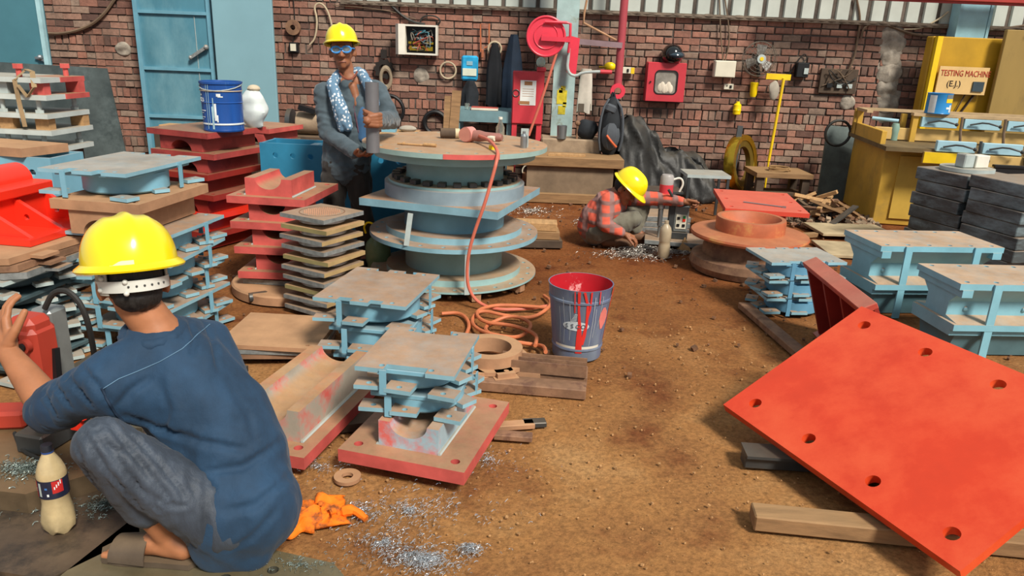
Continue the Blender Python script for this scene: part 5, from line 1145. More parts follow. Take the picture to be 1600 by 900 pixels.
for k, (px, py, L_, rz) in enumerate(((1240, 372, .5, 20), (1215, 300, .6, -10), (1090, 300, .5, 5), (1180, 330, .4, 60))):
    p = G(px, py); mb = MB(); mb.box(0, 0, .02, L_, .06, .04, ch=.003); solo('wood_offcut', ['short timber offcut beside the pale floor sheets', 'timber offcut in front of the low table', 'dark timber lying near the tarpaulin', 'loose stick between red pedestal and low table'][k], 'offcut', mb, [WOOD, WOOD_L, WOOD_D, WOOD][k], (p.x, p.y, 0), rz)
# ================================================================ buckets, bottles, hoses, tools
# paint bucket with drips
p = G(903, 566); BK = Vector((p.x, p.y+.13, 0))
t = thing('paint_bucket', 'battered blue-grey paint bucket with red drips on the open floor', 'bucket', BK, 0)
bz = [(.138, 0), (.14, .01), (.14, .06), (.146, .065), (.146, .075), (.143, .08), (.172, .345), (.178, .35), (.178, .362), (.174, .366), (.182, .425), (.184, .43)]
k_ = .93
mb = MB(); mb.lathe([(0, 0)]+[(r*k_, z*k_) for r, z in bz]+[(.178*k_, .43*k_), (.134*k_, .02), (0, .02)], 56, cap=False)
def bucket_mat():
    m = mat('bucket_blue', '6b7686', .45, var=.2, scale=7, col2='4f5a86', c2scale=4, c2lo=.45, c2hi=.65, stretch=(1, 1, .25)); return m
part('shell', mb, bucket_mat(), t)
mb = MB(); mb.lathe([(.180*k_, .4285*k_), (.172*k_, .36*k_)], 48, cap=False); mb.lathe([(.1772*k_, .43*k_), (.150*k_, .2)], 48, cap=False); part('inner_red_coat', mb, mat('bucket_inner_red', 'b3202a', .35, var=.1, col2='e0a0a0', c2scale=9, c2lo=.6, c2hi=.66), t)
mb = MB(); mb.lathe([(.0, .2), (.150*k_, .2)], 48, cap=False); part('paint_surface', mb, mat('paint_skin', '8c4a3c', .3, var=.2), t)
def on_bucket(a, z, off=.0015):
    z0 = z/k_; r_ = .143+(z0-.08)*(.172-.143)/(.345-.08) if z0 < .345 else .176+.006*(z0-.345)/.08
    r_ = r_*k_+off+(.005 if z0 > .345 else 0); return Vector((r_*math.cos(R(a)), r_*math.sin(R(a)), z))
def strip(pts, m_, name, par, off=.0022):
    mb = MB(); vs = []
    nc = 8
    for a, z, w_ in pts: vs += [on_bucket(a-w_/2+w_*c/nc, z, off) for c in range(nc+1)]
    mb.add(vs, [(i*(nc+1)+c, i*(nc+1)+c+1, (i+1)*(nc+1)+c+1, (i+1)*(nc+1)+c) for i in range(len(pts)-1) for c in range(nc)]); return part(name, mb, m_, par)
DRIP = mat('red_drip', 'd6352f', .35, var=.05)
for pts in ([(-97, .40, 5), (-96, .3, 4), (-93, .22, 6), (-92, .15, 11), (-91, .05, 15)], [(-88, .4, 4), (-80, .32, 5), (-79, .22, 5), (-82, .15, 8), (-85, .1, 7)], [(-104, .4, 2), (-103, .28, 2)], [(-76, .4, 3), (-75, .3, 3), (-79, .25, 4)], [(-20, .4, 9), (-18, .25, 5), (-17, .1, 4)], [(-60, .4, 2), (-59, .33, 2)]): strip(pts, DRIP, 'red_drip', t)
strip([(-42, .30, 6), (-40, .27, 22), (-39, .24, 26), (-40, .21, 18), (-42, .18, 6)], mat('pink_smear', 'dc7c74', .5), 'pink_smear', t)
for a_, z_, z2_ in ((-125, .36, .1), (-112, .33, .12), (-68, .37, .09), (-62, .3, .14), (-52, .37, .2), (-135, .3, .1), (-30, .36, .12)): strip([(a_, z_, 1.1), (a_+1.5, (z_+z2_)/2, 1.0), (a_-.5, z2_, .8)], mat('pale_streak', 'aeb4ba', .5), 'pale_drip', t, .0012)
mb = MB(); vs = []
for i in range(25): a = -150+i*110/24; vs += [on_bucket(a, .074, .0012), on_bucket(a, .088, .0012)]
mb.add(vs, [(2*i, 2*i+2, 2*i+3, 2*i+1) for i in range(24)]); part('white_stripe', mb, WHITE, t)
lg = strip([(-100, .205+.026*math.sin(R(q_)), max(.5, 54*math.cos(R(q_)))) for q_ in range(-90, 91, 15)], mat('logo_pale', 'c3ccd0', .5, var=.1), 'logo_oval', t, .0014)
for i in range(6):
    strip([(-99+(i-2.5)*1.0-4, .229+i*.008, 11-i*1.1), (-99+(i-2.5)*1.0-4, .233+i*.008, 11-i*1.2)], mat('logo_pale', ''), 'logo_shell', t)
for i, ch in enumerate('SSCO'):
    a = -118+i*11; q = on_bucket(a, .204, .0036); o = link('logo_text', text_mesh(ch, .034, .0005), mat('logo_text', '4b5560', .5), lg); o.location = q; o.rotation_euler = (R(96), 0, R(a+90))
# blue bucket on the red stack
q = W(358, 191, 5.6); t = thing('paint_bucket', 'dark blue lettered paint drum on the dark red saddle stack', 'bucket', (q.x-.02, 5.55, RS_TOP+.001))
mb = MB(); mb.lathe([(0, 0), (.14, 0), (.143, .01), (.14, .02), (.142, .2), (.147, .205), (.142, .21), (.143, .33), (.15, .335), (.15, .35), (.144, .352), (.141, .34), (.135, .02), (0, .02)], 44, cap=False); part('shell', mb, mat('drum_blue', '1d4c94', .35, var=.08, col2='4f86b8', c2scale=7, c2lo=.6, c2hi=.75, stretch=(3, 3, .4)), t)
LW = mat('label_white', 'dfe5e6'); part('white_band', wrap(.1448, -190, 10, .05, .062, 30), LW, t); part('white_band', wrap(.1492, -190, 10, .285, .292, 30), mat('band_tan', 'b9a890', .5), t)
for a0, a1, z0, z1 in ((-150, -135, .252, .264), (-150, -120, .145, .152), (-155, -130, .13, .134), (-150, -125, .1, .105), (-152, -132, .085, .089), (-84, -72, .25, .27), (-80, -66, .245, .253), (-92, -86, .08, .2), (-86, -82, .07, .12)):
    part('white_lettering', wrap(.1452, a0, a1, z0, z1, 6), LW, t)
for i_, ch_ in enumerate('oats'):
    a_ = -156+i_*9; o = link('white_lettering', text_mesh(ch_, .06, .0006), LW, t); o.location = (.1452*math.cos(R(a_)), .1452*math.sin(R(a_)), .228); o.rotation_euler = (R(90), 0, R(a_+90))
for a0, z0, z1, w_ in ((-115, .02, .34, 2), (-108, .05, .33, 2), (-100, .02, .18, 6), (-96, .1, .24, 3)): part('pale_drip', wrap(.1456, a0, a0+w_, z0, z1, 2), mat('pale_drip', '9fc0cc', .4), t)
mb = MB(); mb.tube([(.148*math.cos(R(a)), .148*math.sin(R(a)), .33-.05*math.sin(R(a+180))*.8) for a in range(-190, 11, 20)], .004, 6); part('wire_handle', mb, GREYP, t)
q = W(402, 185, 5.75); t = thing('plastic_sack', 'white plastic sack standing behind the dark blue drum', 'sack', (q.x-.05, 5.83, RS_TOP)); mb = MB(); mb.ball((0, 0, .14), (.095, .08, .16), 24, 20); mb.v = [(x*(1+.35*noise.noise((x*14, y*9, z*12)))*(1.1-.5*z), y*(1+.3*noise.noise((z*15, x*9, 2))), max(0, z)) for x, y, z in mb.v]; part('sack', mb, mat('sack_white', 'd5dedc', .5, var=.08), t); mb = MB(); mb.ball((.01, 0, .29), (.05, .05, .03), 10, 8); part('tied_neck', mb, mat('sack_tan', 'c3b59c', .7), t)
# coil of hose on the floor and red hose from the grinder
hz = .012
def floor_pts(lst, z=hz): return [G(x, y, z) for x, y in lst]
p0 = G(700, 520, 0)
mb = MB(); pts = floor_pts(((850, 462), (862, 475), (855, 492), (830, 498), (790, 498), (750, 492), (735, 500), (745, 520), (780, 535), (815, 528), (835, 510), (800, 500), (765, 505), (755, 520), (780, 540), (830, 538), (850, 545), (852, 560)))
pts = [q+Vector((0, 0, .018*(i % 3))) for i, q in enumerate(pts)]; mb.tube([q-p0 for q in pts], .011, 8, smooth=3); solo('rubber_hose', 'orange rubber hose coiled on the floor left of the bucket', 'hose', mb, HOSE, p0)
mb = MB(); pts = floor_pts(((690, 490), (720, 488), (735, 505), (728, 525), (715, 540), (700, 545))); mb.tube([q-p0 for q in pts], .011, 8, smooth=2); solo('rubber_hose', 'short orange hose loop beside the floor bearing stack', 'hose', mb, HOSE, p0)
mb = MB(); pts = floor_pts(((855, 488), (830, 486), (800, 484), (770, 484), (740, 494), (755, 512), (800, 515), (840, 530), (836, 548))); pts = [q+Vector((0, 0, .03)) for q in pts]; mb.tube([q-p0 for q in pts], .011, 8, smooth=2); solo('rubber_hose', 'upper strand of orange hose lying over the coil', 'hose', mb, HOSE, p0)
yb = BC.y
hp = [W(748, 217, 4.95), W(765, 222, 4.75), W(779, 232, 4.46), W(776, 252, 4.36), W(770, 275, 4.35), W(757, 320, 4.33), W(742, 360, 4.34), W(732, 395, 4.33), W(729, 430, 4.33), W(733, 455, 4.33), W(748, 474, 4.32), G(775, 484, .02), G(820, 483, .02), G(856, 478, .02)]
hp[0].z = ZT+.05; hp[1].z = ZT+.05; hp[2].z = ZT+.02
mb = MB(); mb.tube([q-hp[5] for q in hp], .0105, 8, smooth=2); solo('air_hose', 'pinkish red hose hanging from the grinder over the round disc edge', 'hose', mb, HOSE_R, hp[5])
# grinder on the table disc
q = G(732, 222, ZT); t = thing('angle_grinder', 'pinkish angle grinder lying on the round disc', 'grinder', (q.x, q.y, ZT+.001), -20)
mb = MB(); mb.at(0, 0, .05, ry=90, rz=70); mb.cyl(0, 0, -.03, .03, .05, n=24); part('wheel_guard', mb, mat('grinder_pink', 'c9847a', .5, var=.12), t)
mb = MB(); mb.at(.0, 0, .045, ry=90); mb.lathe([(.0, .0), (.035, .02), (.038, .08), (.03, .12), (.028, .22), (.02, .24), (0, .24)], 18); part('motor_body', mb, mat('grinder_brown', '94645a', .5, var=.15), t)
mb = MB(); mb.rod((.1, 0, .045), (.2, -.03, .04), .016); part('side_handle', mb, OFFW, t)
mb = MB(); mb.at(-.01, -.035, .05, rx=90); mb.cyl(0, 0, 0, .006, .045, n=24); part('disc', mb, mat('grinder_disc', 'b5796a', .7), t)
q = G(703, 218, ZT); t = thing('mallet_head', 'short round wooden mallet lying on the round disc', 'mallet', (q.x, q.y+.06, ZT+.036), 10); mb = MB(); mb.at(0, 0, 0, ry=90); mb.cyl(0, 0, -.07, .03, .034, n=18); part('head', mb, WOOD_D, t); mb = MB(); mb.at(0, 0, 0, ry=90); mb.cyl(0, 0, .03, .06, .033, n=18); part('pale_end', mb, mat('pale_cream', ''), t)
q = G(650, 228, ZT); mb = MB(); mb.rod((-.12, .02, .008), (.05, -.01, .008), .006); mb.rod((.05, -.01, .012), (.13, -.025, .012), .011); mb.rod((-.085, 0, .012), (-.08, .04, .012), .006); solo('small_hammer', 'little hammer with wooden handle lying on the round disc', 'hammer', mb, WOOD_L, (q.x, q.y, ZT))
q = G(770, 233, ZT); mb = MB(); mb.lathe([(0, 0), (.026, 0), (.026, .02), (.022, .024), (0, .024)], 18); solo('tape_roll', 'yellow tape roll on the round disc beside the hose', 'tape roll', mb, PLAST_Y, (q.x, q.y, ZT))
q = G(818, 231, ZT); t = thing('steel_flask', 'small steel flask at the right rim of the round disc', 'flask', (q.x, q.y, ZT)); mb = MB(); mb.lathe([(0, 0), (.022, 0), (.022, .075), (.01, .09), (.01, .105), (0, .105)], 18); part('body', mb, STEEL, t); mb = MB(); mb.box(.005, .03, .06, .05, .008, .12); part('back_plate', mb, GREYP, t)
q = W(779, 218, 5.45); t = thing('water_bottle', 'clear plastic bottle behind the grinder at the far rim', 'bottle', (G(781, 220, ZT).x, G(781, 220, ZT).y, ZT)); mb = MB(); mb.lathe([(0, 0), (.028, 0), (.03, .02), (.03, .09), (.012, .13), (.012, .145), (0, .145)], 18); part('body', mb, GLASSY, t); mb = MB(); mb.cyl(0, 0, .145, .16, .014, n=12); part('cap', mb, WHITE, t)
# pipe held by the standing worker
PP = G(583, 238, ZT); PP.z = ZT
t = thing('steel_pipe', 'grey steel pipe held upright on the round disc by the standing worker', 'pipe', PP); PR = .0385; PH = .395
mb = MB(); mb.lathe([(PR, 0), (PR, PH), (PR*.84, PH), (PR*.84, .01), (PR, 0)], 32, cap=False); part('pipe', mb, mat('pipe_grey', '77777a', .45, metal=.4, var=.1), t)
mb = MB(); mb.rod((0, 0, 0), (.0, .0, .0), .001) if False else mb.lathe([(0, PH-.02), (PR*.84, PH-.02)], 24, cap=False); part('pipe_core', mb, STEEL_D, t)
# green jug
q = G(588, 424); t = thing('water_jug', 'green plastic jug with yellow cap and handle by the round stack', 'jug', (q.x, q.y+.08, 0))
mb = MB(); mb.lathe([(0, 0), (.085, 0), (.09, .02), (.09, .16), (.08, .2), (.03, .25), (.028, .27), (0, .27)], 28); part('body', mb, mat('jug_green', '7f9a72', .2, var=.15, scale=9, trans=.3, coat=.4), t)
mb = MB(); mb.cyl(0, 0, .262, .295, .032, n=20); part('cap', mb, PLAST_Y, t); mb = MB(); mb.tube([(-.085, 0, .255), (-.1, 0, .31), (-.06, .0, .345), (.0, 0, .30), (.06, -.01, .26), (.09, -.01, .235), (.08, .0, .215), (.03, 0, .25)], .007, 7, smooth=2); part('handle', mb, PLAST_Y, t)
# dark grease tool on floor left of disc plates
q = G(398, 478); mb = MB(); mb.lathe([(0, 0), (.03, 0), (.032, .1), (.015, .14), (.012, .22), (0, .22)], 16); mb.v = [(z, x, y+.033) for x, y, z in mb.v]; solo('grease_gun', 'dark grinder tool lying on the floor by the low sheet pile', 'tool', mb, STEEL_D, (q.x-.05, q.y+.05, 0), 30)
# -------- foreground left: plates, bottle, drill
mb = MB(); mb.prism([(-1.0, -.26), (.40, -.26), (.52, -.03), (.32, .23), (-1.0, .26)], 0, .085); o = solo('steel_plate', 'thick dark steel plate under the bottle at the lower left', 'steel plate', mb, mat('oily_plate', '5a4b3c', .5, metal=.2, var=.25, scale=5, col2='3a332c', c2scale=4), (-1.62, 2.02, 0), -9)
mb = MB(); mb.prism([(-.8, -.18), (.2, -.16), (.36, .04), (.16, .3), (-.8, .3)], 0, .07); solo('steel_plate', 'upper dark plate covered in swarf under the red drill', 'steel plate', mb, mat('oily_plate_2', '63533f', .5, metal=.2, var=.25, scale=6, dust=.4, dustcol='8a6a44'), (-1.68, 2.18, .0855), -8)
mb = MB(); mb.box(0, 0, .025, 1.5, .25, .05); solo('timber_bearer', 'brown board on the floor along the lower left edge', 'timber', mb, WOOD, (-1.7, 1.62, 0), -9)
q = G(85, 838, .0855); t = thing('drink_bottle', 'cloudy plastic drink bottle with a dark blue and red label', 'bottle', (q.x, q.y+.035, .0858))
prof = [(.0, .012), (.018, .002), (.034, .004), (.043, .02), (.046, .045), (.044, .075), (.038, .105), (.038, .125), (.0405, .135), (.0405, .19), (.041, .2), (.038, .215), (.03, .238), (.02, .258), (.0145, .27), (.0145, .292)]
mb = MB(); nn = 40; vs = []
for i in range(nn):
    a = 2*math.pi*i/nn
    for r_, z in prof:
        rr = r_*(1+(.07*math.cos(5*a) if z < .05 else 0)); zz = z+(.006*math.cos(5*a)*(1 if z < .01 else 0)); vs.append((rr*math.cos(a), rr*math.sin(a), max(0, zz)))
m_ = len(prof); mb.add(vs, [(i*m_+j, ((i+1) % nn)*m_+j, ((i+1) % nn)*m_+j+1, i*m_+j+1) for i in range(nn) for j in range(m_-1)]); part('body', mb, mat('cloudy_bottle', 'b9a67e', .22, var=.12, scale=18, coat=.5), t)
part('label', wrap(.0412, -270, 90, .132, .192, 40), mat('bottle_label', '20263c', .4, var=.15, scale=30), t, )
LR = mat('label_red', 'b52a2a', .4)
part('red_panel', wrap(.0415, -165, -128, .135, .19), LR, t); part('red_panel', wrap(.0415, -62, -20, .15, .19), LR, t); part('white_print', wrap(.0417, -150, -133, .162, .166, 4), LW, t); part('white_print', wrap(.0417, -148, -136, .154, .158, 4), LW, t); part('white_print', wrap(.0417, -84, -76, .142, .15, 3), LW, t); part('grey_print', wrap(.0416, -118, -106, .14, .185, 3), GREYP, t); part('blue_print', wrap(.0416, -90, -80, .165, .171, 3), mat('print_blue', '3f74b5', .4), t)
for a0 in (-55, -47, -39, -31): part('white_print', wrap(.0417, a0, a0+4, .163+.0006*(a0+55), .172+.0008*(a0+55), 2), LW, t)
mb = MB(); mb.lathe([(.0165, .272), (.0165, .292), (.0155, .295), (0, .295)], 20); part('cap', mb, mat('cap_blue_black', '22262f', .5), t)
mb = MB(); mb.lathe([(.0168, .27), (.0168, .275)], 20); part('cap_ring', mb, mat('cap_ring_blue', '2c4a86', .5), t)
# red magnetic drill beside the crouching worker
t = thing('magnetic_drill', 'red magnetic drill press at the left edge beside the crouching worker', 'drill', (-1.59, 2.30, .157), -12); t.scale = (1.12, 1.12, 1.24)
MDR = mat('drill_red', 'a83a2a', .5, var=.06); GRD = mat('drill_grey', '7f8482', .4, metal=.3)
mb = MB(); mb.box(-.02, .02, .03, .1, .2, .06, ch=.006); part('magnet_base', mb, STEEL_D, t)
mb = MB(); mb.box(-.02, .07, .22, .075, .07, .34, ch=.008); part('column', mb, GRD, t)
mb = MB(); mb.box(.0, -.02, .285, .105, .1, .18, ch=.018); mb.box(.0, -.02, .372, .09, .085, .05, ch=.016); mo = part('motor', mb, MDR, t)
mb = MB(); mb.lathe([(.045, .13), (.052, .15), (.054, .2)], 24, (0, -.02, 0)); part('motor_collar', mb, MDR, mo)
mb = MB(); mb.lathe([(.03, .05), (.036, .07), (.044, .11), (.046, .14)], 24, (0, -.02, 0)); part('gear_neck', mb, GRD, t)
mb = MB(); mb.rod((0, -.02, -.03), (0, -.02, .055), .014); part('spindle', mb, STEEL, t)
mb = MB(); mb.at(.03, -.071, .33, rx=90); mb.cyl(0, 0, -.002, .014, .019, n=20); part('switch_ring', mb, MDR, mo); mb = MB(); mb.at(.03, -.086, .33, rx=90); mb.cyl(0, 0, 0, .006, .011, n=16); part('switch_knob', mb, BLACK, mo)
mb = MB()
for k in range(5): mb.box(-.045+k*.012, -.071, .35, .004, .004, .03)
part('vent_slot', mb, mat('dark_red_slot', '6a1d16', .6), mo)
mb = MB(); mb.prism(circ(0, 0, .042, 24), -.012, .012, [circ(.006, -.004, .022, 18)[::-1]], axis='y'); mb.box(-.025, 0, -.03, .03, .024, .09); o = part('clamp_handle', mb, RED_B, t); o.location = (.115, -.0, .135)
mb = MB(); mb.bar((.05, 0, .17), (.1, 0, .16), .02, .03); part('handle_stem', mb, BLACK, t)
mb = MB(); mb.bar((.06, -.02, .18), (.052, -.0, .3), .02, .02); part('side_bar', mb, BLACK, t)
mb = MB(); mb.tube([(.01, .03, .40), (.04, .04, .45), (.09, .05, .455), (.135, .05, .40), (.145, .05, .28), (.14, .05, .15)], .0085, 8, smooth=2); part('power_cable', mb, CABLE, t)
mb = MB(); mb.tube([(-.12, -.03, .03), (-.05, -.08, .01), (.03, -.1, .008), (.12, -.12, .006)], .006, 7, smooth=2); part('floor_cable', mb, CABLE, t)
mb = MB(); mb.rod((-.11, .03, .24), (-.06, .03, .24), .012); mb.rod((-.1, .03, .24), (-.17, -.12, .43), .009); mb.ball((-.17, -.12, .43), .022, 10, 8); part('feed_lever', mb, STEEL, t)
mb = MB(); mb.box(0, 0, .035, .14, .1, .07, ch=.012); mb.rod((-.05, 0, .07), (-.04, 0, .13), .008); solo('red_tool_case', 'small red tool body at the far left edge', 'tool', mb, MDR, (-1.83, 2.42, .157), 10)
# front steel block with holes, rag
t = thing('drilled_block', 'oily steel plate with drilled holes at the bottom edge', 'steel plate', (-.72, 1.74, 0), -14)
mb = MB(); mb.prism([(-.5, -.2), (.37, -.2), (.42, -.08), (.35, .02), (.2, .13), (-.5, .13)], 0, .085, [circ(x, y, .017, 14) for x, y in ((.05, .05), (-.06, -.02), (-.18, -.09), (.12, -.03), (.24, -.04), (.02, -.1), (-.3, .04))]); part('plate', mb, mat('oily_holed_plate', '5e5c50', .3, metal=.4, var=.3, scale=6, dust=.35, dustcol='a08a5c'), t)
mb = MB(); mb.prism([(.352, .022), (.422, -.08), (.425, -.078), (.356, .025)], .002, .083); part('bright_edge', mb, mat('bright_edge', '93b3c2', .4), t)
q = G(480, 812); mb = MB(); n, m = 30, 24; vs = []
for j in range(m+1):
    for i in range(n+1):
        u, v = i/n-.5, j/m-.5; e = max(0, 1-(abs(u)*2)**4)*max(0, 1-(abs(v)*2)**4)
        x = u*.26+.04*noise.noise((u*5, v*5, 3)); y = v*.17+.04*noise.noise((u*5, v*5, 8))+u*.04; z = .006+e*(.03+.05*abs(noise.noise((u*5, v*6, 1)))+.02*noise.noise((u*12, v*11, 5)))
        vs.append((x, y, max(.003, z)))
mb.add(vs, [(j*(n+1)+i, j*(n+1)+i+1, (j+1)*(n+1)+i+1, (j+1)*(n+1)+i) for j in range(m) for i in range(n)])
o = solo('cloth_rag', 'crumpled bright orange rag on the floor behind the crouching worker', 'rag', mb, mat('orange_rag', 'e8740e', .8, var=.1, col2='8a4a22', c2scale=14, c2lo=.5, c2hi=.62), (q.x, q.y, 0), 20, angle=60); md = o.modifiers.new('thick', 'SOLIDIFY'); md.thickness = .003
mb = MB(); mb.tube([(.1, .01, .015), (.15, .02, .03), (.2, -.01, .012)], [.012, .02, .014, .012], 8, smooth=2); solo('rag_strip', 'twisted orange rag end lying right of the orange rag', 'rag', mb, MATS['orange_rag'], (q.x, q.y+.01, 0))
# far magnetic drill and its plate
MP = Vector((1.42, 6.12, 0))
t = thing('drill_plate', 'long grey steel plate under the far drill', 'steel plate', (1.5, 6.1, 0), -10); mb = MB(); mb.box(0, 0, .055, .78, .36, .04, ch=.004); part('plate', mb, STEEL_G, t)
for x in (-.3, .3): mb = MB(); mb.box(x, 0, .0175, .08, .3, .035); part('spacer_block', mb, WOOD_D, t)
t = thing('magnetic_drill', 'grey magnetic drill with a control panel in front of the checked-shirt worker', 'drill', (1.36, 6.1, .0755), -8)
mb = MB(); mb.box(0, 0, .03, .19, .12, .06, ch=.005); part('magnet_base', mb, STEEL_D, t)
mb = MB(); mb.box(.03, 0, .17, .12, .1, .22, ch=.008); part('housing', mb, GRD, t)
mb = MB(); mb.box(.032, -.052, .15, .085, .006, .12); cp = part('control_panel', mb, OFFW, t)
for k, (x, z, m_) in enumerate(((.005, .18, BLACK), (.05, .19, mat('btn_green', '2f8a4a', .4)), (.05, .165, RED_B), (.005, .12, BLACK), (.05, .12, BLACK))): mb = MB(); mb.box(x+.005, -.057, z, .022, .008, .022); part('button', mb, m_, cp)
mb = MB(); mb.box(-.05, -.01, .2, .05, .08, .32, ch=.006); part('slide_column', mb, STEEL_D, t)
mb = MB(); mb.lathe([(.03, .3), (.05, .32), (.055, .38), (.055, .5), (.045, .52), (0, .52)], 22, (-.11, .04, 0)); part('motor', mb, mat('motor_grey_red', '9a9693', .4, var=.1), t); mb = MB(); mb.lathe([(.0565, .36), (.0565, .44)], 22, (-.11, .04, 0)); part('red_band', mb, FIRE, t)
mb = MB(); mb.lathe([(.02, .1), (.022, .24), (.03, .25), (.03, .3)], 16, (-.14, -.03, 0)); part('chuck', mb, STEEL, t); mb = MB(); mb.rod((-.14, -.03, .0), (-.14, -.03, .11), .012); part('drill_bit', mb, STEEL, t)
mb = MB(); mb.rod((-.02, -.07, .3), (-.1, -.1, .42), .011); mb.rod((0, -.06, .28), (.16, -.08, .32), .009); part('feed_lever', mb, STEEL_D, t)
mb = MB(); mb.tube([(.09, 0, .26), (.1, -.0, .34), (.14, 0, .34), (.15, .0, .24)], .01, 7); part('carry_handle', mb, STEEL_D, t)
mb = MB(); mb.tube([(-.06, .05, .48), (.0, .06, .5), (.03, .06, .45), (.0, .06, .38)], .009, 7, smooth=2); part('hose_loop', mb, WHITE, t)
q = G(1036, 402); t = thing('drink_bottle', 'translucent plastic bottle half full of brown fluid by the far drill', 'bottle', (q.x, q.y, 0)); mb = MB(); mb.lathe([(0, .0), (.042, .0), (.047, .02), (.047, .1), (.043, .11), (.043, .13), (.047, .14), (.047, .215), (.04, .245), (.017, .275), (.017, .3), (0, .3)], 20); part('body', mb, mat('cloudy_tan', 'b9a88c', .3, alpha=.75), t); mb = MB(); mb.lathe([(0, .002), (.041, .002), (.041, .12), (0, .12)], 20); part('fluid', mb, mat('brown_fluid', 'a5793f', .3), t)
for k, (x, y) in enumerate(((1004, 350), (1068, 392))):
    q = G(x, y); mb = MB(); mb.add([(-.06, -.04, 0), (.06, -.04, 0), (.05, .05, 0), (-.05, .05, 0), (0, 0, .12)], [(3, 2, 1, 0), (0, 1, 4), (1, 2, 4), (2, 3, 4), (3, 0, 4)]); solo('wood_offcut', ['pointed wood offcut at the worker\'s knee', 'pointed wood offcut in front of the far drill plate'][k], 'offcut', mb, WOOD_L, (q.x, q.y, 0))
# flat plates behind the far worker, small metal stool
for k in range(3): mb = MB(); mb.box(0, 0, .025, .5-.03*k, .4-.02*k, .048, ch=.003); solo('steel_plate', ['bottom', 'middle', 'top'][k]+' plate of the grey pile behind the far drill', 'steel plate', mb, STEEL_G, (1.35+.01*k, 6.75, .05*k), -5+3*k, group='grey plates behind the far drill')
q = G(1045, 300); t = thing('steel_stool', 'grey square steel stool behind the far worker', 'stool', (q.x+.05, 7.3, 0)); mb = MB(); mb.box(0, 0, .44, .42, .36, .03); part('seat', mb, GREYP, t)
for sx in (-1, 1):
    for sy in (-1, 1): mb = MB(); mb.box(sx*.19, sy*.16, .2125, .025, .025, .425); part('leg', mb, STEEL_D, t)
q = W(1035, 315, 7.0); mb = MB(); mb.box(0, 0, .15, .34, .26, .3, ch=.01); mb.box(0, 0, .31, .38, .3, .02); solo('metal_box', 'dark metal box behind the far drill motor', 'box', mb, STEEL_D, (q.x-.02, 7.05, .0))
q = G(845, 395)
for k in range(3): mb = MB(); mb.box(0, 0, .0335, .34, .22-.03*k, .066, ch=.004); solo('timber_block', ['dark bottom', 'brown middle', 'pale top'][k]+' timber block of the pile right of the round stack', 'timber', mb, [WOOD_D, WOOD, WOOD_L][k], (q.x-.02*k, q.y+.25, .068*k), 5-3*k, group='timber blocks by the round stack')
# ================================================================ people
def V(*a): return Vector(a)
def blob(items, voxel, smooth=6, sf=.5):
    """one continuous skin grown over tapered limbs and ellipsoids"""
    mb = MB()
    for it in items:
        if it[0] == 'e': mb.ball(it[1], it[2], 18, 14, it[3] if len(it) > 3 else None)
        else:
            for (a, ra), (b, rb) in zip(it, it[1:]):
                a, b = Vector(a), Vector(b)
                n = max(2, int((b-a).length/(min(ra, rb)*.55))+1)
                for i in range(n+1):
                    q = i/n; mb.ball(a.lerp(b, q), ra+(rb-ra)*q, 12, 9)
    me = bpy.data.meshes.new('b'); me.from_pydata(mb.v, [], mb.f)
    o = bpy.data.objects.new('b', me); COL.objects.link(o)
    m = o.modifiers.new('r', 'REMESH'); m.mode = 'VOXEL'; m.voxel_size = voxel; m.use_smooth_shade = True
    s = o.modifiers.new('s', 'SMOOTH'); s.factor = sf; s.iterations = smooth
    dg = bpy.context.evaluated_depsgraph_get(); out = bpy.data.meshes.new_from_object(o.evaluated_get(dg))
    bpy.data.objects.remove(o); bpy.data.meshes.remove(me); out.polygons.foreach_set('use_smooth', [True]*len(out.polygons)); return out
def join(meshes):
    bm = bmesh.new()
    for m in meshes: bm.from_mesh(m)
    out = bpy.data.meshes.new('j'); bm.to_mesh(out); bm.free(); out.polygons.foreach_set('use_smooth', [True]*len(out.polygons)); return out
def wrinkle(me, amp, sc, st=(1, 1, 1), seed=0., gate=None):
    ns = [v.normal.copy() for v in me.vertices]
    for v, n in zip(me.vertices, ns):
        p = Vector((v.co.x*st[0], v.co.y*st[1], v.co.z*st[2]))*sc+Vector((seed, 0, 0))
        q = noise.noise_vector(p*.4)*.9
        r_ = 1-2*abs(noise.noise(p+q)); r2 = noise.noise(p*2.3+q)
        k = gate(v.co) if gate else 1.
        v.co += n*amp*k*(r_*.75+r2*.35)
    return me
def folds(me, lines):
    """press cloth folds along lines that lie on the garment"""
    from mathutils.bvhtree import BVHTree
    from mathutils.kdtree import KDTree
    bv = BVHTree.FromPolygons([v.co for v in me.vertices], [p.vertices for p in me.polygons])
    kd = KDTree(len(me.vertices))
    for v in me.vertices: kd.insert(v.co, v.index)
    kd.balance(); ns = [v.normal.copy() for v in me.vertices]; disp = {}
    for pix, amp, w_ in lines:
        loc = {}; seq = [(a[0]+(b_[0]-a[0])*q/10, a[1]+(b_[1]-a[1])*q/10) for a, b_ in zip(pix, pix[1:]) for q in range(10)]
        for k, (x, y) in enumerate(seq):
            h = bv.ray_cast(CAM_C, ray(x, y).normalized())
            if h[0] is None: continue
            tp = math.sin(math.pi*(k+1)/(len(seq)+1))**.5
            for co, i, d in kd.find_range(h[0], w_*2.6):
                q = d/w_; e = tp*(-math.exp(-q*q)+.55*math.exp(-(q-1.6)**2*2)); 
                if i not in loc or abs(e) > abs(loc[i]) and q < 1.2: loc[i] = e
        for i, e in loc.items(): disp[i] = disp.get(i, 0)+e*amp
    for i, e in disp.items(): me.vertices[i].co += ns[i]*e
    bm = bmesh.new(); bm.from_mesh(me); bmesh.ops.smooth_vert(bm, verts=[bm.verts[i] for i in []] or bm.verts[:], factor=.4, use_axis_x=True, use_axis_y=True, use_axis_z=True); bm.to_mesh(me); bm.free(); return me
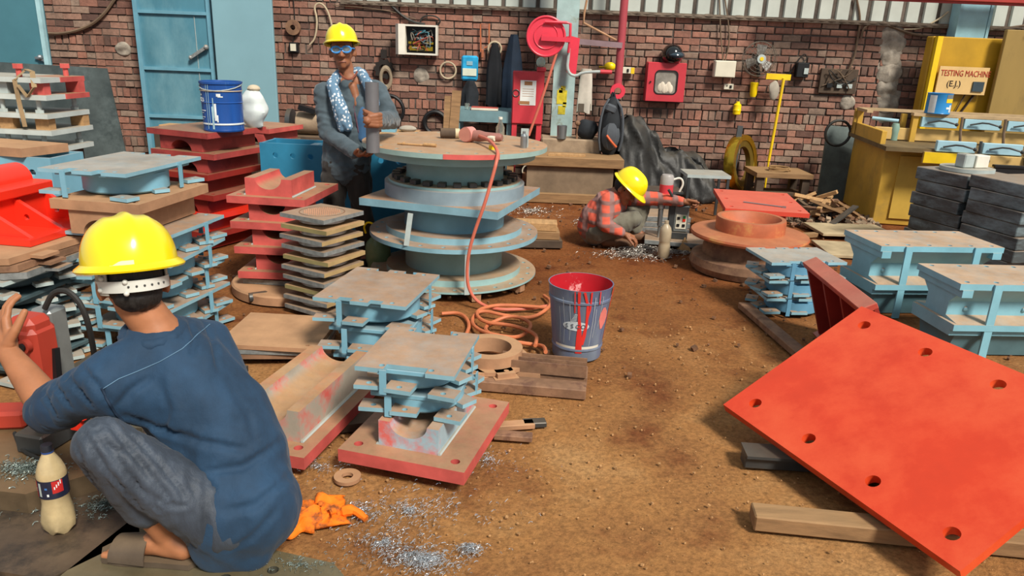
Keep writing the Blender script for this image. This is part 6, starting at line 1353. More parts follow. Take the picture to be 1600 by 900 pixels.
def frame(fwd, up=V(0, 0, 1)):
    f = Vector(fwd).normalized(); r_ = f.cross(up).normalized(); u = r_.cross(f); return Matrix((r_, f, u)).transposed()
def hand(wrist, d, pn, side, curl=(25, 35, 25), spread=8, size=1., thumb=40):
    """palm and five fingers; d points to the fingers, pn out of the palm, side=+1 when the thumb lies on d x pn"""
    d = Vector(d).normalized(); pn = (Vector(pn)-d*Vector(pn).dot(d)).normalized(); s = d.cross(pn)*side
    w = Vector(wrist); k = size; items = []
    items.append([(w, .024*k), (w+d*.04*k, .026*k)])
    for o_ in (-.028, -.01, .01, .028): items.append([(w+d*.02*k+s*o_*.7*k, .014*k), (w+d*.085*k+s*o_*k, .0125*k)])
    base = [(.03, .074, .0092), (.0105, .082, .0096), (-.0095, .076, .0092), (-.029, .06, .008)]
    for i, (o_, L_, r_) in enumerate(base):
        p = w+d*(.086+(-.004, .002, 0, -.008)[i])*k+s*o_*k; a = R(spread*(1.5-i)*.7); dd = (d*math.cos(a)+s*math.sin(a)); ch = [(p-dd*.012*k, r_*k*1.05), (p, r_*k*1.05)]
        ang = 0
        cu = curl[i] if isinstance(curl[0], (tuple, list)) else curl
        for j, fr in enumerate((.45, .3, .25)):
            ang += R(cu[j]); dv = dd*math.cos(ang)+pn*math.sin(ang); p = p+dv*L_*fr*k; ch.append((p, r_*k*(.98-.1*j)))
        items.append(ch)
    a = R(thumb); p = w+d*.028*k+s*.026*k; td = (d*math.cos(a)+s*math.sin(a)+pn*.35).normalized(); ch = [(p-td*.012*k, .014*k), (p+td*.03*k, .0125*k)]
    td2 = (td+d*.35+pn*.15).normalized(); ch += [(p+td*.03*k+td2*.03*k, .0105*k), (p+td*.03*k+td2*.052*k, .009*k)]; items.append(ch)
    return blob(items, .0035*max(1, k), 3)
def grip(c, rad, a0, sweep, zdir=1, size=1.):
    """a hand closed round an upright bar of radius rad; a0 = bearing of the knuckles, sweep = how far the fingers reach"""
    items = []
    def pt(a, z, r_): return Vector(c)+V(r_*math.cos(R(a)), r_*math.sin(R(a)), z)
    for i in range(4):
        z = (.034-.0225*i)*zdir; rr = rad+.009; r0 = (.0095, .0098, .0094, .0085)[i]; sw = sweep*(1, 1.08, 1.02, .85)[i]
        items.append([(pt(a0+sw*q, z-.004*q, rr+.004*math.sin(q*3)), r0*(1.05-.15*q)) for q in (0, .25, .5, .75, 1.)])
    for z in (-.03, -.01, .01, .03): items.append([(pt(a0, z, rad+.012), .013), (pt(a0-40, z*.9, rad+.022), .017), (pt(a0-75, z*.7, rad+.03), .018)])
    items.append([(pt(a0-60, .03*zdir, rad+.02), .014), (pt(a0-110, .045*zdir, rad+.012), .012), (pt(a0-165, .05*zdir, rad+.010), .0095)])
    return blob(items, .0035, 3), pt(a0-85, 0, rad+.04)
def head_items(c, F, k=1.):
    def P(x, y, z): return Vector(c)+F @ V(x*k, y*k, z*k)
    e = lambda x, y, z, rx, ry, rz, rot=None: ('e', P(x, y, z), (rx*k, ry*k, rz*k), F if rot is None else F @ rot)
    it = [e(0, -.012, .03, .076, .095, .085), e(0, .022, -.01, .066, .068, .085), e(0, .035, -.07, .05, .05, .042), e(0, .072, -.098, .022, .02, .018),
          e(0, .093, .028, .048, .014, .012), e(-.032, .073, -.022, .024, .02, .02), e(.032, .073, -.022, .024, .02, .02),
          e(0, .082, -.068, .026, .016, .008), e(0, .083, -.08, .022, .015, .008)]
    it.append([(P(0, .09, .012), .009*k), (P(0, .106, -.018), .012*k), (P(0, .112, -.03), .0135*k)])
    it += [e(-.012, .1, -.034, .009, .011, .009), e(.012, .1, -.034, .009, .011, .009)]
    for s in (-1, 1): it.append(e(s*.084, -.012, -.012, .012, .021, .034)); it.append(e(s*.075, .0, -.028, .008, .012, .014))
    return it
def helmet(c, F, k=1., parent=None, band=False, glossy=HELMET):
    """hard hat: ribbed dome, rolled brim with a front peak, inner band"""
    def X(mb): mb.v = [tuple(Vector(c)+F @ (Vector(v)*k)) for v in mb.v]; return mb
    n, m = 48, 16; mb = MB(); vs = []
    for j in range(m+1):
        ph = (math.pi/2)*j/m
        for i in range(n):
            a = 2*math.pi*i/n; ca, sa = math.cos(a), math.sin(a)
            rx_, ry_ = .118, .142; r_ = math.cos(ph)**.72; x, y = rx_*ca*r_, ry_*sa*r_
            z = .03+.128*math.sin(ph)**.95
            rib = math.exp(-(x/.014)**2)*.010*math.sin(ph)**.5 + (math.exp(-((abs(x)-.05)/.01)**2)*.004*math.sin(ph))
            vs.append((x, y, z+rib))
    mb.add(vs, [(j*n+i, j*n+(i+1) % n, (j+1)*n+(i+1) % n, (j+1)*n+i) for j in range(m) for i in range(n)]); hb = part('helmet_shell', X(mb), glossy, parent, 'yellow hard hat', angle=60)
    mb = MB(); vs = []
    for i in range(n):
        a = 2*math.pi*i/n; ca, sa = math.cos(a), math.sin(a); ext = .016+.034*max(0, sa)**3; dz = -.006-.012*max(0, sa)**2
        for rr, zz in ((0, .034), (0, .026), (ext, .022+dz), (ext+.003, .027+dz), (ext, .032+dz), (.002, .036)): vs.append(((.117+rr)*ca, (.141+rr)*sa, zz))
    q = 6; mb.add(vs, [(i*q+j, ((i+1) % n)*q+j, ((i+1) % n)*q+(j+1) % q, i*q+(j+1) % q) for i in range(n) for j in range(q)]); part('helmet_brim', X(mb), glossy, hb, angle=60)
    if band:
        BW = mat('suspension_white', 'c9cac2', .45, var=.05); mb = MB()
        def ring(a0, a1, z0, z1, r_, t_=.003, nn=30):
            vs = []
            for i in range(nn+1):
                a = R(a0+(a1-a0)*i/nn)
                for rr, zz in ((r_, z0), (r_+t_, z0), (r_+t_, z1), (r_, z1)): vs.append((rr*.97*math.cos(a), rr*(1.36 if math.sin(a) < 0 else 1.)*math.sin(a), zz))
            return vs, [(4*i+j, 4*i+4+j, 4*i+4+(j+1) % 4, 4*i+(j+1) % 4) for i in range(nn) for j in range(4)]+[(0, 1, 2, 3), (4*nn+3, 4*nn+2, 4*nn+1, 4*nn)]
        mb.add(*ring(175, 365, -.038, -.008, .0885)); part('nape_strap', X(mb), BW, hb, 'white ratchet strap')
        mb = MB(); mb.add(*ring(160, 215, -.045, .03, .0865)); part('headband', X(mb), mat('suspension_grey', 'a3a196', .5), hb); mb = MB(); mb.add(*ring(325, 380, -.03, .03, .0865)); part('headband', X(mb), mat('suspension_grey', ''), hb)
        mb = MB()
        for a in (250, 262, 274, 286, 298, 310): mb.ball((.0925*.97*math.cos(R(a)), .0925*1.36*math.sin(R(a)), -.023), (.003, .003, .003), 8, 6)
        part('strap_hole', X(mb), STEEL_D, hb)
        mb = MB()
        for a, z in ((246, -.01), (246, -.04), (196, .012), (200, -.03), (206, .0)): mb.ball((.092*.97*math.cos(R(a)), .092*1.36*math.sin(R(a)), z), (.007, .007, .007), 10, 8)
        part('stud', X(mb), BW, hb)
        mb = MB(); vs = []
        for i in range(9):
            a = R(236+i*3.4); top = .012 if i > 3 else .004*i-.002
            for zz in (.034, .034+max(.002, top)): ph = math.asin(min(1, max(0, (zz-.03)/.128))); r_ = math.cos(ph)**.72; vs.append((.1195*math.cos(a)*r_, .1438*math.sin(a)*r_, zz))
        mb.add(vs, [(2*i, 2*i+2, 2*i+3, 2*i+1) for i in range(8)]); part('brand_sticker', X(mb), mat('sticker_cream', 'e6dfae', .5), hb)
    return hb
def cloth_mat(name, col, rough, sheen=.2, **k):
    m = mat(name, col, rough, **k); b = m.node_tree.nodes['Principled BSDF']; b.inputs['Sheen Weight'].default_value = sheen; return m
def seam(parent, me, pix, r_, m_, name='seam'):
    """stitch line laid on the cloth surface"""
    from mathutils.bvhtree import BVHTree
    bv = BVHTree.FromPolygons([v.co for v in me.vertices], [p.vertices for p in me.polygons]); pts = []
    pix = [(a[0]+(b_[0]-a[0])*q/8, a[1]+(b_[1]-a[1])*q/8) for a, b_ in zip(pix, pix[1:]) for q in range(8)]
    for x, y in pix:
        h = bv.ray_cast(CAM_C, ray(x, y).normalized())
        if h[0] is not None: pts.append(h[0]+h[1]*.0015)
    if len(pts) > 1: mb = MB(); mb.tube(pts, r_, 5, smooth=1); part(name, mb, m_, parent)

# ---------------------------------------------------------------- worker crouching in the foreground
def worker_front():
    t = thing('person', 'person in a blue shirt and yellow helmet crouching at the red drill, back turned', 'person')
    fw = V(-.82, .57, 0).normalized(); F = frame(V(-.62, .79, -.2), V(.03, 0, 1)); rt = V(.57, .82, 0)
    hc = W(207, 440, 1.97); hk = 1.0
    neck = W(238, 505, 1.96); Ls = W(160, 598, 1.84); Rs = W(318, 540, 2.12)
    pel = W(372, 795, 1.90); waist = W(362, 715, 1.94); chest = W(292, 612, 1.97)
    Le, Lw = W(80, 640, 1.9), W(14, 552, 1.99); Re, Rw = W(195, 600, 2.32), W(110, 640, 2.42)
    Lh, Lk, La = W(350, 815, 1.80), W(160, 695, 1.72), W(262, 838, 1.80)
    Rh, Rk, Ra = Lh+rt*.13, Lk+rt*.24+V(0, .02, 0), La+rt*.26
    La.z = .17; Ra.z = .17
    hd = head_items(hc, F, hk)
    body = hd+[[(hc-V(0, 0, .06)-F @ V(0, .02, 0), .058), (neck, .06)], [(neck, .06), (chest, .12), (waist, .12), (pel, .12)],
               [(neck-V(0, 0, .05), .05), (Ls, .045), (Le, .043), (Lw.lerp(Le, .75), .05), (Lw.lerp(Le, .4), .042), (Lw, .031)], [(neck-V(0, 0, .05), .05), (Rs, .045), (Re, .04), (Rw, .027)],
               [(pel, .1), (Lh, .08), (Lk, .055), (La.lerp(Lk, .4), .045), (La, .036)], [(pel, .1), (Rh, .08), (Rk, .055), (La.lerp(Lk, .4)+rt*.25, .045), (Ra, .036)]]
    fd = V(-.98, .1, 0).normalized(); fs = V(.1, .98, 0)
    feet = []
    for an in (La, Ra):
        heel = V(an.x, an.y, .115)-fd*.045; ball = heel+fd*.17; ball.z = .112
        body.append([(an, .036), (heel+V(0, 0, .02), .036), (heel+fd*.09+V(0, 0, .025), .034), (ball+V(0, 0, .004), .028)])
        body.append([(ball+fs*.03, .02), (ball-fs*.03, .02)])
        toes = []
        for q in range(5):
            o_ = (.034-.017*q)*(1 if an is La else -1); L_ = .055-.007*q; toes.append([(ball+fs*o_*-1+V(0, 0, -.002), .0125-.001*q), (ball+fs*o_*-1+fd*L_+V(0, 0, -.006), .0115-.001*q)])
        feet.append(blob(toes+[[(ball+fs*.03, .018), (ball-fs*.03, .018)]], .004, 2))
    lh = hand(Lw, W(2, 490, 2.05)-Lw, V(.35, .8, .2), -1, curl=(14, 22, 16), thumb=50, size=1.12)
    rh = hand(Rw, V(-.7, .3, -.3), V(.2, .2, -1), 1)
    b = join([blob(body, .0075, 5)]+feet+[lh, rh]); part('body', b, SKIN, t)
    # hair
    hi = [('e', hc+F @ V(0, -.02, .02)*hk, (.079*hk, .098*hk, .088*hk), F), ('e', hc+F @ V(0, -.055, -.035)*hk, (.062*hk, .05*hk, .045*hk), F)]
    part('hair', wrinkle(blob(hi, .006, 3), .003, 60), HAIR, t)
    # shirt
    sm = [[(neck+V(0.01, 0, -.055)-fw*.01, .07), (chest+V(.0, 0, .02), .15), (W(335, 655, 1.97), .165), (waist, .165), (pel+V(.0, 0, .01), .165)], ('e', W(374, 785, 1.87), (.175, .15, .165)), [(waist, .15), (W(355, 800, 1.82), .12), (W(345, 845, 1.82), .085), (W(385, 850, 1.84), .085)],
          [(neck-V(-.01, 0, .05), .07), (Ls+V(.02, .01, .0), .08), (Le.lerp(Ls, .55), .07), (Le.lerp(Ls, .12), .066)], [(neck-V(-.01, 0, .05), .07), (Rs, .085), (Re, .062), (Rw.lerp(Re, .5), .05)],
          [(chest+fw*.05, .14), (waist+fw*.08, .13)], [(Ls+V(.03, .02, -.03), .08), (chest, .13)], [(Rs, .085), (W(345, 615, 2.04), .10), (W(378, 700, 1.98), .115), (W(382, 780, 1.93), .12), (W(385, 815, 1.9), .10)]]
    s = blob(sm, .0085, 30); wrinkle(s, .010, 5.0, (1.6, 1.6, .9), 2.)
    wrinkle(s, .0028, 16, (1.5, 1.5, .6), 7., lambda c: 1.6 if c.x < -1.1 or c.z < .35 else .5)
    folds(s, [([(188, 648), (240, 668), (310, 690), (390, 705)], .012, .016), ([(196, 665), (265, 715), (340, 770)], .012, .017), ([(215, 690), (280, 750), (325, 815)], .011, .015), ([(440, 690), (380, 730), (320, 738)], .009, .016),
              ([(450, 745), (400, 790), (350, 800)], .009, .016), ([(296, 500), (306, 525), (300, 555)], .012, .012), ([(318, 500), (335, 540), (342, 580)], .009, .014), ([(180, 640), (205, 610), (235, 590)], .010, .013), ([(250, 600), (262, 640), (255, 680)], .007, .014),
              ([(85, 600), (112, 640)], .010, .010), ([(105, 590), (150, 640)], .011, .011), ([(128, 575), (172, 628)], .011, .011), ([(70, 615), (90, 655)], .008, .009), ([(430, 800), (395, 840), (360, 860)], .008, .014), ([(360, 600), (390, 650), (400, 690)], .006, .016)])
    SH = cloth_mat('blue_work_shirt', '1b3852', .8, .06, var=.2, scale=6, bump=.45, bscale=11, stretch=(1.4, 1.4, .8))
    part('shirt', s, SH, t, 'blue work shirt')
    mb = MB(); d = (Le-Ls).normalized()
    part('rolled_cuff', wrinkle(blob([[(Le.lerp(Ls, .2)-d*.0, .073), (Le.lerp(Ls, .0), .070)]], .007, 4), .004, 25), cloth_mat('blue_cuff', '172f47', .8, .05, var=.15), t)
    part('collar', wrinkle(blob([[(neck+V(.072*math.cos(R(a_)), .072*math.sin(R(a_)), -.028+.012*math.sin(R(a_))), .021) for a_ in range(0, 361, 24)]], .006, 5), .003, 30), SH, t)
    seam(t, s, [(160, 608), (185, 592), (215, 580), (250, 565), (285, 545), (312, 520), (330, 505)], .0011, mat('stitch', '5f809a', .8), 'stitch_line')
    seam(t, s, [(160, 606), (168, 625), (180, 645), (195, 660)], .004, mat('stitch_dark', '16283c', .8), 'armhole_seam')
    # trousers
    tr = [[(pel+V(0, 0, .02), .12), (Lh+V(0, 0, .01), .10), (Lk.lerp(Lh, .45), .086), (Lk, .072)], [(Lk, .07), (La.lerp(Lk, .6), .066), (La.lerp(Lk, .34), .058)],
          [(pel, .11), (Rh, .085), (Rk, .07)], [(Rk, .072), (La.lerp(Lk, .5)+rt*.25, .068), (Ra.lerp(Rk, .2), .055)], [(Lh+V(-.03, 0, -.02), .075), (La.lerp(Lk, .45)+V(.08, 0, -.0), .06)]]
    q = blob(tr, .008, 8); wrinkle(q, .007, 10, (2.2, 2.2, .35), 4.); wrinkle(q, .0025, 22, (2.4, 2.4, .35), 9.)
    folds(q, [([(124, 665), (170, 740), (225, 800)], .010, .009), ([(142, 655), (195, 735), (255, 805)], .010, .009), ([(162, 652), (220, 725), (280, 800)], .010, .009), ([(185, 658), (245, 720), (300, 790)], .010, .009), ([(150, 690), (185, 705), (215, 700)], .008, .008), ([(232, 770), (262, 790), (300, 790)], .008, .008), ([(116, 690), (140, 745), (175, 790)], .008, .008)])
    part('trousers', q, cloth_mat('slate_trousers', '39424e', .62, .05, var=.25, scale=8, bump=.6, bscale=16, stretch=(1.8, 1.8, .5)), t, 'slate grey trousers')
    # sandals
    SD = mat('sandal_brown', '54483c', .6, var=.2, dust=.3, dustcol='8a7355', bump=.1)
    for an in (La, Ra):
        heel = V(an.x, an.y, 0)-fd*.075; sl = []
        out = [(-.0, -.036), (.1, -.04), (.2, -.05), (.26, -.045), (.285, 0), (.26, .045), (.2, .05), (.1, .04), (0, .036), (-.02, 0)]
        mb = MB(); M4 = Matrix.Translation(heel+V(0, 0, .0865)) @ Matrix((fd, fs, V(0, 0, 1))).transposed().to_4x4(); mb.M = M4; mb.prism(out, 0, .018); so = part('sandal_sole', mb, SD, t)
        mb = MB(); mb.M = M4; nn = 12
        vs = []
        for i in range(nn+1):
            a = math.pi*i/nn
            for x in (.125, .235): vs.append((x, -.05*math.cos(a), .012+.058*math.sin(a)*(1.12 if x < .2 else .8))); vs.append((x, -.054*math.cos(a), .012+.063*math.sin(a)*(1.12 if x < .2 else .8)))
        mb.add(vs, [(4*i, 4*i+2, 4*i+6, 4*i+4) for i in range(nn)]+[(4*i+1, 4*i+5, 4*i+7, 4*i+3) for i in range(nn)]+[(4*i, 4*i+4, 4*i+5, 4*i+1) for i in range(nn)]+[(4*i+2, 4*i+3, 4*i+7, 4*i+6) for i in range(nn)]); part('sandal_strap', mb, SD, so)
    helmet(hc+F @ V(0, 0, .022), F, 1.04, t, band=True)
worker_front()

# ---------------------------------------------------------------- worker standing at the round stack
def worker_stand():
    t = thing('person', 'person in a dark jacket, dotted scarf and yellow helmet standing with a pipe', 'person')
    Y = 5.2; F = frame(V(.16, -.98, .02), V(-.07, 0, 1)); hc = W(535, 80, Y); hk = .98
    neck = W(546, 125, Y+.02); chest = W(549, 170, Y); waist = W(541, 228, Y); pel = W(541, 262, Y)
    Rs, Re, Rw = W(507, 147, Y), W(512, 208, Y-.06), W(556, 238, 4.95)
    Ls, Le = W(588, 143, Y), W(612, 188, Y-.05)
    Rh, Lh = pel+V(-.085, 0, -.02), pel+V(.085, .0, -.02); Rk, Lk = V(Rh.x-.0, Y-.03, .46), V(Lh.x+.02, Y-.02, .46); Ra, La = V(Rk.x, Y+.03, .09), V(Lk.x+.03, Y+.03, .09)
    gc = V(PP.x, PP.y, W(592, 187, PP.y).z); lh, Lw = grip(gc, PR, -15, -150, 1)
    rhd = W(590, 249, 4.80)-Rw
    body = head_items(hc, F, hk)+[[(hc-V(0, -.02, .06), .052), (neck, .055)], [(neck, .055), (chest, .1), (waist, .1), (pel, .1)], [(neck, .06), (Rs, .045), (Re, .036), (Rw, .025)], [(neck, .06), (Ls, .045), (Le, .036), (Lw, .026)],
            [(pel, .09), (Rh, .075), (Rk, .05), (Ra, .035)], [(pel, .09), (Lh, .075), (Lk, .05), (La, .035)], [(Ra, .035), (V(Ra.x, Y-.1, .05), .035)], [(La, .035), (V(La.x, Y-.1, .05), .035)]]
    rh = hand(Rw, rhd, V(.1, .2, 1), 1, curl=(12, 18, 15), thumb=35)
    part('body', join([blob(body, .008, 4), lh, rh]), SKIN_D, t)
    part('hair', blob([('e', hc+F @ V(0, -.02, .03)*hk, (.079*hk, .097*hk, .08*hk), F)], .007, 2), HAIR, t)
    mb = MB()
    for s in (-1, 1): mb.ball(hc+F @ V(s*.031, .082, .008)*hk, .012, 10, 8)
    part('eye', mb, mat('eye_white', 'd8cfc4', .3), t)
    mb = MB(); mb.tube([hc+F @ V(x, y, z)*hk for x, y, z in ((-.024, .089, -.071), (0, .1, -.070), (.024, .089, -.071))], .0035, 6, smooth=1); part('mouth', mb, mat('lip_brown', '7a4438', .5), t)
    # glasses
    GB = mat('glasses_blue', '3f8fd8', .3); mb = MB()
    for s in (-1, 1):
        mb.tube([hc+F @ V(s*.034+.028*math.cos(q)*1.05, .106-.006*abs(math.cos(q)), .01+.02*math.sin(q))*hk for q in [2*math.pi*i/20 for i in range(20)]], .0062, 6, closed=True)
        mb.tube([hc+F @ V(s*.062, .1, .016)*hk, hc+F @ V(s*.08, .06, .014)*hk, hc+F @ V(s*.083, -.02, .012)*hk], .005, 6)
    mb.tube([hc+F @ V(-.01, .11, .016)*hk, hc+F @ V(.01, .11, .016)*hk], .005, 6); gl = part('glasses_frame', mb, GB, t, 'blue framed safety glasses')
    for s in (-1, 1):
        mb = MB(); mb.ball(hc+F @ V(s*.034, .104, .01)*hk, (.027*hk, .003, .019*hk), 14, 8, F); part('lens', mb, mat('lens', '8a9aa0', .1, alpha=.35), gl)
    # jacket
    jk = [[(neck-V(0, 0, .06), .085), (chest+V(0, .02, 0), .125), (waist+V(0, .01, 0), .125), (pel+V(0, 0, .01), .135)], [(chest+V(-.07, 0, .02), .1), (pel+V(-.06, 0, .02), .11)], [(chest+V(.07, 0, .02), .1), (pel+V(.06, 0, .02), .11)],
          [(neck-V(.03, 0, .07), .07), (Rs, .075), (Re, .058), (Rw.lerp(Re, .15), .047)], [(neck+V(.03, 0, -.07), .07), (Ls, .075), (Le, .058), (Lw.lerp(Le, .25), .045)]]
    j = blob(jk, .008, 8); wrinkle(j, .010, 11, (1, 1, 1.5), 5.); JM = cloth_mat('slate_jacket', '44525a', .85, .2, var=.2, scale=9, bump=.1, bscale=80); part('jacket', j, JM, t, 'dark slate jacket')
    part('sleeve_cuff', wrinkle(blob([[(Rw.lerp(Re, .3), .052), (Rw.lerp(Re, .08), .054)]], .007, 3), .003, 30), JM, t)
    part('sleeve_cuff', wrinkle(blob([[(Lw.lerp(Le, .4), .048), (Lw.lerp(Le, .22), .05)]], .007, 3), .003, 30), JM, t)
    # open front: skin V and blue shirt
    def front(pts, off, m_, name, wd):
        from mathutils.bvhtree import BVHTree
        bv = BVHTree.FromPolygons([v.co for v in j.vertices], [p.vertices for p in j.polygons]); out = []
        for (x, y), w_ in zip(pts, wd):
            h = bv.ray_cast(CAM_C, ray(x, y).normalized())
            if h[0] is not None: out.append((h[0]+V(0, -off, 0), w_))
        if len(out) > 1: return part(name, blob([[o_ for o_ in out]], .006, 5), m_, t)
    front([(550, 136), (555, 150), (557, 164)], -.02, SKIN_D, 'open_neck', [.035, .03, .022])
    front([(563, 158), (566, 185), (566, 215)], -.026, cloth_mat('inner_blue_shirt', '335a80', .8, .2, var=.1), 'inner_shirt', [.025, .05, .045])
    front([(551, 150), (555, 180), (560, 205), (566, 222)], -.001, mat('jacket_piping', '5a3a48', .7), 'piping', [.008, .008, .008, .008])
    # scarf
    m = bpy.data.materials.new('dotted_scarf'); m.use_nodes = True; N = m.node_tree.nodes; L = m.node_tree.links; g = N.new('ShaderNodeNewGeometry'); vo = N.new('ShaderNodeTexVoronoi'); vo.inputs['Scale'].default_value = 44; L.new(g.outputs['Position'], vo.inputs['Vector'])
    rp = N.new('ShaderNodeValToRGB'); rp.color_ramp.elements[0].position = .3; rp.color_ramp.elements[0].color = srgb('d7dde2'); rp.color_ramp.elements[1].position = .4; rp.color_ramp.elements[1].color = srgb('5f7f99'); L.new(vo.outputs['Distance'], rp.inputs[0]); L.new(rp.outputs[0], N['Principled BSDF'].inputs['Base Color']); N['Principled BSDF'].inputs['Roughness'].default_value = .9
    def on(x, y, o_): return W(x, y, Y-o_)
    sc = [[(on(560, 112, -.06), .03), (on(528, 118, .0), .034), (on(519, 132, .07), .036), (on(526, 155, .12), .042), (on(536, 178, .14), .046), (on(544, 198, .145), .03)],
          [(on(524, 158, .12), .03), (on(532, 185, .14), .036), (on(534, 200, .14), .024)],
          [(on(545, 112, -.07), .03), (on(566, 116, .0), .032), (on(574, 130, .07), .034), (on(582, 148, .11), .036), (on(586, 162, .12), .03)]]
    s = blob(sc, .006, 4); wrinkle(s, .007, 22, (1.6, 1.6, .5), 3.); part('scarf', s, m, t, 'blue scarf with white dots')
    mb = MB(); mb.tube([on(x, y, o_) for x, y, o_ in ((530, 112, .03), (536, 121, .1), (545, 125, .12), (553, 121, .1), (558, 112, .03))], .006, 6, smooth=2); part('neck_cord', mb, mat('cord_brown', '7a4030', .7), t)
    tr = [[(pel+V(0, 0, .02), .12), (Rh+V(0, 0, -.05), .095), (Rk, .075), (Ra+V(0, 0, .02), .065)], [(pel+V(0, 0, .02), .12), (Lh+V(0, 0, -.05), .095), (Lk, .075), (La+V(0, 0, .02), .065)], [(pel+V(-.06, 0, .02), .11), (pel+V(.06, 0, .02), .11)]]
    q = blob(tr, .009, 8); wrinkle(q, .010, 12, (1.4, 1.4, .7), 1.); part('trousers', q, cloth_mat('dark_brown_trousers', '2c2824', .85, .15, var=.2, scale=6), t, 'dark brown trousers')
    for an in (Ra, La): part('shoe', blob([[(V(an.x, Y+.06, .05), .045), (V(an.x, Y-.06, .045), .045), (V(an.x, Y-.15, .035), .034)]], .008, 3), mat('shoe_black', '1d1a18', .5), t)
    helmet(hc+F @ V(0, -.012, .03), F @ Euler((R(9), 0, 0)).to_matrix(), .9, t)
worker_stand()

# ---------------------------------------------------------------- worker squatting at the far drill
def worker_far():
    t = thing('person', 'person in an orange checked shirt and yellow helmet squatting at the far drill', 'person')
    Y = 6.05; F = frame(V(.72, -.5, -.62), V(.35, 0, 1)); hk = .98; hc = W(978, 296, 6.0)
    neck = W(962, 302, Y+.02); chest = W(948, 322, Y); waist = W(932, 340, Y); pel = W(930, 356, Y+.02)
    Rs, Re, Rw = W(950, 315, 5.93), W(944, 350, 5.86), W(975, 366, 5.86)
    Ls, Le, Lw = W(972, 308, 6.2), W(1028, 311, 6.12), W(1070, 315, 5.98)
    Rh, Lh = pel+V(.02, -.1, 0), pel+V(.02, .1, 0); Rk = W(990, 342, 5.95); Lk = W(1004, 322, 6.22); Ra, La = V(.80, 5.99, .09), V(1.04, 6.22, .09)
    body = head_items(hc, F, hk)+[[(hc-F @ V(0, .03, .05), .05), (neck, .055)], [(neck, .055), (chest, .09), (waist, .09), (pel, .09)], [(neck, .055), (Rs, .045), (Re, .036), (Rw, .026)], [(neck, .055), (Ls, .045), (Le, .036), (Lw, .026)],
            [(pel, .08), (Rh, .07), (Rk, .05), (Ra, .036)], [(pel, .08), (Lh, .07), (Lk, .05), (La, .036)], [(Ra, .035), (Ra+V(.12, 0, -.05), .03)], [(La, .035), (La+V(.1, 0, -.05), .03)]]
    lh = hand(Lw, V(1, -.05, -.12), V(.1, -.6, -.6), -1, curl=(65, 80, 50), thumb=25); rh = hand(Rw, V(.9, -.05, -.3), V(.0, .2, -1), -1, curl=(30, 40, 30))
    part('body', join([blob(body, .008, 4), lh, rh]), SKIN_D, t)
    part('hair', blob([('e', hc+F @ V(0, -.025, .015)*hk, (.079*hk, .096*hk, .088*hk), F)], .007, 2), HAIR, t)
    m = bpy.data.materials.new('orange_check'); m.use_nodes = True; N = m.node_tree.nodes; L = m.node_tree.links; g = N.new('ShaderNodeNewGeometry')
    def wv(d, sc, lo, hi):
        w = N.new('ShaderNodeTexWave'); w.bands_direction = d; w.inputs['Scale'].default_value = sc; w.inputs['Distortion'].default_value = 1.2; w.inputs['Detail'].default_value = 1; L.new(g.outputs['Position'], w.inputs['Vector'])
        r_ = N.new('ShaderNodeMapRange'); r_.inputs[1].default_value = lo; r_.inputs[2].default_value = hi; L.new(w.outputs['Fac'], r_.inputs[0]); return r_.outputs[0]
    def mx(f, a, b_):
        x = N.new('ShaderNodeMix'); x.data_type = 'RGBA'; L.new(f, x.inputs[0])
        for s_, i in ((a, 6), (b_, 7)):
            if isinstance(s_, tuple): x.inputs[i].default_value = s_
            else: L.new(s_, x.inputs[i])
        return x.outputs[2]
    c = mx(wv('X', 3, .55, .8), srgb('cf5a44'), srgb('8d6a66')); c = mx(wv('Z', 3.6, .62, .85), c, srgb('86625c'))
    b = N['Principled BSDF']; L.new(c, b.inputs['Base Color']); b.inputs['Roughness'].default_value = .85
    sh = [[(neck-V(.02, 0, .03), .075), (chest, .13), (waist, .135), (pel+V(-.01, 0, .02), .14)], [(chest+V(0, -.07, 0), .11), (waist+V(.02, -.06, 0), .11)], [(neck-V(0, .02, .04), .075), (Rs, .07), (Re, .058), (Rw.lerp(Re, .2), .042)], [(neck+V(0, .03, -.03), .075), (Ls, .07), (Le, .054), (Lw.lerp(Le, .15), .04)], [(chest+V(.08, 0, .02), .09), (waist+V(.1, 0, .03), .09)]]
    s = blob(sh, .008, 7); wrinkle(s, .008, 13, (1, 1, 1), 6.); part('shirt', s, m, t, 'orange checked shirt')
    part('collar', blob([[(neck+V(-.02, -.06, .0), .025), (neck+V(.03, -.07, -.02), .025), (neck+V(.06, -.05, -.06), .02)]], .007, 3), m, t)
    tr = [[(pel+V(0, 0, -.02), .125), (Rh, .095), (Rk.lerp(Rh, .4), .085), (Rk, .07)], [(Rk, .068), (Ra.lerp(Rk, .5), .066), (Ra+V(0, 0, .02), .056)], [(pel+V(0, 0, -.02), .125), (Lh, .095), (Lk, .07)], [(Lk, .068), (La.lerp(Lk, .5), .066), (La+V(0, 0, .02), .055)]]
    q = blob(tr, .009, 6); wrinkle(q, .008, 13, (1.4, 1.4, .8), 2.); part('trousers', q, cloth_mat('grey_green_trousers', '6d6a5c', .85, .2, var=.2, scale=7), t, 'dusty grey trousers')
    for an in (Ra, La): part('shoe', blob([[(an+V(-.04, 0, -.045), .042), (an+V(.08, -.01, -.05), .042), (an+V(.17, -.015, -.058), .032)]], .007, 3), mat('shoe_brown', '6a4a33', .7, var=.2), t)
    helmet(hc+F @ V(0, 0, .02), F, 1.0, t)
worker_far()
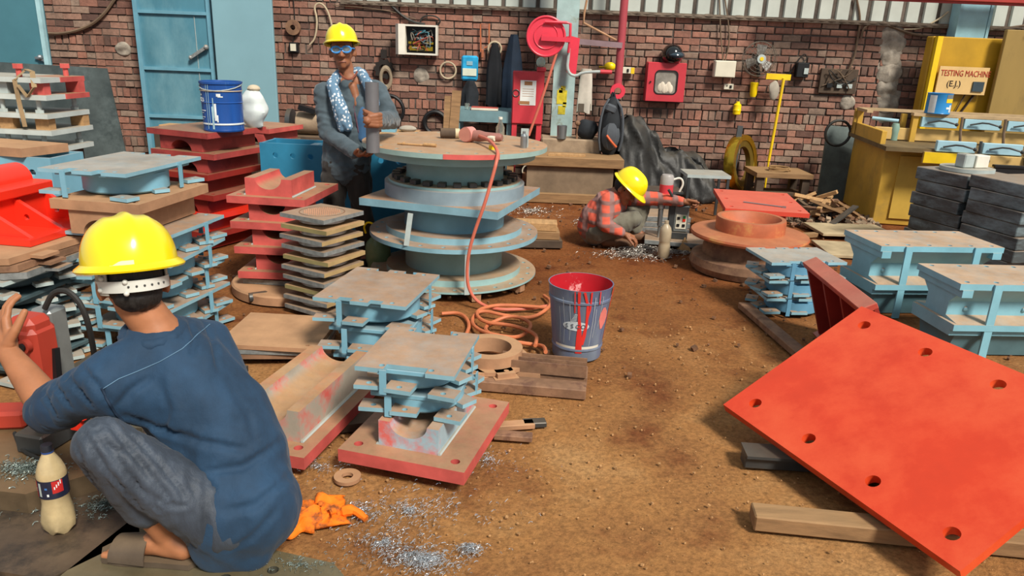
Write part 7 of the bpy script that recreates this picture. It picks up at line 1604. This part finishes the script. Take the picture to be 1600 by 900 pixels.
# ================================================================ metal swarf and grit (uncountable)
def swarf(name, label, spots, m_, seed, s0=.006, s1=.02, zf_=None):
    """spots: (x, y, radius_x, radius_y, count, heap height)"""
    rg = random.Random(seed); vs = []; fs = []
    for cx, cy, rx_, ry_, n, hh in spots:
        for _ in range(n):
            a = rg.uniform(0, 6.28); r0 = abs(rg.gauss(0, .5)); r0 = min(r0, 1.6); x = cx+rx_*r0*math.cos(a); y = cy+ry_*r0*math.sin(a)
            z0 = (zf_ or 0)+.002+hh*max(0, 1-r0)*rg.random(); L_ = rg.uniform(s0, s1); th = rg.uniform(0, 6.28); tl = rg.uniform(-.5, .6); cr = rg.uniform(.25, .5)*L_; tw = rg.uniform(2, 7); w_ = L_*.09+.0006
            k = 6; o = len(vs); d = Vector((math.cos(th), math.sin(th), tl*.5)); s = Vector((-math.sin(th), math.cos(th), 0)); u = Vector((0, 0, 1))
            for i in range(k):
                q = i/(k-1); p = Vector((x, y, z0))+d*(q-.5)*L_+s*cr*.5*math.sin(tw*q)+u*(cr*.5*(1-math.cos(tw*q))); p.z = max(p.z, (zf_ or 0)+.001)
                vs += [p, p+u*w_+s*w_*.6]
            fs += [(o+2*i, o+2*i+2, o+2*i+3, o+2*i+1) for i in range(k-1)]
    me = bpy.data.meshes.new(name); me.from_pydata(vs, [], fs); c = Vector((spots[0][0], spots[0][1], 0))
    return solo(name, label, 'swarf', me, m_, kind='stuff')
def S(px, py, rx_, ry_, n, h, z=0): p = G(px, py, z); return (p.x, p.y, rx_, ry_, n, h)
swarf('metal_swarf', 'bright curled metal swarf strewn over the floor in front of the red saddle', [S(735, 862, .05, .04, 420, .02), S(668, 882, .12, .07, 900, .02), S(640, 870, .25, .12, 700, .006), S(640, 800, .35, .2, 900, .004), S(560, 800, .12, .08, 350, .01), S(760, 720, .25, .15, 250, .002), S(600, 850, .2, .1, 400, .006), S(500, 730, .2, .1, 200, .003)], SILVER, 1, .006, .018)
swarf('metal_swarf', 'grey metal swarf heaped around the far drill and squatting worker', [S(1005, 392, .28, .13, 1500, .04), S(915, 350, .12, .18, 450, .04), S(985, 400, .4, .15, 700, .012), S(830, 330, .35, .3, 450, .004), S(1060, 395, .2, .1, 350, .01)], mat('dull_swarf', '9a948c', .4, metal=.5, var=.3), 2, .012, .035)
swarf('metal_swarf', 'fine silvery swarf over the dark plates beside the drink bottle', [S(40, 735, .16, .08, 900, .008, .157)], mat('oily_swarf', '93a09a', .3, metal=.7, var=.2), 3, .006, .02, .157)
swarf('metal_swarf', 'oily swarf on the plate between bottle and crouching worker', [S(165, 790, .1, .07, 350, .008, .087), S(100, 800, .2, .08, 160, .004, .087)], mat('oily_swarf', ''), 4, .005, .02, .087)
swarf('metal_swarf', 'fine swarf over the drilled plate at the bottom edge', [S(470, 885, .2, .06, 260, .003, .086)], mat('oily_swarf', ''), 5, .004, .014, .086)
def grit(n, x0, x1, y0, y1, s0, s1, seed):
    rg = random.Random(seed); mb = MB()
    for _ in range(n):
        x, y = rg.uniform(x0, x1), rg.uniform(y0, y1); s_ = s0+(s1-s0)*rg.random()**3
        mb.box(x, y, s_*.3-.004, s_, s_*rg.uniform(.6, 1), s_*.7, rz=rg.uniform(0, 90), rx=rg.uniform(-25, 25), ry=rg.uniform(-25, 25))
    return mb
solo('floor_grit', 'small stones and crumbs scattered over the earth floor', 'grit', grit(1800, -1.2, 2.4, 1.8, 4.2, .003, .011, 5), mat('grit_tan', 'a98054', .9, var=.3, scale=20), kind='stuff', angle=0)
solo('floor_grit', 'dark debris scattered along the floor near the stacks', 'grit', grit(900, -2.2, 3.4, 3.4, 8.2, .006, .03, 6), mat('grit_dark', '6f4f38', .9, var=.3, scale=20), kind='stuff', angle=0)
